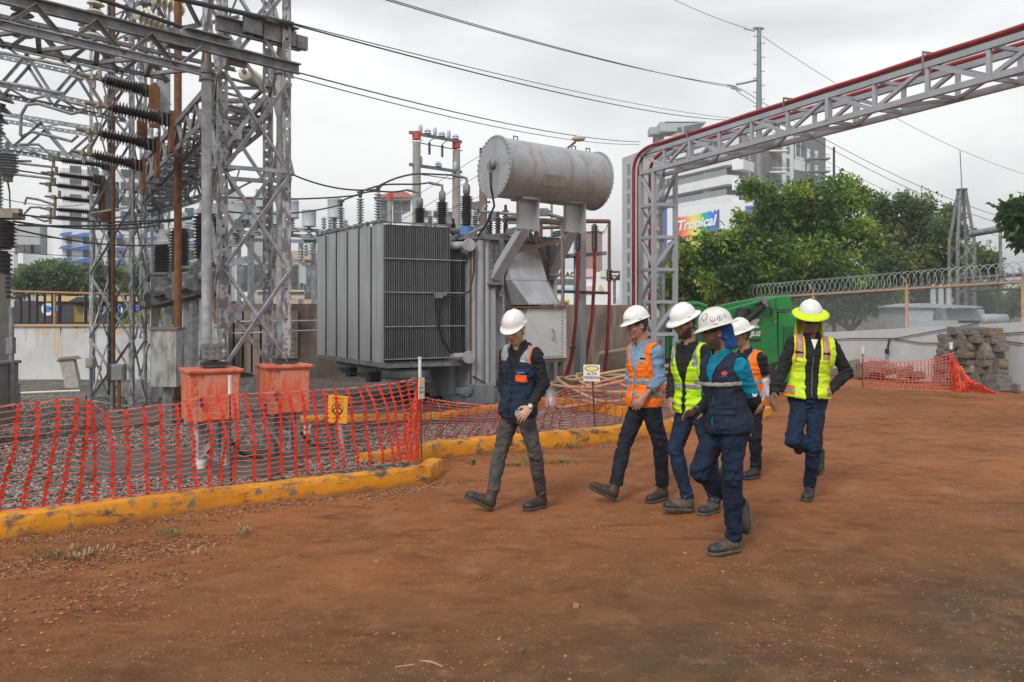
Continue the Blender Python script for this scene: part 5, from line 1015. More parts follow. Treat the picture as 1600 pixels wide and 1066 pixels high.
def crown(name, lobes, n, ls, mats, parent, seed=0, wts=(5,3,4,1), up=.35, shell=.55):
    """leaf sprays: each spray is four to six small leaves around a twig end"""
    rng = np.random.default_rng(seed); L_ = np.array([(c.x, c.y, c.z, rx, ry, rz) for c, rx, ry, rz in lobes]); vol = L_[:,3]*L_[:,4]*L_[:,5]; vol = vol**.7; pr = vol/vol.sum()
    li = rng.choice(len(L_), n, p=pr); d = rng.normal(size=(n,3)); d /= np.linalg.norm(d, axis=1)[:,None]; r = shell+(1-shell)*rng.random(n)**.6
    r = np.where(rng.random(n) < .3, rng.random(n)**.5*.8, r); bump = np.array([noise.noise(V(tuple(x*1.8+li_*3.1))) for x, li_ in zip(d, li)])
    b2 = np.array([noise.noise(V(tuple(x*4.5+li_*1.7))) for x, li_ in zip(d, li)]); r *= 1+.30*bump+.20*b2; c = L_[li,:3]+d*r[:,None]*L_[li,3:]
    nb = max(10, n//55); bi = rng.choice(n, nb); B0 = c[bi]; br = rng.uniform(.16, .42, nb)*L_[li[bi],3:].mean(1)**.6; own = rng.integers(0, nb, n); dd_ = rng.normal(size=(n,3)); dd_ /= np.linalg.norm(dd_, axis=1)[:,None]      # foliage gathers in tufts on the twig ends
    tuft = rng.random(n) < .86; c = np.where(tuft[:,None], B0[own]+dd_*(rng.random(n)**.45*br[own])[:,None]*np.array((1.25,1.25,.75)), c); d = np.where(tuft[:,None], dd_, d); 
    V_, F_, MI = [], [], []; k0 = 0
    cl = np.array([noise.noise(V((p[0]*.9, p[1]*.9, p[2]*1.1+seed))) for p in c]); w = np.array(wts, float); w /= w.sum()
    for i in range(n):
        base = c[i]; out = d[i]+np.array((0,0,up)); out /= np.linalg.norm(out)
        x = cl[i]+rng.normal()*.22
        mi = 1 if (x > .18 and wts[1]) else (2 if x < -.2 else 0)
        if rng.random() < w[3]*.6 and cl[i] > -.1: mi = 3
        if r[i] < .5: mi = 2  # inner leaves turn dark green: crown shade put into their colour
        for k in range(4):
            a = rng.normal(size=3)*.75+out; a /= np.linalg.norm(a); s = np.cross(a, rng.normal(size=3)); s /= np.linalg.norm(s)+1e-6
            l = ls*rng.uniform(.7,1.35); b = base+rng.normal(size=3)*ls*.5; m_ = b+a*l*.5; dn = np.array((0,0,-l*.18))
            V_ += [b, m_+s*l*.24, b+a*l+dn, m_-s*l*.24]; F_.append((k0,k0+1,k0+2,k0+3)); k0 += 4; MI.append(mi)
    me = bpy.data.meshes.new(name); me.from_pydata([tuple(v) for v in V_], [], F_)
    for m in mats: me.materials.append(m)
    me.polygons.foreach_set('material_index', MI); o = bpy.data.objects.new(name, me); col.objects.link(o); o.parent = parent; o.matrix_local = wmat(parent).inverted(); return o
def tree(label, px, Y, lobes, n, ls, mats, seed, group=None, tr_=.2, wts=(5,3,4,1), name='broadleaf_tree', base=0):
    x = at(px,0,Y).x; t = thing(name, label, 'tree', (x, Y, base), group=group); P = []
    for (lx, ly, dz, rx, rz) in lobes: c = at(lx, ly, Y+dz); k = (Y+dz)/F; P.append((c, rx*k, (rx+rz)/2*k*1.1, rz*k))
    crown('crown', P, n, ls, mats, t, seed, wts)
    rng = random.Random(seed); mb = MB(); zc = min(c.z for c, *_ in P); fork = V((x, Y, max(base+.6, zc*.45+base*.55)))
    mb.tube([V((x, Y, base-.1)), V((x+.05, Y, (base+fork.z)/2)), fork], [tr_, tr_*.8, tr_*.7], 10)
    for c, rx, ry, rz in P:
        mid = fork.lerp(c, .5)+V((rng.uniform(-.2,.2), rng.uniform(-.2,.2), .1)); mb.tube([fork, mid, c+Z*rz*.3], [tr_*.5, tr_*.32, tr_*.12], 6)
        for k in range(4): e = c+V((rng.uniform(-1,1)*rx, rng.uniform(-1,1)*ry, rng.uniform(-.2,.95)*rz))*.8; mb.tube([mid.lerp(c,.5), c.lerp(e,.5)+Z*.1, e], [tr_*.2, tr_*.12, tr_*.04], 5)
    mb.build('trunk', bark, t, smooth=True); return t
g_ = 'trees beyond the boundary wall'
tree('big green tree right of the gantry with yellow-green sprays', 1190, 30, [(1215,320,0,42,38),(1142,388,-.5,42,34),(1080,405,0,36,38),(1195,400,-1,55,48),(1262,345,.5,45,52),(1310,330,1,42,46),(1335,305,1.2,22,22),(1070,440,.5,34,34),(1130,440,-.8,45,38),(1260,420,-.6,60,50),(1185,300,.3,20,20),(1320,400,.5,45,50),(1350,355,.5,18,30),(1050,462,.5,18,25),(1190,462,-.8,60,22),(1255,300,.8,18,16),(1100,370,0,14,12),(1168,350,.2,16,14)], 13500, .17, leafm, 1, g_, .28, (5,4,3,3))  # yellow-green comes from the leaf colours, scattered by noise
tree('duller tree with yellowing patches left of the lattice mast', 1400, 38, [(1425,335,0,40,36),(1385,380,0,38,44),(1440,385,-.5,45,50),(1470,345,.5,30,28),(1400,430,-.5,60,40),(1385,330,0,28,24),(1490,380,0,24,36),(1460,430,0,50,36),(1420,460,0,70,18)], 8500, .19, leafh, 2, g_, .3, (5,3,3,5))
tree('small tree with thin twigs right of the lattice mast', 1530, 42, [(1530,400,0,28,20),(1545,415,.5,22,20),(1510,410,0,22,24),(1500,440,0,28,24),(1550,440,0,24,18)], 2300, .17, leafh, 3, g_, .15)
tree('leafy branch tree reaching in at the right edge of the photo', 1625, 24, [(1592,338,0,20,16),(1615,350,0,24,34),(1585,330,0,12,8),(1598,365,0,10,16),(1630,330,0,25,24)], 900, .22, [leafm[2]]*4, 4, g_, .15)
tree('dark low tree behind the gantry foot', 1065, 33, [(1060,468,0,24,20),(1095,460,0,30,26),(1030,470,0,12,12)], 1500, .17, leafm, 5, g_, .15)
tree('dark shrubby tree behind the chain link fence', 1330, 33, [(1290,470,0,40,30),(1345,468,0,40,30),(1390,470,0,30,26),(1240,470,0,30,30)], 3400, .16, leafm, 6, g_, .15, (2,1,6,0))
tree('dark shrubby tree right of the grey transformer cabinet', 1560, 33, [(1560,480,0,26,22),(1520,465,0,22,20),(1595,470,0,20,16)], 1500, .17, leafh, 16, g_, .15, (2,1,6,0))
gl = 'trees behind the left white wall'
for i, (px, Y, lobes, n, lb) in enumerate(((55,50,[(50,438,0,22,24),(72,432,0,18,24)],1500,'round green tree behind the black fence, leftmost of the row'), (112,50,[(100,432,0,24,24),(128,440,0,22,22),(88,428,0,14,12)],1700,'tree behind the peak of the black fence'), (165,50,[(160,436,0,24,24),(185,440,0,20,20),(145,428,0,14,14)],1700,'tree with palm-like tufts behind the rusty conduit'), (235,48,[(232,428,0,22,28),(250,418,0,20,18),(215,445,0,20,16)],1700,'tree showing between slender tower and breaker'), (300,48,[(300,440,0,40,24)],900,'tree half hidden behind the breaker legs'))):
    tree(lb, px, Y, lobes, n, .24, leafh, 20+i, gl, .14)
tree('bright green bush above the left white wall near the breaker', 225, 23, [(222,502,0,14,9),(240,500,0,12,8),(208,508,0,8,6)], 500, .10, [leafm[1]]*4, 30, None, .04, name='bush')
mb = MB(); mb.prism([at(-400,505,60), at(-400,448,60), at(250,452,60), at(345,470,60), at(345,505,60)], (0,6,0)); 
# ---------------------------------------------------------------- buildings
glass = mat('window_glass', (.06,.07,.08), (.11,.125,.14), scale=1.2, rough=.15)
def fac(t, a, b, z0, z1, depth, m, name='wall'):
    """block whose front runs from a to b"""
    a = V((a.x,a.y,0)); b = V((b.x,b.y,0)); d = (b-a).normalized(); n = V((-d.y, d.x, 0)); n = n if n.y > 0 else -n; mb = MB(); P = [a, b, b+n*depth, a+n*depth]
    mb.prism([p+Z*z0 for p in P], (0,0,z1-z0)); return mb.build(name, m, t), n
def wins(t, a, b, n, cols_, zs, w_, h_, m=glass, frame=None, name='window', dep=.08):
    a = V((a.x,a.y,0)); b = V((b.x,b.y,0))
    for u in cols_:
        for z in zs:
            p = a.lerp(b, u); d = (b-a).normalized(); c = V((p.x, p.y, z))-n*.02; M = Matrix((d, n, Z)).transposed(); mb = MB(); mb.box(c, (w_, dep, h_), M=M); o = mb.build(name, m, t)
            if frame: mb = MB(); mb.box(c-n*.04+V((0,0,-h_*.5-.08)), (w_*1.15, .25, .12), M=M); mb.box(c-n*.05, (.07,.06,h_), M=M); mb.build('frame', frame, o)
bwhite = mat('building_white', (.80,.81,.83), (.74,.75,.77), scale=.4, rough=.8); bgrey = mat('building_grey', (.17,.17,.175), (.20,.20,.205), scale=.3, rough=.8); bbrown = mat('building_brown', (.24,.185,.15), (.20,.155,.125), scale=.3, rough=.8); bbeige = mat('building_beige', (.48,.42,.37), (.42,.37,.33), scale=.3, rough=.8); blgrey = mat('building_light_grey', (.40,.41,.42), (.36,.37,.38), scale=.3, rough=.8)
t = thing('apartment_building', 'tall grey and beige block with rows of small windows behind the gantry column', 'building', at(1010,480,160))
a, b = at(972,0,165), at(1008,0,156); o, n = fac(t, a, b, 0, at(0,240,160).z, 16, blgrey); zs = [at(0,y,160).z for y in (262,285,308,332,355,378,402,425,448,470)]
wins(t, a, b, n, (.3,), zs, 1.0, 1.9); a2, b2 = at(1008,0,155), at(1058,0,142); o, n = fac(t, a2, b2, 0, at(0,222,150).z, 16, bbeige); wins(t, a2, b2, n, (.45,.62), zs, 1.3, 1.7); wins(t, a2, b2, n, (.85,), [z+.6 for z in zs], 2.4, 2.3)
a3, b3 = at(1020,0,157), at(1100,0,148); o, n = fac(t, a3, b3, at(0,224,150).z, at(0,203,150).z, 10, blgrey, 'penthouse'); wins(t, a3, b3, n, (.12,), [at(0,213,152).z], 2.5, 1.5); wins(t, a3, b3, n, (.42,.78), [at(0,205,150).z], 3.6, 2.1)
mb = MB(); mb.box(at(1062,197,152)+V((0,3,0)), (6.5,5,1.6)); mb.box(at(1072,190,152)+V((0,3,0)), (7,5,.25)); mb.box(at(1028,203,155)+V((0,2,0)), (2.5,3,1.2)); mb.build('roof_room', blgrey, t)
t = thing('apartment_building', 'white apartment block with long white balcony bands and brown corner beside the green tree', 'building', at(1140,480,125))
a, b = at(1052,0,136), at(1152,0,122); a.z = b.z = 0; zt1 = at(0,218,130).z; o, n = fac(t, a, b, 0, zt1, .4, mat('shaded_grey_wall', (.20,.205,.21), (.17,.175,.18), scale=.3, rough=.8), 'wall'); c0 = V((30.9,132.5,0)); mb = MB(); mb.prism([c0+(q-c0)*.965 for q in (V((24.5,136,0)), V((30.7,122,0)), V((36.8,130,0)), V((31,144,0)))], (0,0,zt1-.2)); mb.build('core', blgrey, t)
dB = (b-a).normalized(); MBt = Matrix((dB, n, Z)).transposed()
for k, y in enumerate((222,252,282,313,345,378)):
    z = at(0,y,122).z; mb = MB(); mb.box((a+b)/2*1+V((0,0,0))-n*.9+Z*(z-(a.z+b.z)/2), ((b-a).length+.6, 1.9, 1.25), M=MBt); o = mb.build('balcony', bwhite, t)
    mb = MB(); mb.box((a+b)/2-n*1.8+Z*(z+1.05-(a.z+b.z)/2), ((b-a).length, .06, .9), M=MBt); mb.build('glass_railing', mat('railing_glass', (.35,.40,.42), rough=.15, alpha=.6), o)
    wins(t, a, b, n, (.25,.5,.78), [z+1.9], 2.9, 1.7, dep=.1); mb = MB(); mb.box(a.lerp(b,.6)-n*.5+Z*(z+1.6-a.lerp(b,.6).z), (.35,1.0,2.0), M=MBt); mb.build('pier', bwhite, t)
mb = MB(); mb.box(a-n*.6+Z*(at(0,300,142).z-a.z), (.8,1.6,15), M=MBt); mb.build('end_pier', bwhite, t)
c, d_ = at(1152,0,122), at(1196,0,130); c.z = d_.z = 0; o, n2 = fac(t, c, d_, 0, at(0,212,122).z, .4, bbrown, 'brown_wall'); zs = [at(0,y,126).z for y in (240,270,301,332)]
wins(t, c, d_, n2, (.2,.45,.78), zs, .95, 2.0, m=bwhite); wins(t, c, d_, n2, (.2,.45,.78), [z-.1 for z in zs], .6, 1.5, dep=.3)
for z in zs: mb = MB(); d0 = (d_-c).normalized(); mb.box(c-n2*.6+d0*.6+Z*(z-2.4-c.z), (3.8,1.6,1.3), M=Matrix((d0,n2,Z)).transposed()); mb.build('balcony', bwhite, t)
t = thing('apartment_building', 'dark grey apartment block with white vertical strip, right of the utility pole', 'building', at(1240,480,135))
a, b = at(1196,0,132), at(1222,0,134); a.z = b.z = 0; o, n = fac(t, a, b, 0, at(0,213,133).z, 12, bgrey); zs = [at(0,y,133).z for y in (225,258,290,318)]; wins(t, a, b, n, (.4,), zs, 1.4, 1.8)
for z in zs: mb = MB(); mb.box(a.lerp(b,.5)-n*.7+Z*(z-1.2-a.z), (2.6,1.4,.2)); mb.box(a.lerp(b,.5)-n*1.4+Z*(z-.6-a.z), (2.6,.05,.08)); mb.build('balcony', bwhite, t)
a, b = at(1222,0,134), at(1240,0,136); o, n = fac(t, a, b, 0, at(0,205,135).z, 12, bwhite, 'white_wall'); wins(t, a, b, n, (.5,), [at(0,y,135).z for y in (230,258,285,312)], .8, 2.0)
a, b = at(1240,0,136), at(1290,0,142); o, n = fac(t, a, b, 0, at(0,210,139).z, 12, bgrey, 'wall'); wins(t, a, b, n, (.18,), [at(0,232,138).z], 2.4, 3.8, m=bwhite); wins(t, a, b, n, (.12,.26), [at(0,y,138).z for y in (225,238)], .9, 1.6, dep=.3); wins(t, a, b, n, (.18,), [at(0,260,138).z], 3.0, 1.6, m=bwhite); wins(t, a, b, n, (.45,.7), [at(0,y,138).z for y in (240,263,286,310)], .8, 1.6, m=bwhite)
for y in (250,270,300): mb = MB(); mb.box(at(1276,y,138)-V((0,.8,0)), (3.2,1.6,.2)); mb.box(at(1276,y-6,138)-V((0,1.6,0)), (3.2,.05,.08)); mb.box(at(1276,y-3,138)-V((0,1.6,0)), (3.2,.05,.05)); mb.build('balcony', bgrey, t)
# billboard
t = thing('billboard', 'white billboard with a rainbow paint splash reading Tropical half hidden by the tree', 'billboard', at(1110,480,100)); a, b = at(1036,0,104), at(1182,0,95); a.z = b.z = 0; dB = (b-a).normalized(); n = V((dB.y,-dB.x,0)); n = n if n.y < 0 else -n
fr = face_rot(n); z0, z1 = at(0,403,100).z, at(0,325,100).z+.3; MB_ = Matrix((dB, n, Z)).transposed(); Lb = (b-a).length
mb = MB(); mb.box((a+b)/2+Z*(z0+z1)/2, (Lb, .3, z1-z0), M=MB_); mb.build('panel', mat('panel_white', (.75,.76,.78), rough=.5), t)
mb = MB(); mb.box(a+dB*.35+n*.17+Z*(z0+z1)/2, (.7, .04, z1-z0), M=MB_); mb.box(b-dB*.7+n*.17+Z*((z0+z1)/2), (1.1, .04, (z1-z0)*.8), M=MB_); mb.build('blue_border', mat('border_blue', (.06,.16,.55), rough=.5), t)
rb = bpy.data.materials.new('rainbow_print'); rb.use_nodes = True; nt = rb.node_tree; tc = nt.nodes.new('ShaderNodeTexCoord'); sx = nt.nodes.new('ShaderNodeSeparateXYZ'); cr = nt.nodes.new('ShaderNodeValToRGB'); nt.links.new(tc.outputs['Generated'], sx.inputs[0]); nt.links.new(sx.outputs['X'], cr.inputs[0]); nt.links.new(cr.outputs[0], nt.nodes['Principled BSDF'].inputs['Base Color'])
el = cr.color_ramp.elements; el[0].position = .12; el[0].color = (.75,.06,.07,1); el[1].position = 1; el[1].color = (.13,.05,.28,1)
for p_, c_ in ((.3,(.85,.35,.12)),(.45,(.85,.75,.15)),(.58,(.55,.70,.12)),(.66,(.02,.42,.22)),(.76,(.0,.35,.70)),(.88,(.05,.18,.60))): e_ = el.new(p_); e_.color = (*c_, 1)
rng = random.Random(8); top, bot = [], []
for i in range(41): f = i/40; x = 1.6+f*6.2; hgt_ = (z1-z0); tz = z1-.9-.5*(1-f)+(rng.uniform(0,.35))+(.35 if f < .12 else 0); bz = z0+1.2-.1*math.sin(f*3)+(0 if f < .9 else (f-.9)*16); top.append(a+dB*x+n*.18+Z*tz); bot.append(a+dB*x+n*.18+Z*min(bz, tz-.3))
mb = MB(); mb.add(top+bot, [(i, i+41, i+42, i+1) for i in range(40)]); o = mb.build('rainbow_splash', rb, t)
text('Tropical', 1.55, lw, t, a+dB*4.7+n*.24+Z*(z0+3.85), fr @ Matrix.Rotation(R(4), 3, 'Z'), ext=.02, bold=.05, italic=.3)
mb = MB(); mb.box(a+dB*2+Z*(z0/2), (.4,.3,z0), M=MB_); mb.box(b-dB*2+Z*(z0/2), (.4,.3,z0), M=MB_); mb.build('post', galvd, t)
# shops right of the transformer
t = thing('shop_building', 'long white shop with pink and blue panels and a lettered sign behind the red cables', 'shop', at(920,480,62))
mb = MB(); a, b = at(855,475,62), at(968,425,62); mb.box(((a.x+b.x)/2, 65, b.z/2), (b.x-a.x, 6, b.z)); mb.build('wall', bwhite, t)
for i, (x0,y0,x1,y1,c_,nm) in enumerate(((862,421,896,436,(.75,.75,.76),'sign_board'),(912,420,928,433,(.72,.45,.47),'pink_panel'),(912,447,928,458,(.72,.50,.50),'pink_panel'),(938,423,950,433,(.62,.68,.45),'green_panel'),(868,449,878,457,(.25,.50,.70),'blue_panel'),(882,449,896,454,(.35,.58,.75),'blue_panel'),(862,438,912,443,(.12,.12,.13),'awning'),(862,440,866,480,(.65,.50,.04),'yellow_post'))):
    mb = MB(); p, q = at(x0,y1,61.9), at(x1,y0,61.9); mb.box(((p.x+q.x)/2, 61.9, (p.z+q.z)/2), (q.x-p.x, .12, q.z-p.z)); o = mb.build(nm, mat('shop_'+str(i), c_, rough=.6), t)
    if i == 0: text('O DE ACE', .50, blk, o, at(879,429.5,61.8), face_rot((0,-1,0)), ext=.01, bold=.012)
mb = MB(); p = at(938,450,61.9); mb.prism([at(936,456,61.8), at(936,449,61.8), at(939,444,61.8), at(942,449,61.8), at(942,456,61.8)], (0,.1,0)); mb.build('lantern_sign', mat('lantern', (.55,.50,.25), rough=.5), t)
t = thing('shop_sign', 'dark square roof sign with a pale chevron mark above the white shop', 'sign', at(960,440,60)); mb = MB(); mb.box(at(960,431,60), (.72,.3,.62)); mb.build('box', blk, t); mb = MB(); mb.prism([at(953,427,59.8),at(968,427,59.8),at(960,436,59.8)], (0,.03,0)); mb.build('chevron', lw, t); mb = MB(); mb.prism([at(956,429,59.75),at(965,429,59.75),at(960,433.5,59.75)], (0,.03,0)); mb.build('chevron_core', mat('chevron_red', (.45,.12,.10), rough=.5), t); mb = MB(); mb.bar(at(960,475,60), at(960,437,60), .15); mb.build('post', galvd, t)
t = thing('brown_building', 'plain brown block rising behind the cable stand', 'building', at(922,480,85)); mb = MB(); a, b = at(905,480,85), at(941,362,85); mb.box(((a.x+b.x)/2, 88, b.z/2), (b.x-a.x, 6, b.z)); mb.build('wall', mat('block_rose', (.30,.20,.17), (.27,.18,.155), scale=.4, rough=.8), t); mb = MB(); mb.box(((a.x+b.x)/2, 88, b.z+.15), (b.x-a.x+.4, 6.4, .3)); mb.build('parapet', bwhite, t)
t = thing('truck', 'yellow truck cab seen behind the red cables', 'truck', at(879,482,50)); ym = mat('truck_yellow', (.62,.42,.01), rough=.4); mb = MB(); a, b = at(868,487,50), at(890,468,50); mb.box(((a.x+b.x)/2, 51, (a.z+b.z)/2), (b.x-a.x, 2, b.z-a.z)); mb.build('cab', ym, t, bevel=.05); mb = MB(); mb.box(at(879,475,49.95), (.6,.06,.2)); mb.build('windscreen', glass, t)
for k in (-1, 1): mb = MB(); mb._lathe(V((at(879,0,50).x+k*.28, 50.1, .45)), V((0,1,0)), [(0,0),(.35,0),(.35,.25),(0,.25)], 16); mb.build('wheel', blackr, t)
mb = MB(); mb.box((at(879,0,50).x, 51, .75), (.75,1.9,.6)); mb.build('bumper', mat('truck_blue', (.04,.07,.14), rough=.4), t)
# left flats
t = thing('apartment_building', 'white flats with rows of blue awnings behind the left towers', 'building', at(170,480,95)); a, b = at(97,0,92), at(262,0,98); o, n = fac(t, a, b, 0, at(0,262,92).z, 10, bwhite)
aw = mat('awning_blue', (.03,.10,.38), (.04,.13,.42), scale=2, rough=.6)
for px, w_ in ((118,1.0),(137,1.7),(177,1.7),(226,1.7)):
    for y in (377,397,417): u = (at(px,0,94).x-a.x)/(b.x-a.x); p = a.lerp(b, u); zc = at(0,y,94).z; mb = MB(); mb.box(V((p.x,p.y,zc))-n*.02, (w_*.85,.08,.75)); k = mb.build('window', glass, t); mb = MB(); c = V((p.x,p.y,zc+.55)); mb.prism([c+V((-w_/2,0,.28)), c+V((w_/2,0,.28)), c+V((w_/2,-.8,-.12)), c+V((-w_/2,-.8,-.12))], (0,0,-.06)); mb.build('awning', aw, k)
zs = [at(0,y,94).z for y in (268,288,312,335,352)]; wins(t, a, b, n, (.12,.28,.42), zs, 1.1, .75); wins(t, a, b, n, (.62,.88), zs, 1.7, .9)
mb = MB()
for y in (300,322,344,366,386,406): mb.box(((a.x+b.x)/2, (a.y+b.y)/2-.05, at(0,y,94).z), (b.x-a.x, .14, .12))
mb.build('floor_band', blgrey, t)
for i, (x0,x1,yt,Y,m_,lb,wc) in enumerate(((80,98,276,105,bbeige,'narrow beige tower left of the white flats',(.3,.7)),(22,62,352,100,blgrey,'pale weathered block behind the left edge breaker',(.25,.6,.85)),(56,84,378,120,bbeige,'small beige houses block far behind the fence',(.3,.7)),(28,36,395,90,bwhite,'thin white block low behind the fence end',(.5,)),(282,352,292,110,bwhite,'white building with pale blue bands behind the breaker',(.2,.5,.8)),(425,512,392,70,mat('building_peach',(.50,.36,.26),(.44,.32,.24),scale=.4,rough=.8),'low peach building behind the grey cans',(.3,.7)))):
    t = thing('apartment_building', lb, 'building', at((x0+x1)/2,480,Y)); a, b = at(x0,0,Y), at(x1,0,Y); o, n = fac(t, a, b, 0, at(0,yt,Y).z, 8, m_); zs = list(np.arange(3, at(0,yt,Y).z-1, 2.6)); wins(t, a, b, n, wc, zs, 1.1 if x1-x0 > 20 else .5, 1.1)
    if i == 4:
        mb = MB()
        for z in zs: mb.box(((a.x+b.x)/2, Y-.3, z-1.1), (b.x-a.x, .6, .35))
        mb.build('blue_band', mat('band_blue', (.35,.50,.62), rough=.6), t)
# houses behind the transformer
for (x0,x1,yr,ye,yb,Y,lb) in ((584,652,295,310,350,75,'white house with a terracotta hipped roof behind the concrete frame'),(362,402,304,318,345,90,'white house with a dark red hipped roof behind the near tower')):
    t = thing('house', lb, 'house', at((x0+x1)/2,480,Y)); a, b = at(x0+6,0,Y), at(x1-6,0,Y); o, n = fac(t, a, b, 0, at(0,ye,Y).z, 5, bwhite); wins(t, a, b, n, (.2,.55,.8), [at(0,y,Y).z for y in (ye+12,ye+30)], .7, .9)
    c = at((x0+x1)/2, yr, Y); e = at(0,ye,Y).z; x_0, x_1 = at(x0,0,Y).x, at(x1,0,Y).x; mb = MB(); mb.add([(x_0,Y-.6,e),(x_1,Y-.6,e),(x_1,Y+5.6,e),(x_0,Y+5.6,e),(c.x-.5,Y+2.5,c.z+.1),(c.x+.5,Y+2.5,c.z+.1)], [(0,1,5,4),(1,2,5),(2,3,4,5),(3,0,4),(3,2,1,0)]); mb.build('roof', mat('terracotta_roof' if x0 > 500 else 'dark_red_roof', (.30,.10,.07) if x0 > 500 else (.14,.06,.055), (.22,.08,.06), scale=6, rough=.8), t)
t = thing('wall_building', 'white apartment front with small windows right behind the bushings', 'building', at(690,480,70)); a, b = at(652,0,70), at(760,0,72); o, n = fac(t, a, b, 0, at(0,326,70).z, 8, bwhite); wins(t, a, b, n, (.1,.3,.5,.7,.9), [at(0,y,70).z for y in (334,352)], .8, .5)
# ---------------------------------------------------------------- poles, cans and racks
conc = mat('concrete_pole', (.33,.32,.30), (.27,.26,.245), scale=8, rough=.85, bump=.2); redp = mat('red_paint_band', (.50,.06,.06), rough=.6); bluei = mat('pale_blue_glass', (.45,.50,.62), rough=.3)
t = thing('pole_frame', 'twin concrete poles with red tops joined by two crossarms of insulators', 'utility frame', at(680,480,30))
P1, P2 = at(651,208,30), at(713,222,31.6)
for p in (P1, P2): mb = MB(); mb.tube([V((p.x,p.y,0)), V((p.x,p.y,p.z-.3))], [.19,.13], 12); k = mb.build('pole', conc, t); mb = MB(); mb.tube([V((p.x,p.y,p.z-.22)), V((p.x,p.y,p.z+.05))], .145, 12); mb.build('red_top', redp, k)
for y0, y1, nn in ((207,222,6),(257,269,3)):
    p, q = at(640,y0,29.8), at(721,y1,31.7); mb = MB(); mb.bar(p, q, .08, .10); mb.bar(p+V((.05,.3,-.25)), q+V((0,.3,-.25)), .03); k = mb.build('crossarm', galvd, t)
    for i in range(nn): mb = MB(); c = p.lerp(q, .2+.68*i/(nn-1)); mb._lathe(c+Z*.04, Z, [(.05,0),(.14,.03),(.10,.08),(.12,.12),(.04,.2)] if i % 2 else [(.04,0),(.07,.05),(.07,.22),(.05,.28)], 12); mb.build('insulator', bluei, k, smooth=True)
for px, y0, y1 in ((652,225,238),(671,222,242),(691,226,246)): mb = MB(); insul(mb, at(px,y1,30.2), at(px,y0,30.2), .03, .055, 6, 10); mb.tube([at(px,y0,30.2), at(px+3,y0-3,30.2), at(px+8,y0-6,30.2)], .015, 5); mb.build('fuse_cutout', porcd, t)
p = at(609,304,36); mb = MB(); mb.tube([(p.x,p.y,0),(p.x,p.y,p.z)], [.14,.09], 10); t = simple('concrete_pole', mb, conc, 'thin concrete pole with a red top behind the radiator bank', 'pole'); mb = MB(); mb.cyl(p-Z*.25, p+Z*.03, .12, 10); mb.build('red_top', redp, t)
mb = MB(); p = at(755,232,25); mb.tube([(p.x,p.y,0),(p.x,p.y,p.z)], [.14,.11], 10); t = simple('wooden_pole', mb, mat('old_wood', (.20,.15,.11), (.13,.10,.08), scale=8, rough=.9, stretch=(1,1,.2)), 'old brown wooden pole with line wires behind the left end of the oil tank', 'pole'); mb = MB(); mb.box(p-Z*.1, (.2,.2,.2)); mb.cyl(p+V((-.2,0,-1.5)), p+V((.2,0,-1.5)), .03, 6); mb.build('bracket', darks, t)
t = thing('street_lamp', 'street lamp arm with oval head sticking up behind the oil tank', 'street lamp', at(862,480,27)); mb = MB(); p = at(862,256,27); mb.tube([(p.x,27,0),(p.x,27,p.z-.2),at(866,248,27),at(899,222,26.5)], .035, 8); mb.build('arm', galvd, t); mb = MB(); mb.ball(at(904,217,26.4), .17, 14, 8, (1.2,.7,.5)); mb.build('lamp_head', mat('lamp_head', (.40,.34,.22), rough=.4), t, smooth=True)
# green steel utility pole
t = thing('utility_pole', 'tall grey-green steel utility pole with climbing steps behind the gantry', 'utility pole', at(1187,480,46)); gpm = mat('pole_grey_green', (.22,.27,.28), (.18,.22,.23), scale=4, rough=.5, metal=.2); p = at(1186,45,46)
mb = MB(); mb.tube([(p.x,46,0),(p.x,46,p.z)], [.26,.11], 12); mb.build('pole', gpm, t, smooth=True); mb = MB()
for k in range(26): z = p.z-.4-k*.36; s = 1 if k % 2 else -1; mb.bar((p.x,46,z),(p.x+s*.30,46,z+.02),.035)
mb.build('step', gpm, t); mb = MB(); q = at(1150,132,45.5); mb.tube([q, q+V((.4,0,.06)), at(1184,125,46)], .05, 8); mb.build('arm', gpm, t); mb = MB(); mb.box(p+V((-.1,0,.02)), (.4,.1,.1)); mb.box(at(1187,45,46), (.4,.2,.06)); mb.build('bracket', galvd, t)
for x, y in ((1145,134),(1151,139),(1172,46)): mb = MB(); c = at(x,y,45.4); mb.tube([c-V((.3,0,-.05)), c+V((.25,0,-.08))], .05, 8); mb.build('clamp', bluei, t)
mb = MB(); p = at(1303,230,34); mb.tube([(p.x,34,0),(p.x,34,p.z)], [.07,.045], 8); simple('thin_pole', mb, darks, 'thin dark pole rising out of the big green tree', 'pole')
# transformer cabinet and mast behind the right wall
t = thing('pad_transformer', 'light grey cabinet transformer with three bushings behind the chain link fence', 'transformer', at(1480,505,27)); lg = mat('light_grey_paint', (.42,.45,.47), (.37,.40,.42), scale=2, rough=.5)
Y = 27; mb = MB(); mb.prism([at(1415,505,Y),at(1416,480,Y),at(1464,478,Y),at(1464,505,Y)], (0,2,0)); mb.prism([at(1478,505,Y+.3),at(1478,482,Y+.3),at(1538,483,Y+.3),at(1538,505,Y+.3)], (0,1.4,0)); mb.build('case', lg, t); mb = MB(); mb.prism([at(1413,479,Y-.1),at(1450,474,Y-.1),at(1535,479,Y-.1),at(1535,481,Y-.1),at(1413,481,Y-.1)], (0,2,0)); mb.build('lid', lg, t); mb = MB(); mb.prism([at(1463,506,Y-.2),at(1463,482,Y-.2),at(1477,482,Y-.2),at(1483,506,Y-.2)], (0,.3,0)); mb.build('duct', galvd, t); mb = MB(); mb.box(at(1440,503,Y+.5)-Z*.7, (1.5,1.5,1.5)); mb.box(at(1510,503,Y+.8)-Z*.7, (1.1,1,1.5)); mb.build('base', lg, t)
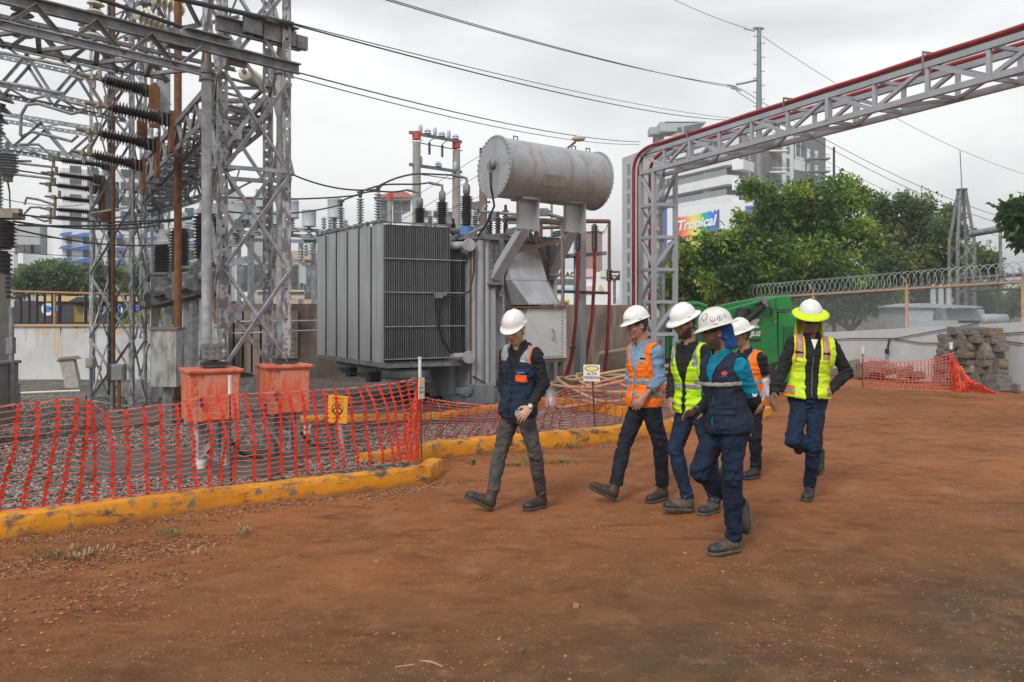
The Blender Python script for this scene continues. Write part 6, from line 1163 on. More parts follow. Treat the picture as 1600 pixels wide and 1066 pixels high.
for px in (1458,1470,1482): mb = MB(); mb.cyl(at(px,478,Y+.5), at(px,452,Y+.5), .085, 12); mb._lathe(at(px,452,Y+.5), Z, [(.05,0),(.07,.04),(.05,.1),(.03,.16)], 10); mb.build('bushing', lg, t, smooth=True)
c = at(1555,499,26); t = thing('finned_unit', 'rounded pale ribbed unit just above the boundary wall at right', 'equipment', c); mb = MB()
for k in range(7): mb.ball(c+V((-.32+.1*k,0,0)), .2, 10, 6, (.4,1,.8))
mb.build('body', lg, t, smooth=True); mb = MB(); mb.box(c-Z*.75, (.5,.3,1.3)); mb.build('stand', galvd, t)
t = thing('lightning_mast', 'dark lattice lightning mast with a long thin rod behind the right trees', 'mast', at(1502,480,32)); Y = 32; mb = MB(); ap = at(1503,296,Y)
for i, (dx, dy) in enumerate(((-.3,-.3),(.3,-.3),(.3,.3),(-.3,.3))):
    k = .27; b0 = V((ap.x+dx, Y+dy, 0)); m1_ = V((ap.x+dx, Y+dy, at(0,380,Y).z)); mb.bar(b0, m1_, .09); mb.bar(m1_, ap+V((dx*.25,dy*.25,0)), .09)
mb.build('leg', darks if False else galvd, t); mb = MB(); cs_ = [V((ap.x+dx, Y+dy, 0)) for dx, dy in ((-.3,-.3),(.3,-.3),(.3,.3),(-.3,.3))]
for z in np.arange(.4, at(0,385,Y).z, .6):
    for i in range(4): mb.bar(cs_[i]+Z*z, cs_[(i+1)%4]+Z*(z+.6), .04)
mb.box(ap, (.3,.3,.05)); mb.build('bracing', galvd, t); mb = MB(); mb.cyl(ap, at(1500,236,Y), .018, 6); mb.build('rod', galvd, t)
mb = MB(); mb.cyl(at(1516,366,30), at(1640,344,28), .11, 12); mb.build('horizontal_boom', galvd, t); mb = MB(); p = at(1563,322,34); mb.cyl((p.x,34,0), (p.x,34,p.z), .06, 8); mb.box(p, (.3,.1,.05)); simple('thin_pole', mb, galvd, 'thin grey pole near the right edge crossing the horizontal boom', 'pole')
t = thing('pipe_rack', 'dark horizontal pipework behind the razor wire at right', 'pipework', at(1540,450,29)); mb = MB(); mb.cyl(at(1500,436,29), at(1640,426,28), .06, 8); mb.cyl(at(1500,446,29.5), at(1640,436,28.5), .04, 8); mb.cyl(at(1510,455,29.5), at(1640,450,28.5), .04, 8); mb.build('pipe', darks, t); mb = MB()
for px in (1515,1560,1600): mb.bar(V((at(px,0,29).x,29,0)), at(px,434,29), .08)
mb.build('post', darks, t)
# grey cans on a steel rack behind the brown wall
can_m = mat('can_blue_grey', (.46,.51,.54), (.41,.46,.49), scale=3, rough=.45)
Y = 24; t = thing('steel_rack', 'grey steel rack of beams and posts standing behind the brown wall', 'steel rack', at(450,480,Y))
mb = MB()
for (x0,y0,x1,y1) in ((366,352,545,364),(366,362,545,374),(360,374,500,378),(345,411,392,402),(392,402,500,410),(340,416,392,408)): mb.bar(at(x0,y0,Y), at(x1,y1,Y), .10, .09)
mb.build('beam', galv, t); mb = MB()
for px, y0 in ((373,360),(392,366),(415,372),(440,374),(470,378),(490,380),(358,372),(523,372)): x = at(px,0,Y).x; mb.bar((x,Y,.1),(x,Y,at(0,y0,Y).z), .10 if px != 392 else .14)
for px in (352,380,405,432,462,488): x = at(px,0,Y+.6).x; mb.box((x, Y+.6, at(0,428,Y).z-.1), (.30,.06,.75))
mb.build('post', galv, t)
mb = MB(); mb.box(at(474,427,Y-.1), (.17,.15,.55)); mb.box(at(417,424,Y-.1), (.17,.15,.5)); mb.build('white_box', can_m, t)
cans = [(378,316,345,24),(409,296,325,19),(456,313,342,22),(483,328,355,22),(523,310,342,23),(399,333,348,16),(366,345,365,17),(430,330,352,16)]
wh = ['large can at the left behind the near tower','highest can, between the tower legs','can right of the thick pipe, behind the tower leg','lower can left of the radiator bank','can just above the left corner of the radiator bank','small can between the two larger left ones','small can low at the left of the rack','small can half hidden by the tower leg']
for (px,y0,y1,w_), lb in zip(cans, wh):
    p = at(px,y1,Y-.1); r_ = w_/2/F*Y; h = (y1-y0)/F*Y; t = thing('reactor_can', 'blue-grey cylindrical '+lb, 'can', p, group='blue-grey cans on the steel rack'); mb = MB(); mb._lathe(p, Z, [(r_*.7,0),(r_,.02),(r_,h*.12),(r_*.97,h*.14),(r_*.97,h*.86),(r_,h*.88),(r_,h*.97),(r_*.9,h)], 20); mb.build('body', can_m, t, smooth=True)
    mb = MB(); insul(mb, p-Z*.3, p-Z*.0, .05, .09, 4, 10); mb.box(p-Z*.32, (r_*1.8,r_*1.8,.05)); zz_ = at(0,368,Y).z; mb.cyl(p-Z*max(.31, p.z-zz_), p-Z*.3, .04, 8) if p.z-.3 > zz_ else None; mb.build('insulator_foot', porcg, t, smooth=True)
rng = random.Random(9)
for i, (px, py) in enumerate(((506,358),(516,360),(540,362),(478,400),(487,398),(470,408))):
    p = at(px,py,Y-.3); mb = MB(); insul(mb, p, p+Z*.32, .04, .075, 4, 10); simple('post_insulator', mb, porcg, ['thin post insulator on the rack left of the radiator bank','second thin post insulator by the radiator bank corner','post insulator peeping over the radiator bank','post insulator above the white box on the rack','post insulator right of the white box on the rack','post insulator low on the rack beam'][i], 'insulator')
mb = MB(); mb.box(at(435,460,23)+V((0,.2,0)), (1.25,.1,.22)); mb.box(at(435,455,22.9)+V((0,.2,0)), (1.25,.08,.03)); simple('cream_panel', mb, mat('cream_panel', (.60,.56,.48), rough=.6), 'cream board over the brown boards behind the near tower', 'panel', smooth=False)
mb = MB(); p, q = at(345,503,21.3), at(497,501,21.3); mb.cyl(p, q, .02, 6); mb.cyl(at(345,522,21.2), at(497,516,21.2), .02, 6); simple('wall_pipe', mb, galv, 'thin grey pipe running along the brown wall at left', 'pipe')
# ---------------------------------------------------------------- overhead wires
def wire(label, a, b, s, r_=.011, n=16): mb = MB(); mb.tube(sag(at(*a), at(*b), s, n), r_, 4); return simple('overhead_wire', mb, wirem, label, 'wire', 'overhead wires')
wire('topmost sky wire running to the utility pole', (590,-4,22), (1150,135,45.5), .25, .016); wire('second sky wire ending at the utility pole arm', (605,-2,22.4), (1156,139,45.5), .2, .013)
wire('sky wire leaving the near tower at its top', (456,38,14), (1140,188,44), .3, .014); wire('thin wire close above the one from the tower top', (456,36,14), (1160,186,46), .25, .009)
wire('wire from the tower heading for the gantry, upper of two', (460,112,15), (1000,222,40), .25, .013); wire('wire from the tower heading for the gantry, lower of two', (460,121,15), (1000,226,40), .3, .010)
wire('wire at top right running down past the pole', (1050,-2,40), (1176,47,46), .1, .014); wire('faint long wire from the pole top to the right edge', (1190,56,46), (1610,275,70), .8, .016)
wire('wire from the pole arm behind the gantry', (1156,138,46), (1610,352,60), .8, .018); wire('second wire from the pole arm behind the gantry', (1150,142,46), (1610,362,60), .9, .018); wire('low faint wire behind the right trees', (1195,200,50), (1610,385,70), .6, .014)
for i, (a, b, s, r_) in enumerate((((28,352,11.4),(300,342,14.5),.05,.014), ((20,346,11.4),(250,352,15),.08,.014), ((30,335,11.4),(345,332,14),.12,.012), ((10,355,11.4),(262,382,15.5),.1,.012), ((0,262,12),(84,275,15),.0,.012), ((340,316,12),(460,272,14.5),-.12,.014), ((455,272,14.5),(590,296,15.7),.1,.014), ((345,308,13.8),(562,305,16.5),.05,.014), ((350,330,13.8),(533,320,17.3),.1,.014), ((0,366,22),(250,370,30),.1,.01), ((0,392,22),(250,398,30),.1,.01), ((0,310,20),(130,320,30),.1,.01), ((590,345,28),(755,240,25),.0,.008), ((600,360,28),(755,270,25),.0,.008), ((575,380,28),(755,305,25),.0,.008))):
    lb = ['cable from the left breaker terminal to the dark bushings','cable sagging across the thin switches','upper cable between left breaker and the middle bushing','lowest cable running to the left bushing','rod feeding the second thin switch','curved cable rising inside the near tower','black cable from the tower to the third arrester','straight cable from bushing to the second arrester','cable from bushing down to the first arrester','far thin wire across the flats, upper','far thin wire across the flats, lower','far thin wire above the flats','service wire fanning from the wooden pole, top','service wire fanning from the wooden pole, middle','service wire fanning from the wooden pole, low'][i]
    wire(lb, a, b, s, r_)
# ---------------------------------------------------------------- small plants and litter
wd_ = mat('weed_green', (.10,.14,.03), (.16,.15,.05), scale=8, rough=.7); dry = mat('dry_grass', (.34,.25,.13), (.26,.18,.09), scale=8, rough=.8)
def weed(px, py, n, h, m, label, spread=.1, seed=0):
    p = G(px, py); rng = random.Random(seed); mb = MB()
    for i in range(n):
        a = rng.uniform(0, 6.28); r_ = rng.uniform(0, spread); b = p+V((r_*math.cos(a), r_*math.sin(a), 0)); l = h*rng.uniform(.5,1.1); o = V((math.cos(a), math.sin(a), 0))*l*rng.uniform(.3,1); w_ = V((-math.sin(a), math.cos(a), 0))*rng.uniform(.004,.011); m_ = b+o*.5+Z*l*.7; e = b+o+Z*l*rng.uniform(.5,.95)
        mb.add([b-w_*.5, b+w_*.5, m_+w_, e, m_-w_], [(0,1,2,4),(4,2,3)])
    simple('weed', mb, m, label, 'weed', 'weeds on the red earth', smooth=False)
for i, (px, py, n, h, m, lb, sp) in enumerate(((738,728,14,.16,wd_,'yellow-green sprig at the kerb end beside the first walker',.05),(800,727,90,.05,wd_,'low weed patch behind the first walker, left one',.22),(838,722,110,.05,wd_,'low green weed patch between the first walker\'s legs',.25),(878,722,70,.05,wd_,'weed patch right of the first walker',.25),(868,700,26,.15,wd_,'arching green weed by the second kerb',.1),(895,700,22,.12,wd_,'small weed by the second kerb, right of the arching one',.08),(945,690,30,.08,dry,'dry tuft by the kerb near the orange vest walker',.15),(382,836,26,.12,dry,'dry grass tuft on the earth in front of the kerb',.08),(268,838,30,.09,wd_,'thin weed tuft near the kerb at left',.15),(88,868,60,.06,wd_,'low green weeds at lower left',.25),(120,872,70,.06,dry,'dry weeds at lower left beside the green ones',.3),(300,868,40,.05,dry,'dry wisps on the earth below the kerb',.25),(1045,690,20,.06,dry,'dry wisp at the kerb behind the glasses man',.1))):
    weed(px, py, int(n*.8), h*.8, m, lb, sp, i)
for px, py, r_, lb, mm in ((900,946,.02,'pale stone lying alone on the earth in the foreground',2),(1098,1042,.014,'small dark stone near the bottom edge',3),(815,1022,.016,'flat grey stone at the bottom of the photo',3),(588,880,.016,'small pale pebble in the mid foreground',2),(808,700,.04,'orange clod at the second kerb foot',0),(878,694,.05,'big orange clod beside the second kerb',0),(1140,780,.015,'small stone by the walkers\' feet',0)):
    p = G(px, py); me = protos[1].copy(); me.materials.clear(); me.materials.append(sr[mm]); o = bpy.data.objects.new('stone', me); col.objects.link(o); o.location = p+Z*(r_*.4+hgt(p.x,p.y)); o.scale = (r_*2.2, r_*1.8, r_*1.3); o.rotation_euler = (.2, .1, px); tag(o, lb, 'stone')
mb = MB(); a = G(655,1036); b = G(693,1046); mb.tube([a+Z*.012, (a+b)/2+Z*.02, b+Z*.012], [.004,.007,.005], 6); simple('twig', mb, dry, 'pale broken twig lying at the bottom centre', 'twig')
mb = MB(); a = G(618,1046); b = G(648,1043); mb.tube([a+Z*.012, b+Z*.014], .004, 6); simple('twig', mb, dry, 'shorter pale twig left of the broken one', 'twig')
# ================================================================ PEOPLE (implicit surfaces turned into meshes)
class Field:
    def __init__(s, lo, hi, h):
        s.h = h; s.lo = np.array(lo, float); n = np.ceil((np.array(hi)-s.lo)/h).astype(int)+1
        s.ax = [s.lo[i]+np.arange(n[i])*h for i in range(3)]; s.F = np.full(n, 1.0, np.float32)
    def sub(s, lo, hi):
        sl = []
        for i in range(3):
            a = int(max(0, math.floor((lo[i]-s.lo[i])/s.h))); b = int(min(len(s.ax[i]), math.ceil((hi[i]-s.lo[i])/s.h)+1))
            if b <= a: return None
            sl.append(slice(a, b))
        return tuple(sl), np.meshgrid(*[s.ax[i][sl[i]].astype(np.float32) for i in range(3)], indexing='ij')
    def dist(s, pr, P):
        X, Y, Z_ = P
        if pr[0] == 'cap':
            _, a, b, ra, rb, axis, sq = pr; d = b-a; L2 = max(d.dot(d), 1e-9); px, py, pz = X-a.x, Y-a.y, Z_-a.z
            if axis is not None:
                w_ = px*axis.x+py*axis.y+pz*axis.z; k = (1/sq-1); da = d.dot(axis); 
                t = np.clip(((px*d.x+py*d.y+pz*d.z))/L2, 0, 1); qx, qy, qz = px-d.x*t, py-d.y*t, pz-d.z*t; w2 = (qx*axis.x+qy*axis.y+qz*axis.z)*k
                qx, qy, qz = qx+axis.x*w2, qy+axis.y*w2, qz+axis.z*w2; return (np.sqrt(qx*qx+qy*qy+qz*qz)-(ra+(rb-ra)*t))*min(1, (1+sq)/2)
            t = np.clip((px*d.x+py*d.y+pz*d.z)/L2, 0, 1); qx, qy, qz = px-d.x*t, py-d.y*t, pz-d.z*t
            return np.sqrt(qx*qx+qy*qy+qz*qz)-(ra+(rb-ra)*t)
        _, c, fr, r = pr; px, py, pz = X-c.x, Y-c.y, Z_-c.z; q = [px*a.x+py*a.y+pz*a.z for a in fr]
        k0 = np.sqrt(sum((q[i]/r[i])**2 for i in range(3))); k1 = np.sqrt(sum((q[i]/r[i]**2)**2 for i in range(3)))+1e-6; return k0*(k0-1)/k1
    def add(s, pr, k=.02, grow=0, sub=False):
        m = abs(grow)+k+.02
        if pr[0] == 'cap': a, b, r = pr[1], pr[2], max(pr[3], pr[4])+m; lo = [min(a[i], b[i])-r for i in range(3)]; hi = [max(a[i], b[i])+r for i in range(3)]
        else: c, r = pr[1], max(pr[3])+m; lo = [c[i]-r for i in range(3)]; hi = [c[i]+r for i in range(3)]
        r_ = s.sub(lo, hi)
        if r_ is None: return
        sl, P = r_; d = s.dist(pr, P)-grow; A = s.F[sl]
        if sub: d = -d; h = np.clip(.5-.5*(A-d)/k, 0, 1); s.F[sl] = A*(1-h)+d*h+k*h*(1-h)
        else: h = np.clip(.5+.5*(d-A)/k, 0, 1); s.F[sl] = d*(1-h)+A*h-k*h*(1-h)
    def cut(s, p, n):
        """keep the side opposite to n"""
        X, Y, Z_ = (s.ax[0][:,None,None]-p.x)*n.x, (s.ax[1][None,:,None]-p.y)*n.y, (s.ax[2][None,None,:]-p.z)*n.z; s.F = np.maximum(s.F, (X+Y+Z_).astype(np.float32))
    def coords(s, c, fr):
        X, Y, Z_ = s.ax[0][:,None,None]-c.x, s.ax[1][None,:,None]-c.y, s.ax[2][None,None,:]-c.z; return [(X*a.x+Y*a.y+Z_*a.z).astype(np.float32) for a in fr]
    def mesh(s):
        F = s.F; I = F < 0; n = np.array(F.shape)-1; C = [I[i:i+n[0], j:j+n[1], k:k+n[2]] for i in (0,1) for j in (0,1) for k in (0,1)]
        cnt = sum(c.astype(np.int8) for c in C); cell = (cnt > 0) & (cnt < 8); idx = np.argwhere(cell); vid = np.full(cell.shape, -1, np.int32); vid[cell] = np.arange(len(idx))
        acc = np.zeros((len(idx), 3)); num = np.zeros(len(idx)); i0 = idx
        E = [((a,b,c), ax) for ax in range(3) for a in (0,1) for b in (0,1) for c in (0,1) if (a,b,c)[ax] == 0]
        for o, ax in E:
            p = i0+np.array(o); q = p.copy(); q[:,ax] += 1; fp = F[p[:,0],p[:,1],p[:,2]]; fq = F[q[:,0],q[:,1],q[:,2]]; m = (fp < 0) != (fq < 0); t = np.where(m, fp/np.where(m, fp-fq, 1), 0)
            pos = np.array(o, float)[None,:].repeat(len(idx), 0); pos[:,ax] += t; acc[m] += pos[m]; num[m] += 1
        V_ = s.lo+(idx+acc/num[:,None])*s.h; faces = []
        for ax in range(3):
            a1, a2 = [(1,2),(2,0),(0,1)][ax]; sl0 = [slice(1,-1)]*3; sl0[ax] = slice(0,-1); sl1 = list(sl0); sl1[ax] = slice(1,None); A = I[tuple(sl0)]; B = I[tuple(sl1)]; e = np.argwhere(A != B)
            if not len(e): continue
            fl = A[e[:,0],e[:,1],e[:,2]]; base = e.copy(); base[:,a1] += 1; base[:,a2] += 1; d1 = np.zeros(3, int); d1[a1] = 1; d2 = np.zeros(3, int); d2[a2] = 1
            g = lambda x: vid[x[:,0],x[:,1],x[:,2]]; q = np.stack([g(base-d1-d2), g(base-d2), g(base), g(base-d1)], 1); q[~fl] = q[~fl][:,::-1]; faces.append(q)
        return V_, np.concatenate(faces)
class Surf:
    """numpy mesh with normals, wrinkles and patch extraction"""
    def __init__(s, V_, Fc): s.V = V_; s.F = Fc; s.norm()
    def norm(s):
        V_, Fc = s.V, s.F; n = np.cross(V_[Fc[:,2]]-V_[Fc[:,0]], V_[Fc[:,3]]-V_[Fc[:,1]]); s.N = np.zeros_like(V_)
        for k in range(4): np.add.at(s.N, Fc[:,k], n)
        s.N /= np.linalg.norm(s.N, axis=1)[:,None]+1e-12
    def smooth(s, it=2, lam=.5):
        for _ in range(it):
            acc = np.zeros_like(s.V); c = np.zeros(len(s.V))
            for k in range(4):
                a, b = s.F[:,k], s.F[:,(k+1)%4]; np.add.at(acc, a, s.V[b]); np.add.at(c, a, 1); np.add.at(acc, b, s.V[a]); np.add.at(c, b, 1)
            s.V = s.V*(1-lam)+lam*acc/np.maximum(c, 1)[:,None]
        s.norm(); return s
    def wrinkle(s, amp, fr, scale=(14,14,30), joints=(), seed=0):
        A = np.array([tuple(a) for a in fr]); Q = (s.V@A.T)*np.array(scale)+seed; d = np.empty(len(Q))
        for i, q in enumerate(Q): d[i] = 1-2*abs(noise.noise(V(q))*1.6)+.5*noise.noise(V(q*2.1))
        w_ = np.full(len(Q), .45)
        for j, r in joints: w_ += .9*np.exp(-((s.V-np.array(j))**2).sum(1)/(r*r))
        s.V = s.V+s.N*((d-.45)*amp*np.clip(w_, 0, 1.4))[:,None]; s.norm(); return s
    def build(s, name, m, parent, two=0):
        Mi = np.array(wmat(parent).inverted()); vs = s.V@Mi[:3,:3].T+Mi[:3,3]; me = bpy.data.meshes.new(name); me.from_pydata(vs.tolist(), [], s.F.tolist()); me.materials.append(m); me.polygons.foreach_set('use_smooth', [True]*len(me.polygons))
        o = bpy.data.objects.new(name, me); col.objects.link(o); o.parent = parent; return o
    def patch(s, name, m, parent, frm, cond, off=.003):
        """copy of the faces whose centre meets cond, lifted off the cloth"""
        c, fr = frm; A = np.array([tuple(a) for a in fr]); fc = s.V[s.F].mean(1); nf = s.N[s.F].mean(1); q = (fc-np.array(c))@A.T; qn = nf@A.T; k = cond(q[:,0], q[:,1], q[:,2], qn)
        if not k.any(): return None
        Fs = s.F[k]; u, inv = np.unique(Fs, return_inverse=True); t = Surf.__new__(Surf); t.F = inv.reshape(Fs.shape); t.V = s.V[u]+s.N[u]*off; t.N = s.N[u]; o = t.build(name, m, parent); sm = o.modifiers.new('thickness', 'SOLIDIFY'); sm.thickness = off*.8; sm.offset = -1; return o
def cap(a, b, ra, rb=None, axis=None, sq=1): return ('cap', V(a), V(b), ra, rb if rb is not None else ra, axis, sq)
def ell(c, fr, r): return ('ell', V(c), fr, r)
def clothm(name, c, c2=None, rough=.85, bump=.25, sc_=60): return mat(name, c, c2 or tuple(x*.75 for x in c), scale=9, rough=rough, bump=bump, bscale=sc_, spec=.25)
skinA = mat('skin_light', (.52,.30,.21), (.45,.24,.165), scale=14, rough=.5); skinC = mat('skin_tan', (.38,.20,.13), (.31,.155,.10), scale=14, rough=.5); skinE = mat('skin_brown', (.20,.105,.07), (.165,.085,.055), scale=14, rough=.5)
hairm = mat('black_hair', (.012,.010,.009), (.025,.02,.018), scale=60, rough=.6, bump=.5, bscale=150); hairg = mat('dark_grey_hair', (.05,.045,.042), (.02,.018,.016), scale=60, rough=.6, bump=.5, bscale=150)
helm = mat('helmet_white', (.78,.78,.76), (.70,.70,.68), scale=6, rough=.28, coat=.3); helg = mat('helmet_worn_white', (.66,.66,.63), (.56,.56,.53), scale=8, rough=.35, coat=.2)
refl = mat('reflective_silver', (.34,.35,.36), (.22,.225,.235), scale=40, rough=.35, metal=.2, stretch=(1,1,.2)); org_ = clothm('hi_vis_orange', (.95,.20,.012), (.80,.15,.01), .6); ylw = clothm('hi_vis_lime', (.50,.80,.012), (.40,.68,.01), .6); ylw2 = clothm('hi_vis_yellow', (.62,.82,.03), (.50,.70,.02), .6); otrim = clothm('orange_trim', (.90,.16,.01), None, .6)
navy = clothm('navy_quilt', (.010,.020,.045), (.016,.03,.06), .8, .4, 25); navy2 = clothm('navy_cloth', (.012,.018,.035), (.02,.028,.05), .8); blackc = clothm('black_cloth', (.010,.010,.012), (.02,.02,.022), .75); blackk = clothm('black_fleece', (.014,.015,.016), (.025,.026,.028), .9)
denimd = clothm('dark_trousers', (.010,.012,.022), (.018,.02,.032), .8); denimb = clothm('blue_jeans', (.013,.030,.070), (.008,.016,.040), .85, .4, 120); denimn = clothm('navy_jeans', (.007,.013,.030), (.012,.024,.055), .85, .4, 120); greyp = clothm('grey_trousers', (.085,.08,.078), (.055,.052,.052), .85, .4, 40); shirtb = clothm('blue_shirt', (.20,.32,.46), (.13,.23,.36), .85, .4, 30); teal = clothm('turquoise_polo', (.0,.19,.30), (.0,.13,.21), .8); pinks = clothm('pale_sleeve', (.52,.42,.44), None, .7)
bootb = mat('boot_brown', (.060,.033,.021), (.03,.018,.013), scale=14, rough=.6, bump=.25); boott = mat('shoe_taupe', (.12,.088,.058), (.045,.033,.025), scale=14, rough=.7, bump=.25); bootk = mat('shoe_black', (.018,.018,.02), (.035,.035,.038), scale=14, rough=.55, bump=.2); solem = mat('sole_rubber', (.045,.04,.035), (.10,.075,.055), scale=18, rough=.8); soleg = mat('sole_grey', (.11,.095,.08), (.06,.05,.04), scale=18, rough=.8); lace = mat('lace_black', (.01,.01,.01), rough=.7)
eyew = mat('eye_white', (.22,.19,.17), rough=.25); iris = mat('iris_brown', (.02,.012,.008), rough=.15); lipm = mat('lips', (.30,.12,.10), rough=.45)
def hand_prims(wr, d, palm, side, curl, sz=1.0, spread=.10, thumb_in=.5):
    """palm and five separate fingers; side = direction of the thumb, palm = palm normal"""
    d = d.normalized(); palm = (palm-d*palm.dot(d)).normalized(); side = (side-d*side.dot(d)-palm*side.dot(palm)).normalized(); P = []
    P.append((cap(wr-d*.01, wr+d*.03*sz, .026*sz, .030*sz, palm, .62), .012)); P.append((cap(wr+d*.028*sz+side*.004, wr+d*.072*sz, .034*sz, .037*sz, palm, .40), .012))
    for i, (o, l, r) in enumerate(((.029,.80,.0088),(.0095,.90,.0092),(-.0105,.85,.0088),(-.029,.66,.0078))):
        a = wr+d*(.083-.003*abs(i-1.3))*sz+side*o*sz; dd = (d+side*(o*spread*18)).normalized(); c = curl*(1+.12*i)
        for j, (sl, rr) in enumerate(((.046, 1.0), (.029, .92), (.023, .84))):
            dd = (dd*math.cos(c*(.75 if j == 0 else 1))+palm*math.sin(c*(.75 if j == 0 else 1))).normalized(); b = a+dd*sl*l*sz; P.append((cap(a, b, r*rr*sz, r*rr*.93*sz), .003)); a = b
    a = wr+d*.022*sz+side*.026*sz; dd = (d*.62+side*.75+palm*.25).normalized(); b = a+dd*.042*sz; P.append((cap(a, b, .0135*sz, .0115*sz), .008)); dd = (dd+d*.5+palm*thumb_in*.6-side*.25).normalized(); P.append((cap(b, b+dd*.032*sz, .0105*sz, .0088*sz), .004)); return P
def person(label, Y, J, head, torso_f, cfg):
    """J: joints as (px, py, dy); feet as ground contacts; cfg: clothing"""
    P = {k: at(v[0], v[1], Y+v[2]) for k, v in J.items() if k[:4] != 'foot'}; sz = cfg.get('build', 1.0)
    for sd in 'LR':
        kind, hp, tp = J['foot'+sd]; 
        if kind == 'flat': h, t_ = G(*hp), G(*tp); h.z = hgt(h.x, h.y); t_.z = hgt(t_.x, t_.y)
        elif kind == 'heel': h = G(*hp); t_ = at(tp[0], tp[1], h.y+tp[2])
        else: h = at(hp[0], hp[1], Y+hp[2]); t_ = at(tp[0], tp[1], Y+tp[2])
        fd = (t_-h).normalized(); upv = (Z-fd*fd.dot(Z)); 
        if kind == 'air': kn = P['kn'+sd]; upv = (kn-h)-fd*fd.dot(kn-h)
        upv.normalize(); L_ = .285*sz; P['heel'+sd] = h; P['fd'+sd] = fd; P['fu'+sd] = upv; P['an'+sd] = h+upv*.098+fd*.062; P['toe'+sd] = h+fd*L_
    base = (P['heelL']+P['heelR'])/2; root = thing('person', label, 'person', (base.x, base.y, 0))
    pel, che, nek, hd = P['pel'], P['che'], P['neck'], P['head']; u = (nek-pel).normalized(); f = V((*torso_f, 0)); f = (f-u*u.dot(f)).normalized(); s = u.cross(f).normalized()   # s: the person's left is -s or +s, fixed below
    if s.dot(P['shL']-P['shR']) < 0: s = -s
    fr = (s, f, u); tf = (pel, fr)
    hf = V(head[0]).normalized(); hu = V(head[1]) if len(head) > 1 else Z; hu = (hu-hf*hf.dot(hu)).normalized(); hl = hu.cross(hf); hl = -hl if hl.dot(s) < 0 else hl
    # keep a right-handed look: x = person's left
    HF = (hl, hf, hu); H = lambda x, y, z: hd+hl*x+hf*y+hu*z
    tor = [(ell(pel+u*.01, fr, (.158*sz,.118*sz,.12)), .03), (ell(pel.lerp(che,.45), fr, (.148*sz,.108*sz,.14)), .05), (ell(che+u*.0, fr, (.165*sz,.122*sz,.16)), .05), (ell(che+u*.07-f*.01, fr, (.17*sz,.095*sz,.09)), .05), (cap(P['shL']-s*.01, P['shR']+s*.01, .056*sz), .05), (cap(nek-u*.02, P['shL']-s*.03, .05, .048), .04), (cap(nek-u*.02, P['shR']+s*.03, .05, .048), .04)]
    if cfg.get('belly'): tor.append((ell(pel.lerp(che,.35)+f*.04, fr, (.13*sz,.11*sz,.13)), .05))
    arm = lambda sd, g=0: [(cap(P['sh'+sd], P['el'+sd], .052*sz, .043*sz), .03), (cap(P['el'+sd], P['wr'+sd], .042*sz, .029), .015)]
    allp = [P[k] for k in ('shL','shR','elL','elR','wrL','wrR','head','pel','heelL','heelR','toeL','toeR','knL','knR')]; lo = [min(p[i] for p in allp)-.2 for i in range(3)]; hi = [max(p[i] for p in allp)+.2 for i in range(3)]
    # ---- the body: one continuous surface
    B = Field(lo, hi, .0055)
    for pr, k in tor: B.add(pr, k, -.014)
    for sd in 'LR':
        for pr, k in arm(sd): B.add(pr, k, -.006)
        B.add(cap(P['hip'+sd], P['kn'+sd], .075, .052), .03, -.004); B.add(cap(P['kn'+sd], P['an'+sd], .050, .036), .02, -.004); B.add(cap(P['an'+sd]-P['fu'+sd]*.04, P['toe'+sd]-P['fd'+sd]*.06+P['fu'+sd]*.035, .034, .028), .02)
        hnd = cfg['hand'+sd]; wr = P['wr'+sd]; ht = at(hnd[0][0], hnd[0][1], Y+hnd[0][2]); 
        for pr, k in hand_prims(wr, ht-wr, V(hnd[1]), V(hnd[2]), hnd[3], hnd[4] if len(hnd) > 4 else 1.0): B.add(pr, k)
    for pr, k in [(ell(H(0,-.014,.028), HF, (.076,.096,.088)), .01), (ell(H(0,.018,-.04), HF, (.060,.070,.070)), .03), (ell(H(0,.058,-.092), HF, (.026,.022,.018)), .02), (cap(H(-.030,.074,.020), H(.030,.074,.020), .014), .015), (ell(H(-.042,.054,-.022), HF, (.022,.024,.020)), .015), (ell(H(.042,.054,-.022), HF, (.022,.024,.020)), .015), (cap(H(-.044,.0,-.055), H(-.012,.050,-.095), .018, .016), .02), (cap(H(.044,.0,-.055), H(.012,.050,-.095), .018, .016), .02),
                  (cap(H(0,.084,.010), H(0,.104,-.026), .0085, .0125), .008), (ell(H(-.012,.094,-.030), HF, (.008,.010,.007)), .004), (ell(H(.012,.094,-.030), HF, (.008,.010,.007)), .004), (cap(H(-.017,.078,-.058), H(.017,.078,-.058), .0075), .006), (cap(H(-.013,.077,-.068), H(.013,.077,-.068), .0075), .006),
                  (cap(H(0,-.025,-.06), nek-u*.03, .051, .058), .03)]: B.add(pr, k)
    for x in (-1, 1): B.add(ell(H(x*.031,.096,.000), HF, (.017,.016,.011)), .008, 0, True); B.add(ell(H(x*.078,-.012,-.008), HF, (.009,.018,.030)), .006); B.add(ell(H(x*.085,-.006,-.006), HF, (.006,.009,.016)), .004, 0, True)
    body = Surf(*B.mesh()).smooth(1, .35); skin = cfg['skin']; bo = body.build('body', skin, root); hfm = (hd, HF)
    for x in (-1, 1):
        mb = MB(); mb.ball(H(x*.031,.0745,.001), .0125, 12, 8); e_ = mb.build('eye', eyew, root, smooth=True); mb = MB(); mb.ball(H(x*.031,.0835,-.0015), .0052, 10, 6); mb.build('iris', iris, e_, smooth=True)
    body.patch('eyebrow', cfg.get('hair', hairm), root, hfm, lambda x, y, z, n: (abs(x) > .014)&(abs(x) < .046)&(y > .06)&(z > .014)&(z < .024), .003)
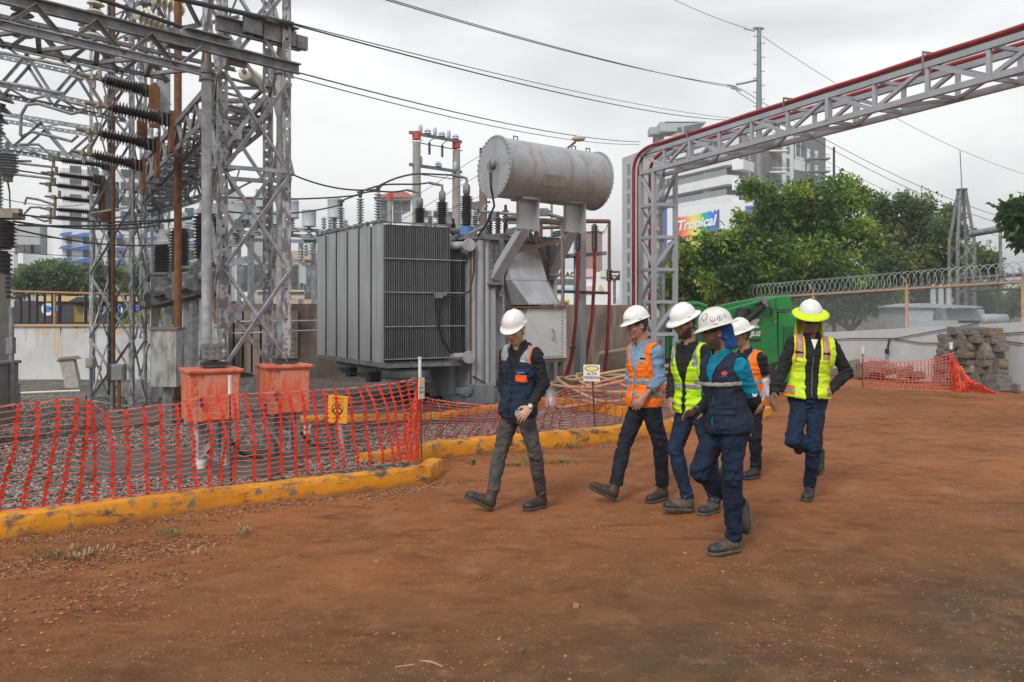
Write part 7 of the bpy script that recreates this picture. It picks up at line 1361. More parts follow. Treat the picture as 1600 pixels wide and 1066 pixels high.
    body.patch('lips', lipm, root, hfm, lambda x, y, z, n: (abs(x) < .020)&(y > .072)&(z < -.055)&(z > -.072), .001)
    body.patch('hair', cfg.get('hair', hairm), root, hfm, lambda x, y, z, n: (z > -.055+.4*np.clip(y,0,1))&(y < .045)&((y < -.02)|((z > .012)&(y < .075)))&(z < .12)&~((abs(x) > .074)&(y > -.035)&(z < .02)), .008)
    if cfg.get('beard'): body.patch('beard', mat('beard_stubble', (.035,.022,.016), (.07,.042,.03), scale=120, rough=.8), root, hfm, lambda x, y, z, n: (z < -.030-.55*np.clip(y-.02,0,1))&(z > -.125)&(y > -.005)&~((abs(x) < .030)&(z > -.078)&(y > .06))|((abs(x) < .024)&(y > .078)&(z < -.044)&(z > -.052)), .0025)
    # ---- trousers
    def rng_box(pts, m): return [min(p[i] for p in pts)-m for i in range(3)], [max(p[i] for p in pts)+m for i in range(3)]
    lo2, hi2 = rng_box([P[k] for k in ('pel','hipL','hipR','knL','knR','anL','anR')], .26); T_ = Field(lo2, hi2, .0062)
    T_.add(tor[0][0], .03, .004); T_.add(ell(pel-u*.03-f*.03, fr, (.155*sz,.10*sz,.10)), .04); T_.add(tor[1][0], .03, 0)
    tw = cfg.get('leg', 1.0)
    for sd in 'LR': hp, kn, an = P['hip'+sd], P['kn'+sd], P['an'+sd]; T_.add(cap(hp, kn, .092*tw, .067*tw), .035); T_.add(cap(kn, an+(kn-an).normalized()*.02, .066*tw, .056*tw), .02); T_.add(ell(kn.lerp(an,.3)-(an-kn).cross(s).normalized()*0, fr, (.06*tw,.066*tw,.11)), .02)
    T_.cut(pel+u*.13, u)
    for sd in 'LR':       # cuffs
        an, kn = P['an'+sd], P['kn'+sd]; dn = (an-kn).normalized(); co = cfg.get('cuff', .02); T_.add(cap(an+dn*(co+.085), an+dn*(co+.19), .085), .006, 0, True)
    tj = [(tuple(P['kn'+sd]), .10) for sd in 'LR']+[(tuple(P['an'+sd]+Z*.04), .10) for sd in 'LR']+[(tuple(P['pel']-u*.08+f*.08), .10)]
    tr_ = Surf(*T_.mesh()).smooth(1).wrinkle(.0075, fr, (8,8,13), tj, 3*Y).wrinkle(.005, (fr[0], fr[1], (fr[2]*.8+fr[1]*.6)), (13,13,26), tj, Y); tro = tr_.build('trousers', cfg['trousers'], root)
    tr_.patch('back_pocket', cfg['trousers'], tro, tf, lambda x, y, z, n: (y < -.02)&(abs(abs(x)-.075) < .045)&(z < .06)&(z > -.08)&(n[:,1] < -.5), .004)
    tr_.patch('belt', blackc, root, tf, lambda x, y, z, n: (z > .085)&(z < .122)&(n[:,2] < .7), .004)
    # ---- shirt or jacket with sleeves
    lo3, hi3 = rng_box([P[k] for k in ('pel','che','neck','shL','shR','elL','elR','wrL','wrR')], .22); S_ = Field(lo3, hi3, .0058); sw = cfg.get('sleeve', 1.0); gr = cfg.get('shirt_grow', .006)
    for pr, k in tor: S_.add(pr, k, gr)
    S_.add(ell(pel+u*.02, fr, (.162*sz,.122*sz,.13)), .05, gr)
    for sd in 'LR':
        if cfg.get('short') : fc = cfg['short']; e = P['sh'+sd].lerp(P['el'+sd], fc); S_.add(cap(P['sh'+sd], e+(e-P['sh'+sd]).normalized()*.03, .060*sz*sw, .058*sw), .03); dn = (P['el'+sd]-P['sh'+sd]).normalized(); S_.add(cap(e+dn*.075, e+dn*.16, .08), .004, 0, True)
        else:
            S_.add(cap(P['sh'+sd], P['el'+sd], .060*sz*sw, .052*sw), .03); wr = P['wr'+sd]; dn = (wr-P['el'+sd]).normalized(); rl = cfg.get('roll'+sd, 1.0); S_.add(cap(P['el'+sd], P['el'+sd].lerp(wr, rl), .052*sw, .042*sw if rl == 1 else .050*sw), .015); q = P['el'+sd].lerp(wr, rl); S_.add(cap(q+dn*.06, q+dn*.16, .065), .004, 0, True)
    S_.cut(pel-u*cfg.get('shirt_hem', .02), -u); S_.add(cap(nek+u*.03, nek+u*.10+f*.03, .058), .01, 0, True)
    sj = [(tuple(P['el'+sd]), .09) for sd in 'LR']+[(tuple(P['wr'+sd]), .08) for sd in 'LR']+[(tuple(P['sh'+sd]), .07) for sd in 'LR']
    sh = Surf(*S_.mesh()).smooth(1).wrinkle(.009, fr, (11,11,20), sj, 5*Y+1); sho = sh.build('shirt' if cfg.get('top') is None else cfg['top'], cfg['shirt'], root)
    # collar
    C_ = Field([nek[i]-.15 for i in range(3)], [nek[i]+.17 for i in range(3)], .005); ch = cfg.get('collar', .045); ca = (hd-hu*.07-nek); ca = (ca.normalized()*.5+u*.5).normalized()
    C_.add(cap(nek-u*.03, nek+ca*ch, .082, .074), .01); C_.add(cap(nek-u*.1, nek+ca*.16, .066, .060), .006, 0, True); C_.cut(nek+ca*ch, ca); C_.cut(nek-u*.05, -u)
    q = C_.coords(nek, fr); C_.F = np.maximum(C_.F, np.where(q[1] > 0, -(np.abs(q[0])-.012-.4*np.clip(q[2]+.02,0,1)), -1)); cs_ = Surf(*C_.mesh()).smooth(1); cs_.build('collar', cfg.get('collar_mat', cfg['shirt']), sho)
    ctx = dict(root=root, P=P, s=s, f=f, u=u, fr=fr, tf=tf, H=H, HF=HF, hd=hd, body=body, shirt=sh, sho=sho, tor=tor, trousers=tr_)
    # ---- vest
    if 'vest' in cfg:
        vc = cfg['vest']; lo4, hi4 = rng_box([pel, che, nek, P['shL'], P['shR']], .24); W_ = Field(lo4, hi4, .0052)
        for pr, k in tor: W_.add(pr, k, .020)
        W_.add(ell(pel-u*.01, fr, (.168*sz,.128*sz,.15)), .05, .018); W_.cut(pel-u*vc.get('hem', .06), -u)
        for sd in 'LR': sp = P['sh'+sd]; ad = (P['el'+sd]-sp).normalized(); o_ = s if sd == 'L' else -s; W_.add(cap(sp+o_*.035+ad*.02, sp+ad*.12+o_*.045, .078, .082), .012, 0, True); W_.add(cap(sp+o_*.05, sp+o_*.12, .085), .01, 0, True)
        q = W_.coords(pel, fr); tz = (nek-pel).length; v0 = vc.get('v0', .28); g0 = vc.get('gap', .006); sl_ = vc.get('slope', .45)
        wdt = g0+sl_*np.clip(q[2]-v0, 0, 1)+vc.get('flare', 0)*np.clip(.12-q[2], 0, 1); W_.F = np.maximum(W_.F, np.where(q[1] > 0, wdt-np.abs(q[0]-vc.get('shift', 0)), -1)); W_.add(cap(nek+u*.0, nek+u*.16, .082, .09), .01, 0, True)
        vj = [(tuple(pel+u*.05+f*.12), .12), (tuple(che-s*.14), .1), (tuple(che+s*.14), .1)]; vs_ = Surf(*W_.mesh()).smooth(1).wrinkle(.007, fr, (8,8,15), vj, 7*Y); vo = vs_.build('vest', vc['mat'], root); ctx['vest'] = vs_; ctx['vesto'] = vo
        for z0, z1 in vc.get('bands', ()): 
            if vc.get('trim'): vs_.patch('trim_band', vc['trim'], vo, tf, lambda x, y, z, n: (z > z0-.022)&(z < z1+.022)&(n[:,2]**2 < .6), .002)
            vs_.patch('reflective_band', refl, vo, tf, lambda x, y, z, n: (z > z0)&(z < z1)&(n[:,2]**2 < .6), .0035)
        if vc.get('straps'):
            x0, x1 = vc['straps']; zb_ = vc.get('strap_z', .28)
            for s0 in (-1, 1):
                if vc.get('trim'): vs_.patch('trim_strap', vc['trim'], vo, tf, lambda x, y, z, n: (x*s0 > x0-.016)&(x*s0 < x1+.016)&(z > zb_-.01), .002)
                vs_.patch('reflective_strap', refl, vo, tf, lambda x, y, z, n: (x*s0 > x0)&(x*s0 < x1)&(z > zb_), .0035)
        vs_.patch('piping', vc.get('piping', vc['mat']), vo, tf, lambda x, y, z, n: (y > 0)&(abs(abs(x-vc.get('shift',0))-(g0+sl_*np.clip(z-v0,0,1)+vc.get('flare',0)*np.clip(.12-z,0,1))) < .012)&(z < tz), .003)
        for s0 in (-1, 1): vs_.patch('chest_pocket', vc['mat'], vo, tf, lambda x, y, z, n: (y > 0)&(x*s0 > .045)&(x*s0 < .135)&(z > .24)&(z < .35), .006); vs_.patch('pocket_flap', vc['mat'], vo, tf, lambda x, y, z, n: (y > 0)&(x*s0 > .043)&(x*s0 < .137)&(z > .325)&(z < .352), .009); vs_.patch('hip_pocket', vc['mat'], vo, tf, lambda x, y, z, n: (y > 0)&(x*s0 > .03)&(x*s0 < .14)&(z > -.02)&(z < .10), .005)
    # ---- boots
    bm_, sm_ = cfg['boots']
    for sd in 'LR':
        h, fd, fu, an, kn = P['heel'+sd], P['fd'+sd], P['fu'+sd], P['an'+sd], P['kn'+sd]; lat = fd.cross(fu).normalized(); L_ = .285*sz; lo5, hi5 = rng_box([h, h+fd*L_, an, an+fu*.1], .09); K = Field(lo5, hi5, .0052); FR = (fd, lat, fu)
        shape = [(cap(h+fd*.045+fu*.055, h+fd*.19+fu*.045, .042, .043), .02), (ell(h+fd*.225+fu*.044, FR, (.058,.047,.038)), .02), (cap(h+fd*.06+fu*.07, h+fd*.15+fu*.07, .038, .032), .02), (cap(an-fu*.02, an+(kn-an).normalized()*(cfg.get('boot_h', .05)+.02), .046, .050), .02)]
        for pr, k in shape: K.add(pr, k)
        K.cut(h+fu*.018, -fu); bs = Surf(*K.mesh()).smooth(1); b_ = bs.build('boot', bm_, root)
        K2 = Field(lo5, hi5, .0052)
        for pr, k in ((cap(h+fd*.045+fu*.022, h+fd*.20+fu*.022, .040, .046), .02), (ell(h+fd*.225+fu*.022, FR, (.062,.050,.05)), .02)): K2.add(pr, k, .004)
        K2.cut(h+fu*.026, fu); K2.cut(h, -fu); Surf(*K2.mesh()).build('sole', sm_, b_)
        mb = MB()
        for i in range(5): q = h+fd*(.105+i*.018)+fu*(.107-i*.005); mb.tube([q-lat*.022-fu*.006, q+fu*.002, q+lat*.022-fu*.006], .0032, 5)
        mb.build('lace', lace, b_); 
        if cfg.get('toecap'): bs.patch('toe_cap', cfg['toecap'], b_, (h, FR), lambda x, y, z, n: (x > .215)|((z < .045)&(x > .16)), .002)
    # ---- helmet
    hm = cfg.get('helmet', helm); full = cfg.get('brim') == 'full'; hh = Matrix(((1,0,0),(0,1,0),(0,0,1))); mb = MB(); n = 48; tl = cfg.get('tilt', -.06); prof_ = [(math.sin(a), math.cos(a)) for a in np.linspace(0.0, math.pi/2, 12)]; rows_n = 0
    def HP(x, y, z): y2 = y*math.cos(tl)-z*math.sin(tl); z2 = y*math.sin(tl)+z*math.cos(tl); return H(x, y2-.010, z2+.052)
    for r, c in prof_:
        for k in range(n):
            a = 2*math.pi*k/n; x, y = math.cos(a)*.102*r, math.sin(a)*.124*r; z = .116*c**.88+.012; rid = math.exp(-(x/.014)**2)*.007*(c > .15)+(math.exp(-((abs(x)-.045)/.009)**2)*.004*(c > .3)); mb.v.append(tuple(HP(x, y, z+rid)))
        rows_n += 1
    for e in (.25, .5, .75, 1.0):
        for k in range(n):
            a = 2*math.pi*k/n; fwd = max(0, math.sin(a)); w_ = (.042+.008*fwd) if full else (.008+.040*fwd**2.2); x, y = math.cos(a)*(.102+w_*e), math.sin(a)*(.124+w_*e); z = .010-(.012*e*e if full else .006*e)-(.016*e*fwd**2); mb.v.append(tuple(HP(x, y, z)))
        rows_n += 1
    for i in range(rows_n-1):
        for k in range(n): k2 = (k+1) % n; mb.f.append((i*n+k, i*n+k2, (i+1)*n+k2, (i+1)*n+k))
    ho = mb.build('helmet', hm, root, smooth=True, ang=60); sm = ho.modifiers.new('thickness', 'SOLIDIFY'); sm.thickness = .004
    mb = MB(); 
    for k in range(n): a0, a1 = 2*math.pi*k/n, 2*math.pi*(k+1)/n; mb.add([HP(math.cos(a)*.094, math.sin(a)*.115, z) for a, z in ((a0,.012),(a1,.012),(a1,-.012),(a0,-.012))], [(0,1,2,3)])
    mb.build('headband', blackc, ho)
    for x in (-1, 1): mb = MB(); mb.box(HP(x*.106, .01, .022), (.012,.03,.012), M=Matrix(HF).transposed()); mb.build('accessory_slot', hm, ho, bevel=.003)
    ctx['helmet'] = ho; ctx['HP'] = HP; return ctx
def sticker(ctx, x, z, r, cols, name='sticker'):
    """round helmet sticker on the person's left side: rings of colour on the dome"""
    HP = ctx['HP']; c = (z-.012)/.112
    def pt(a, rr):
        # walk on the dome around direction (angle x around, height z)
        th = x+rr*math.cos(a)/.125; zz = max(0.02, min(.98, c+rr*math.sin(a)/.125)); s_ = math.sqrt(max(0, 1-zz**2)); e = 1.035
        return HP(math.cos(th)*.102*s_*e, math.sin(th)*.124*s_*e, (.116*zz**.88)*1.02+.012)
    prev = None; par = ctx['helmet']
    for i, (r0, r1, m) in enumerate(cols):
        mb = MB(); n = 20
        for k in range(n): a0, a1 = 2*math.pi*k/n, 2*math.pi*(k+1)/n; mb.add([pt(a0, r*r0), pt(a0, r*r1), pt(a1, r*r1), pt(a1, r*r0)], [(0,1,2,3)])
        o = mb.build(name if i == 0 else name, m, par); s_ = o.modifiers.new('thickness', 'SOLIDIFY'); s_.thickness = .001; s_.offset = 0
# ---------------------------------------------------------------- the six walkers
A_ = person('man in navy vest, black jacket and grey trousers walking apart at left looking down', 7.86,
  dict(pel=(809,641,0), che=(815,578,0), neck=(812,548,-.01), head=(804,516,-.05), shL=(839,557,-.10), shR=(791,553,.12), elL=(849,600,-.10), elR=(785,598,.14), wrL=(829,636,-.22), wrR=(793,636,.03),
       hipL=(820,648,-.06), hipR=(799,648,.06), knL=(836,708,-.07), knR=(780,711,.04), footL=('flat',(853,790),(823,797)), footR=('heel',(770,799),(728,779,-.04))),
  ((-.40,-.85,-.36),), (-.58,-.81), dict(skin=skinA, trousers=greyp, shirt=blackc, top='jacket', shirt_hem=-.01, collar=.085, boots=(bootb, solem), toecap=bootk, boot_h=.09, cuff=-.075, leg=.93, build=.95, handL=((812,655,-.30),(.3,.8,.1),(-.8,-.3,.3),.35), handR=((800,650,-.02),(.5,.5,0),(-.3,-.9,0),.5),
  vest=dict(mat=navy, hem=.055, gap=.004, v0=.33, slope=.5, piping=navy2), brim='cap', tilt=-.10))
vs_, vo, tf = A_['vest'], A_['vesto'], A_['tf']; ob = clothm('patch_orange', (.90,.13,.02), None, .6)
vs_.patch('orange_pocket', ob, vo, tf, lambda x, y, z, n: (y > 0)&(x > .045)&(x < .135)&(z > .262)&(z < .325), .010)
vs_.patch('shoulder_reflector', refl, vo, tf, lambda x, y, z, n: (x > .075)&(x < .16)&(z > .43)&(y > -.04), .005); vs_.patch('shoulder_reflector', refl, vo, tf, lambda x, y, z, n: (x < -.075)&(x > -.16)&(z > .43)&(y > -.04), .005)
vs_.patch('orange_piping', ob, vo, tf, lambda x, y, z, n: (x > .152)&(x < .166)&(z > .42), .006)
vs_.patch('grey_label', mat('label_grey', (.32,.33,.33), (.2,.2,.21), scale=40, rough=.6), vo, tf, lambda x, y, z, n: (y > 0)&(x > .07)&(x < .13)&(z > -.03)&(z < .02), .008)
def on_torso(ctx, x, z, dy=.0):
    c, fr = ctx['tf']; q = (ctx['vest'].V-np.array(c))@np.array([tuple(a) for a in fr]).T; k = np.argmin((q[:,0]-x)**2+(q[:,2]-z)**2+(q[:,1] < 0)*9); p = V(ctx['vest'].V[k]); return p+V(ctx['vest'].N[k])*(.006+dy), V(ctx['vest'].N[k])
p, nr = on_torso(A_, .085, .345, .006); lr = mat('logo_red', (.75,.04,.04), rough=.6); lbl = mat('logo_blue', (.04,.16,.60), rough=.6)
text('qeyon', .026, lbl, vo, p+A_['s']*.012, face_rot(nr), ext=.0005, bold=.001); mb = MB(); q0 = p-A_['s']*.036; e1 = face_rot(nr).col[0]; e2 = face_rot(nr).col[1]
for k in range(14): a0, a1 = k*.45, k*.45+.45; mb.add([q0+(e1*math.cos(a)+e2*math.sin(a))*r_ for a, r_ in ((a0,.007),(a0,.012),(a1,.012),(a1,.007))], [(0,1,2,3)])
mb.build('logo_ring', lr, vo)
P = A_['P']; w0 = P['wrL']; wd0 = (P['wrL']-P['elL']).normalized(); mb = MB(); mb._lathe(w0-wd0*.002, wd0, [(.031,0),(.033,.003),(.033,.015),(.031,.018)], 18); k = mb.build('watch', mat('watch_strap', (.30,.24,.14), rough=.4), A_['root'], smooth=True); mb = MB(); side = V((-.2,-1,.2)); side = (side-wd0*side.dot(wd0)).normalized(); mb.cyl(w0+wd0*.008+side*.026, w0+wd0*.008+side*.040, .019, 16); mb.build('watch_face', mat('watch_face', (.50,.50,.42), rough=.2), k)
# hood behind the neck
nk = P['neck']; mb = MB(); f_, s_, u_ = A_['f'], A_['s'], A_['u']
mb.tube([nk+s_*.075*math.cos(a)-f_*(.02+.075*math.sin(a))+u_*(.02+.022*math.sin(a)) for a in np.linspace(-.35, math.pi+.35, 18)], [.018+.016*math.sin(math.pi*i/17) for i in range(18)], 10); mb.build('hood', blackc, A_['sho'], smooth=True)

C_p = person('man in orange vest and rolled blue shirt with lined face, striding ahead of the group', 8.25,
  dict(pel=(1007,628,0), che=(1008,572,0), neck=(1005,540,0), head=(995,509,-.02), shL=(1026,551,-.15), shR=(990,547,.14), elL=(1031,590,-.17), elR=(985,592,.16), wrL=(1008,619,-.22), wrR=(992,625,.10),
       hipL=(1016,636,-.08), hipR=(998,636,.07), knL=(1031,689,-.04), knR=(976,692,.05), footL=('flat',(1043,777),(1018,782)), footR=('heel',(962,784),(916,761,-.02))),
  ((-.93,-.30,-.22),), (-.80,-.60), dict(skin=skinC, hair=hairg, trousers=denimd, shirt=shirtb, rollL=.62, rollR=.9, boots=(bootb, solem), boot_h=.08, cuff=-.06, leg=1.05, build=1.0, handL=((990,642,-.26),(.3,.8,.3),(-.7,-.5,.4),.30), handR=((990,645,.06),(.4,-.6,0),(-.9,.2,0),.4),
  vest=dict(mat=org_, hem=.035, gap=.022, v0=.26, slope=.30, bands=((.055,.095),(.175,.215)), straps=(.075,.115), strap_z=.215, piping=org_), brim='cap', tilt=-.08))
P = C_p['P']; C_p['vest'].patch('tab', blackc, C_p['vesto'], C_p['tf'], lambda x, y, z, n: (x > .07)&(x < .12)&(z > .40)&(z < .415)&(y > 0), .006)
text('SEGURIDAD', .016, lace, C_p['helmet'], C_p['HP'](0.045,.112,.038)+C_p['HF'][1]*.006, face_rot(C_p['HF'][1]*.9+C_p['HF'][0]*.45, C_p['HF'][2]), ext=.0005)

D_p = person('bearded man with clear glasses in lime vest and black shirt, badge on his chest', 7.8,
  dict(pel=(1083,634,.02), che=(1080,575,0), neck=(1078,540,0), head=(1069,506,-.04), shL=(1101,551,-.14), shR=(1059,547,.13), elL=(1106,596,-.10), elR=(1051,592,.14), wrL=(1102,630,-.12), wrR=(1048,622,.06),
       hipL=(1094,645,-.06), hipR=(1072,645,.07), knL=(1108,700,-.10), knR=(1055,703,.02), footL=('flat',(1122,798),(1092,807)), footR=('heel',(1084,799),(1038,797,-.05))),
  ((-.86,-.42,-.32),), (-.72,-.69), dict(skin=skinC, beard=True, trousers=denimb, shirt=blackc, boots=(boott, soleg), toecap=bootk, boot_h=.02, leg=1.0, build=1.0, shirt_hem=.03, handL=((1100,646,-.14),(-.6,.5,0),(-.6,-.6,0),.4), handR=((1046,640,.02),(.8,.3,0),(-.5,-.8,0),.35),
  vest=dict(mat=ylw, hem=.045, gap=.022, v0=.22, slope=.34, bands=((.05,.09),(.165,.205)), straps=(.10,.14), strap_z=.205, piping=ylw), brim='full', tilt=-.10))
H, P = D_p['H'], D_p['P']; gl_ = mat('clear_lens', (.75,.78,.80), rough=.08, alpha=.22); mb = MB()
for x in (-1, 1): mb.tube([H(x*.008,.104,.006), H(x*.030,.102,.016), H(x*.056,.088,.014), H(x*.058,.086,-.008), H(x*.034,.101,-.020), H(x*.012,.104,-.012), H(x*.008,.104,.006)], .0022, 6); mb.tube([H(x*.056,.088,.010), H(x*.078,.03,.010), H(x*.080,-.012,.006)], .0022, 6)
k = mb.build('glasses', lace, D_p['root']); mb = MB()
for x in (-1, 1): mb.add([H(x*.008,.104,.006), H(x*.030,.102,.016), H(x*.056,.088,.014), H(x*.058,.086,-.008), H(x*.034,.101,-.020), H(x*.012,.104,-.012)], [(0,1,2,3,4,5)])
mb.build('lens', gl_, k)
p, nr = on_torso(D_p, .01, .21, .012); Mx = face_rot(nr); mb = MB(); mb.box(p, (.055,.088,.004), M=Mx); bd = mb.build('badge', white_pl, D_p['root'], bevel=.001); mb = MB(); mb.box(p+nr*.003-Mx.col[1]*.005, (.014,.03,.002), M=Mx); mb.box(p+nr*.003+Mx.col[1]*.03, (.03,.006,.002), M=Mx); mb.build('badge_print', bootb, bd)
mb = MB(); nk = P['neck']; pa, _ = on_torso(D_p, .035, .36, .004); pb, _ = on_torso(D_p, -.02, .36, .004)
for q, sg in ((pa, 1), (pb, -1)): mb.tube([nk+D_p['s']*.06*sg+D_p['u']*.03, q, p+Mx.col[1]*.044+nr*.002], .004, 5)
mb.build('lanyard', mat('lanyard_blue', (.02,.05,.10), rough=.7), bd)

E_p = person('nearest man, in turquoise polo, navy vest and white helmet covered with round stickers', 6.5,
  dict(pel=(1137,661,0), che=(1132,592,0), neck=(1128,556,0), head=(1119,520,0), shL=(1156,573,-.12), shR=(1110,570,.16), elL=(1178,625,-.06), elR=(1108,628,.10), wrL=(1162,660,.14), wrR=(1088,642,-.10),
       hipL=(1147,670,-.07), hipR=(1122,668,.08), knL=(1144,744,-.09), knR=(1094,736,.02), footL=('flat',(1157,861),(1108,868)), footR=('air',(1163,782,.38),(1166,812,.28))),
  ((-.97,.10,-.20),), (-.86,-.52), dict(skin=skinE, beard=True, trousers=denimn, shirt=teal, short=.80, boots=(boott, soleg), toecap=bootk, boot_h=.02, leg=1.08, build=1.06, collar=.05, handL=((1150,672,.20),(.6,-.3,0),(-.6,.5,0),.6), handR=((1068,648,-.16),(.2,-.7,-.5),(-.4,-.4,.7),.25),
  vest=dict(mat=navy2, hem=.06, gap=.008, v0=.30, slope=.40, piping=navy2), brim='full', helmet=helg, tilt=-.06, belly=False))
P, vs_, vo, tf = E_p['P'], E_p['vest'], E_p['vesto'], E_p['tf']
vs_.patch('reflective_band', mat('dull_reflective', (.36,.34,.28), (.26,.25,.22), scale=40, rough=.5), vo, tf, lambda x, y, z, n: (z > .285)&(z < .310)&(y > -.02), .008)
vs_.patch('cargo_pocket', navy2, vo, tf, lambda x, y, z, n: (y > -.02)&(x > .03)&(x < .16)&(z > .12)&(z < .26), .009); vs_.patch('pocket_welt', navy, vo, tf, lambda x, y, z, n: (y > -.02)&(x > .02)&(x < .16)&(z > .08)&(z < .10), .010)
p, nr = on_torso(E_p, .125, .375, .002); Mx = face_rot(nr); mb = MB()
for k, (dx, r_) in enumerate(((-.010,.011),(.004,.014),(.014,.009))): mb.add([p+Mx.col[0]*(dx+r_*math.cos(a))+Mx.col[1]*(r_*1.2*math.sin(a)) for a in np.linspace(0,6.283,13)[:-1]], [tuple(range(12))])
mb.build('logo_red', lr, vo); mb = MB(); mb.box(p-Mx.col[1]*.022, (.04,.004,.001), M=Mx); mb.build('logo_blue', lbl, vo)
# arm sleeves, bandana, wrist band
slv = MATS['black_cloth']
for sd in 'LR':
    fa, fb = P['sh'+sd].lerp(P['el'+sd], .72), P['el'+sd]; lo_ = [min(fa[i],fb[i],P['wr'+sd][i])-.09 for i in range(3)]; hi_ = [max(fa[i],fb[i],P['wr'+sd][i])+.09 for i in range(3)]; K = Field(lo_, hi_, .0055); K.add(cap(fa, fb, .054, .050), .02); K.add(cap(fb, P['wr'+sd], .049, .033), .02); o = Surf(*K.mesh()).smooth(1).wrinkle(.006, E_p['fr'], (14,14,26), [(tuple(fb), .08)], 4).build('arm_sleeve', slv, E_p['root'])
    if sd == 'L': text('W', .032, wht, o, P['elL'].lerp(P['shL'], .16)+V((.004,-.066,.0)), face_rot((.12,-1,.1)), ext=.001, bold=.002)
bnd = clothm('bandana_blue', (.008,.06,.22), (.005,.035,.13), .8)
K = Field([E_p['hd'][i]-.2 for i in range(3)], [E_p['hd'][i]+.2 for i in range(3)], .0055); HFm = E_p['HF']; H = E_p['H']; K.add(ell(H(0,-.030,.02), HFm, (.086,.088,.085)), .02); K.add(cap(H(0,-.05,.0), H(0,-.075,-.115), .068, .058), .03); K.cut(H(0,.0,0), HFm[1]); K.cut(H(0,0,-.135)-HFm[1]*.0, -HFm[2]); K.cut(H(0,0,.06), HFm[2]); Surf(*K.mesh()).smooth(1).wrinkle(.010, HFm, (20,12,9), [(tuple(H(0,-.05,-.08)), .1)], 2).build('bandana', bnd, E_p['root'])
w0 = P['wrR']; wd0 = (P['wrR']-P['elR']).normalized(); mb = MB(); mb._lathe(w0-wd0*.012, wd0, [(.031,0),(.034,.003),(.034,.010),(.031,.013)], 16); mb.build('wristband', mat('wristband_green', (.10,.38,.04), rough=.5), E_p['root'], smooth=True)
c_k = mat('sticker_navy', (.03,.04,.08), rough=.4); c_w = mat('sticker_white', (.70,.70,.68), rough=.4); c_r = mat('sticker_red', (.45,.05,.03), rough=.4); c_g = mat('sticker_green', (.05,.22,.18), rough=.4); c_t = mat('sticker_teal', (.25,.48,.42), rough=.4); c_o = mat('sticker_ochre', (.50,.30,.08), rough=.4)
sd_ = 1 if E_p['HF'][0].dot(V((0,-1,0))) > 0 else -1
for th, z, r_, cols in ((.72,.074,.026,[(.78,1,c_k),(.25,.78,c_w),(0,.25,c_o)]), (.62,.040,.015,[(.6,1,c_w),(0,.6,c_t)]), (.20,.050,.020,[(.72,1,c_r),(.3,.72,c_w),(0,.3,c_g)]), (-.22,.046,.020,[(.82,1,c_k),(.4,.82,c_w),(0,.4,c_k)]), (-.62,.052,.018,[(.8,1,c_w),(0,.8,c_t)])):
    sticker(E_p, th, z, r_, cols)

F_p = person('man in orange vest over black short sleeves, half hidden behind the turquoise polo man', 9.35,
  dict(pel=(1171,626,0), che=(1170,577,0), neck=(1166,551,0), head=(1156,524,-.02), shL=(1189,561,-.12), shR=(1154,559,.14), elL=(1196,596,-.06), elR=(1150,596,.16), wrL=(1190,625,-.14), wrR=(1150,628,.05),
       hipL=(1178,633,-.06), hipR=(1164,633,.07), knL=(1180,681,-.06), knR=(1160,682,.05), footL=('flat',(1187,744),(1163,748)), footR=('flat',(1150,742),(1128,744))),
  ((-.90,-.35,-.20),), (-.84,-.54), dict(skin=skinC, trousers=denimd, shirt=blackc, short=.62, boots=(bootk, solem), boot_h=.02, leg=1.0, build=1.0, collar=.045, handL=((1188,640,-.18),(-.4,.6,0),(-.7,-.6,0),.4), handR=((1146,642,.0),(.5,.5,0),(-.8,-.3,0),.4),
  vest=dict(mat=org_, hem=.045, gap=.022, v0=.24, slope=.32, bands=((.055,.095),(.185,.225)), straps=(.075,.115), strap_z=.225, piping=org_), brim='full', tilt=-.10))
P = F_p['P']
for sd in 'LR':
    fa, fb = P['sh'+sd].lerp(P['el'+sd], .55), P['el'+sd]; lo_ = [min(fa[i],fb[i],P['wr'+sd][i])-.09 for i in range(3)]; hi_ = [max(fa[i],fb[i],P['wr'+sd][i])+.09 for i in range(3)]; K = Field(lo_, hi_, .0055); K.add(cap(fa, fb, .050, .047), .02); K.add(cap(fb, P['wr'+sd], .046, .033), .02); Surf(*K.mesh()).smooth(1).wrinkle(.004, F_p['fr'], (14,14,26), [(tuple(fb), .08)], 4).build('arm_sleeve', pinks, F_p['root'])
F_p['vest'].patch('tab', blackc, F_p['vesto'], F_p['tf'], lambda x, y, z, n: (x > .07)&(x < .12)&(z > .36)&(z < .38)&(y > 0), .006)

G_p = person('rightmost man, in yellow vest and black jacket with a lime sunshade on his helmet', 8.2,
  dict(pel=(1262,620,0), che=(1268,562,0), neck=(1268,529,-.02), head=(1266,499,-.05), shL=(1299,541,0.03), shR=(1240,537,.00), elL=(1323,583,.10), elR=(1221,582,.04), wrL=(1296,611,-.02), wrR=(1209,615,-.06),
       hipL=(1275,630,.0), hipR=(1252,630,.0), knL=(1272,695,-.08), knR=(1238,688,-.14), footL=('flat',(1266,775),(1256,787)), footR=('air',(1284,702,.24),(1281,729,.14))),
  ((-.12,-.95,-.28),), (-.10,-.99), dict(skin=skinE, trousers=denimb, shirt=blackk, top='jacket', boots=(bootk, solem), boot_h=.03, leg=1.0, build=1.10, collar=.055, shirt_hem=.0, sleeve=1.08, handL=((1280,624,-.10),(-.5,.6,-.3),(-.5,-.4,.6),.45,1.1), handR=((1205,630,-.12),(.9,.1,0),(-.2,-.9,0),.40,1.1),
  vest=dict(mat=ylw2, hem=.0, gap=.055, v0=.10, slope=.045, flare=.0, bands=((.045,.08),), straps=(.10,.135), strap_z=.33, trim=otrim, piping=ylw2), brim='full', tilt=-.04))
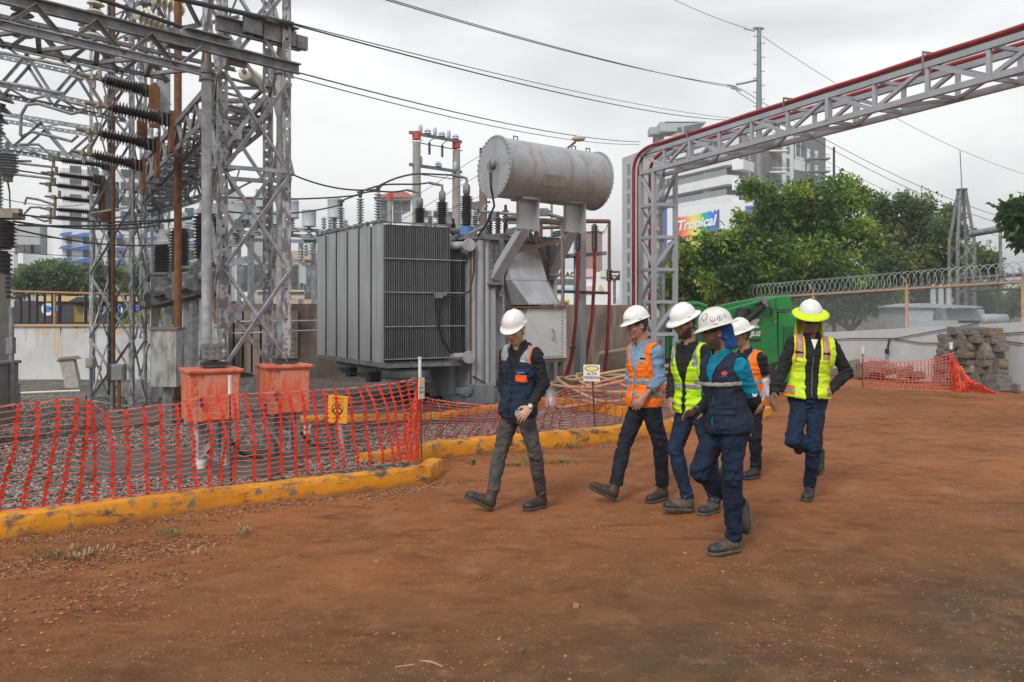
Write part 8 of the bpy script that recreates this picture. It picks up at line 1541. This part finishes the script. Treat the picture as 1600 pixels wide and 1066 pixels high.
P, H, HP = G_p['P'], G_p['H'], G_p['HP']; G_p['vest'].patch('tab', blackc, G_p['vesto'], G_p['tf'], lambda x, y, z, n: (abs(x) > .085)&(abs(x) < .15)&(z > .40)&(z < .418)&(y > 0), .006)
mb = MB(); n = 56; lime = clothm('sunshade_lime', (.62,.82,.02), (.52,.72,.02), .6)
for e in (0, .33, .66, 1.0):
    for k in range(n): a = 2*math.pi*k/n; fw = max(0, math.sin(a)); w_ = .056+.022*fw; mb.v.append(tuple(HP(math.cos(a)*(.105+w_*e), math.sin(a)*(.127+w_*e), .034-.028*e-.012*e*e*fw)))
for i in range(3):
    for k in range(n): k2 = (k+1) % n; mb.f.append((i*n+k, i*n+k2, (i+1)*n+k2, (i+1)*n+k))
o = mb.build('sunshade', lime, G_p['root'], smooth=True, ang=60); s_ = o.modifiers.new('thickness', 'SOLIDIFY'); s_.thickness = .004
mb = MB(); rows4 = 9; n = 30
for j in range(rows4):
    for k in range(n): a = math.pi*(1.0+k/(n-1))+(.25 if k == 0 else 0)-(.25 if k == n-1 else 0); rr = .125+.018*math.sin(k*1.3+j*.3)*(j/8); mb.v.append(tuple(H(math.cos(a)*rr*.92, math.sin(a)*rr-.005, .03-.024*j)))
for j in range(rows4-1):
    for k in range(n-1): mb.f.append((j*n+k, j*n+k+1, (j+1)*n+k+1, (j+1)*n+k))
o = mb.build('neck_flap', mat('neck_flap_yellow', (.80,.80,.03), (.70,.72,.02), scale=8, rough=.7), G_p['root'], smooth=True, ang=80); s_ = o.modifiers.new('thickness', 'SOLIDIFY'); s_.thickness = .003
mb = MB()
for x in (-1, 1): mb.add([H(x*.006,.106,.012), H(x*.030,.104,.020), H(x*.058,.086,.016), H(x*.060,.082,-.008), H(x*.036,.100,-.020), H(x*.012,.107,-.010)], [(0,1,2,3,4,5)]); mb.tube([H(x*.056,.088,.012), H(x*.080,.02,.010)], .003, 6)
o = mb.build('sunglasses', mat('dark_lens', (.008,.008,.01), rough=.08), G_p['root']); s_ = o.modifiers.new('thickness', 'SOLIDIFY'); s_.thickness = .002
C2 = G_p['P']['neck']; mb = MB(); mb.prism([C2+G_p['f']*.108+G_p['s']*.03+G_p['u']*.0, C2+G_p['f']*.108-G_p['s']*.03+G_p['u']*.0, C2+G_p['f']*.135-G_p['u']*.09], G_p['f']*.006); mb.build('undershirt', wht, G_p['sho'])
mb = MB(); pz = [on_torso(G_p, 0, 0)[0]]; c_, fr_ = G_p['tf']; Sh = G_p['shirt']; q = (Sh.V-np.array(c_))@np.array([tuple(a) for a in fr_]).T; pts = []
for z in np.arange(.02, .40, .03): k = np.argmin((q[:,0])**2+(q[:,2]-z)**2+(q[:,1] < 0)*9); pts.append(V(Sh.V[k])+V(Sh.N[k])*.003)
mb.tube(pts, .003, 5); mb.build('zip', galvd, G_p['sho'])
# sheet of paper held by the man behind
mb = MB(); c = at(1199, 606, 9.15); M = Matrix.Rotation(R(25), 3, 'Z') @ Matrix.Rotation(R(-20), 3, 'Y'); 
for i in range(6):
    for j in range(2): mb.v.append(tuple(c+M@V((-.035+.07*j, .01*math.sin(i*.6), -.10+.04*i))))
for i in range(5): mb.f.append((2*i, 2*i+1, 2*i+3, 2*i+2))
o = simple('paper_sheet', mb, mat('paper_lilac', (.66,.58,.64), rough=.7), 'folded pale lilac sheet of paper held by the man in black short sleeves', 'paper'); s_ = o.modifiers.new('thickness', 'SOLIDIFY'); s_.thickness = .001
# ---------------------------------------------------------------- air
hz = bpy.data.materials.new('haze_air'); hz.use_nodes = True; nt = hz.node_tree; nt.nodes.remove(nt.nodes['Principled BSDF']); pv = nt.nodes.new('ShaderNodeVolumePrincipled'); pv.inputs['Color'].default_value = (.92,.94,.97,1); pv.inputs['Density'].default_value = .0012; pv.inputs['Anisotropy'].default_value = .2
nt.links.new(pv.outputs[0], nt.nodes['Material Output'].inputs['Volume']); mb = MB(); mb.box((0, 700, 24), (1900, 1700, 52)); o = mb.build('haze', hz); tag(o, None, None, None, 'stuff'); sc.cycles.volume_step_rate = 4
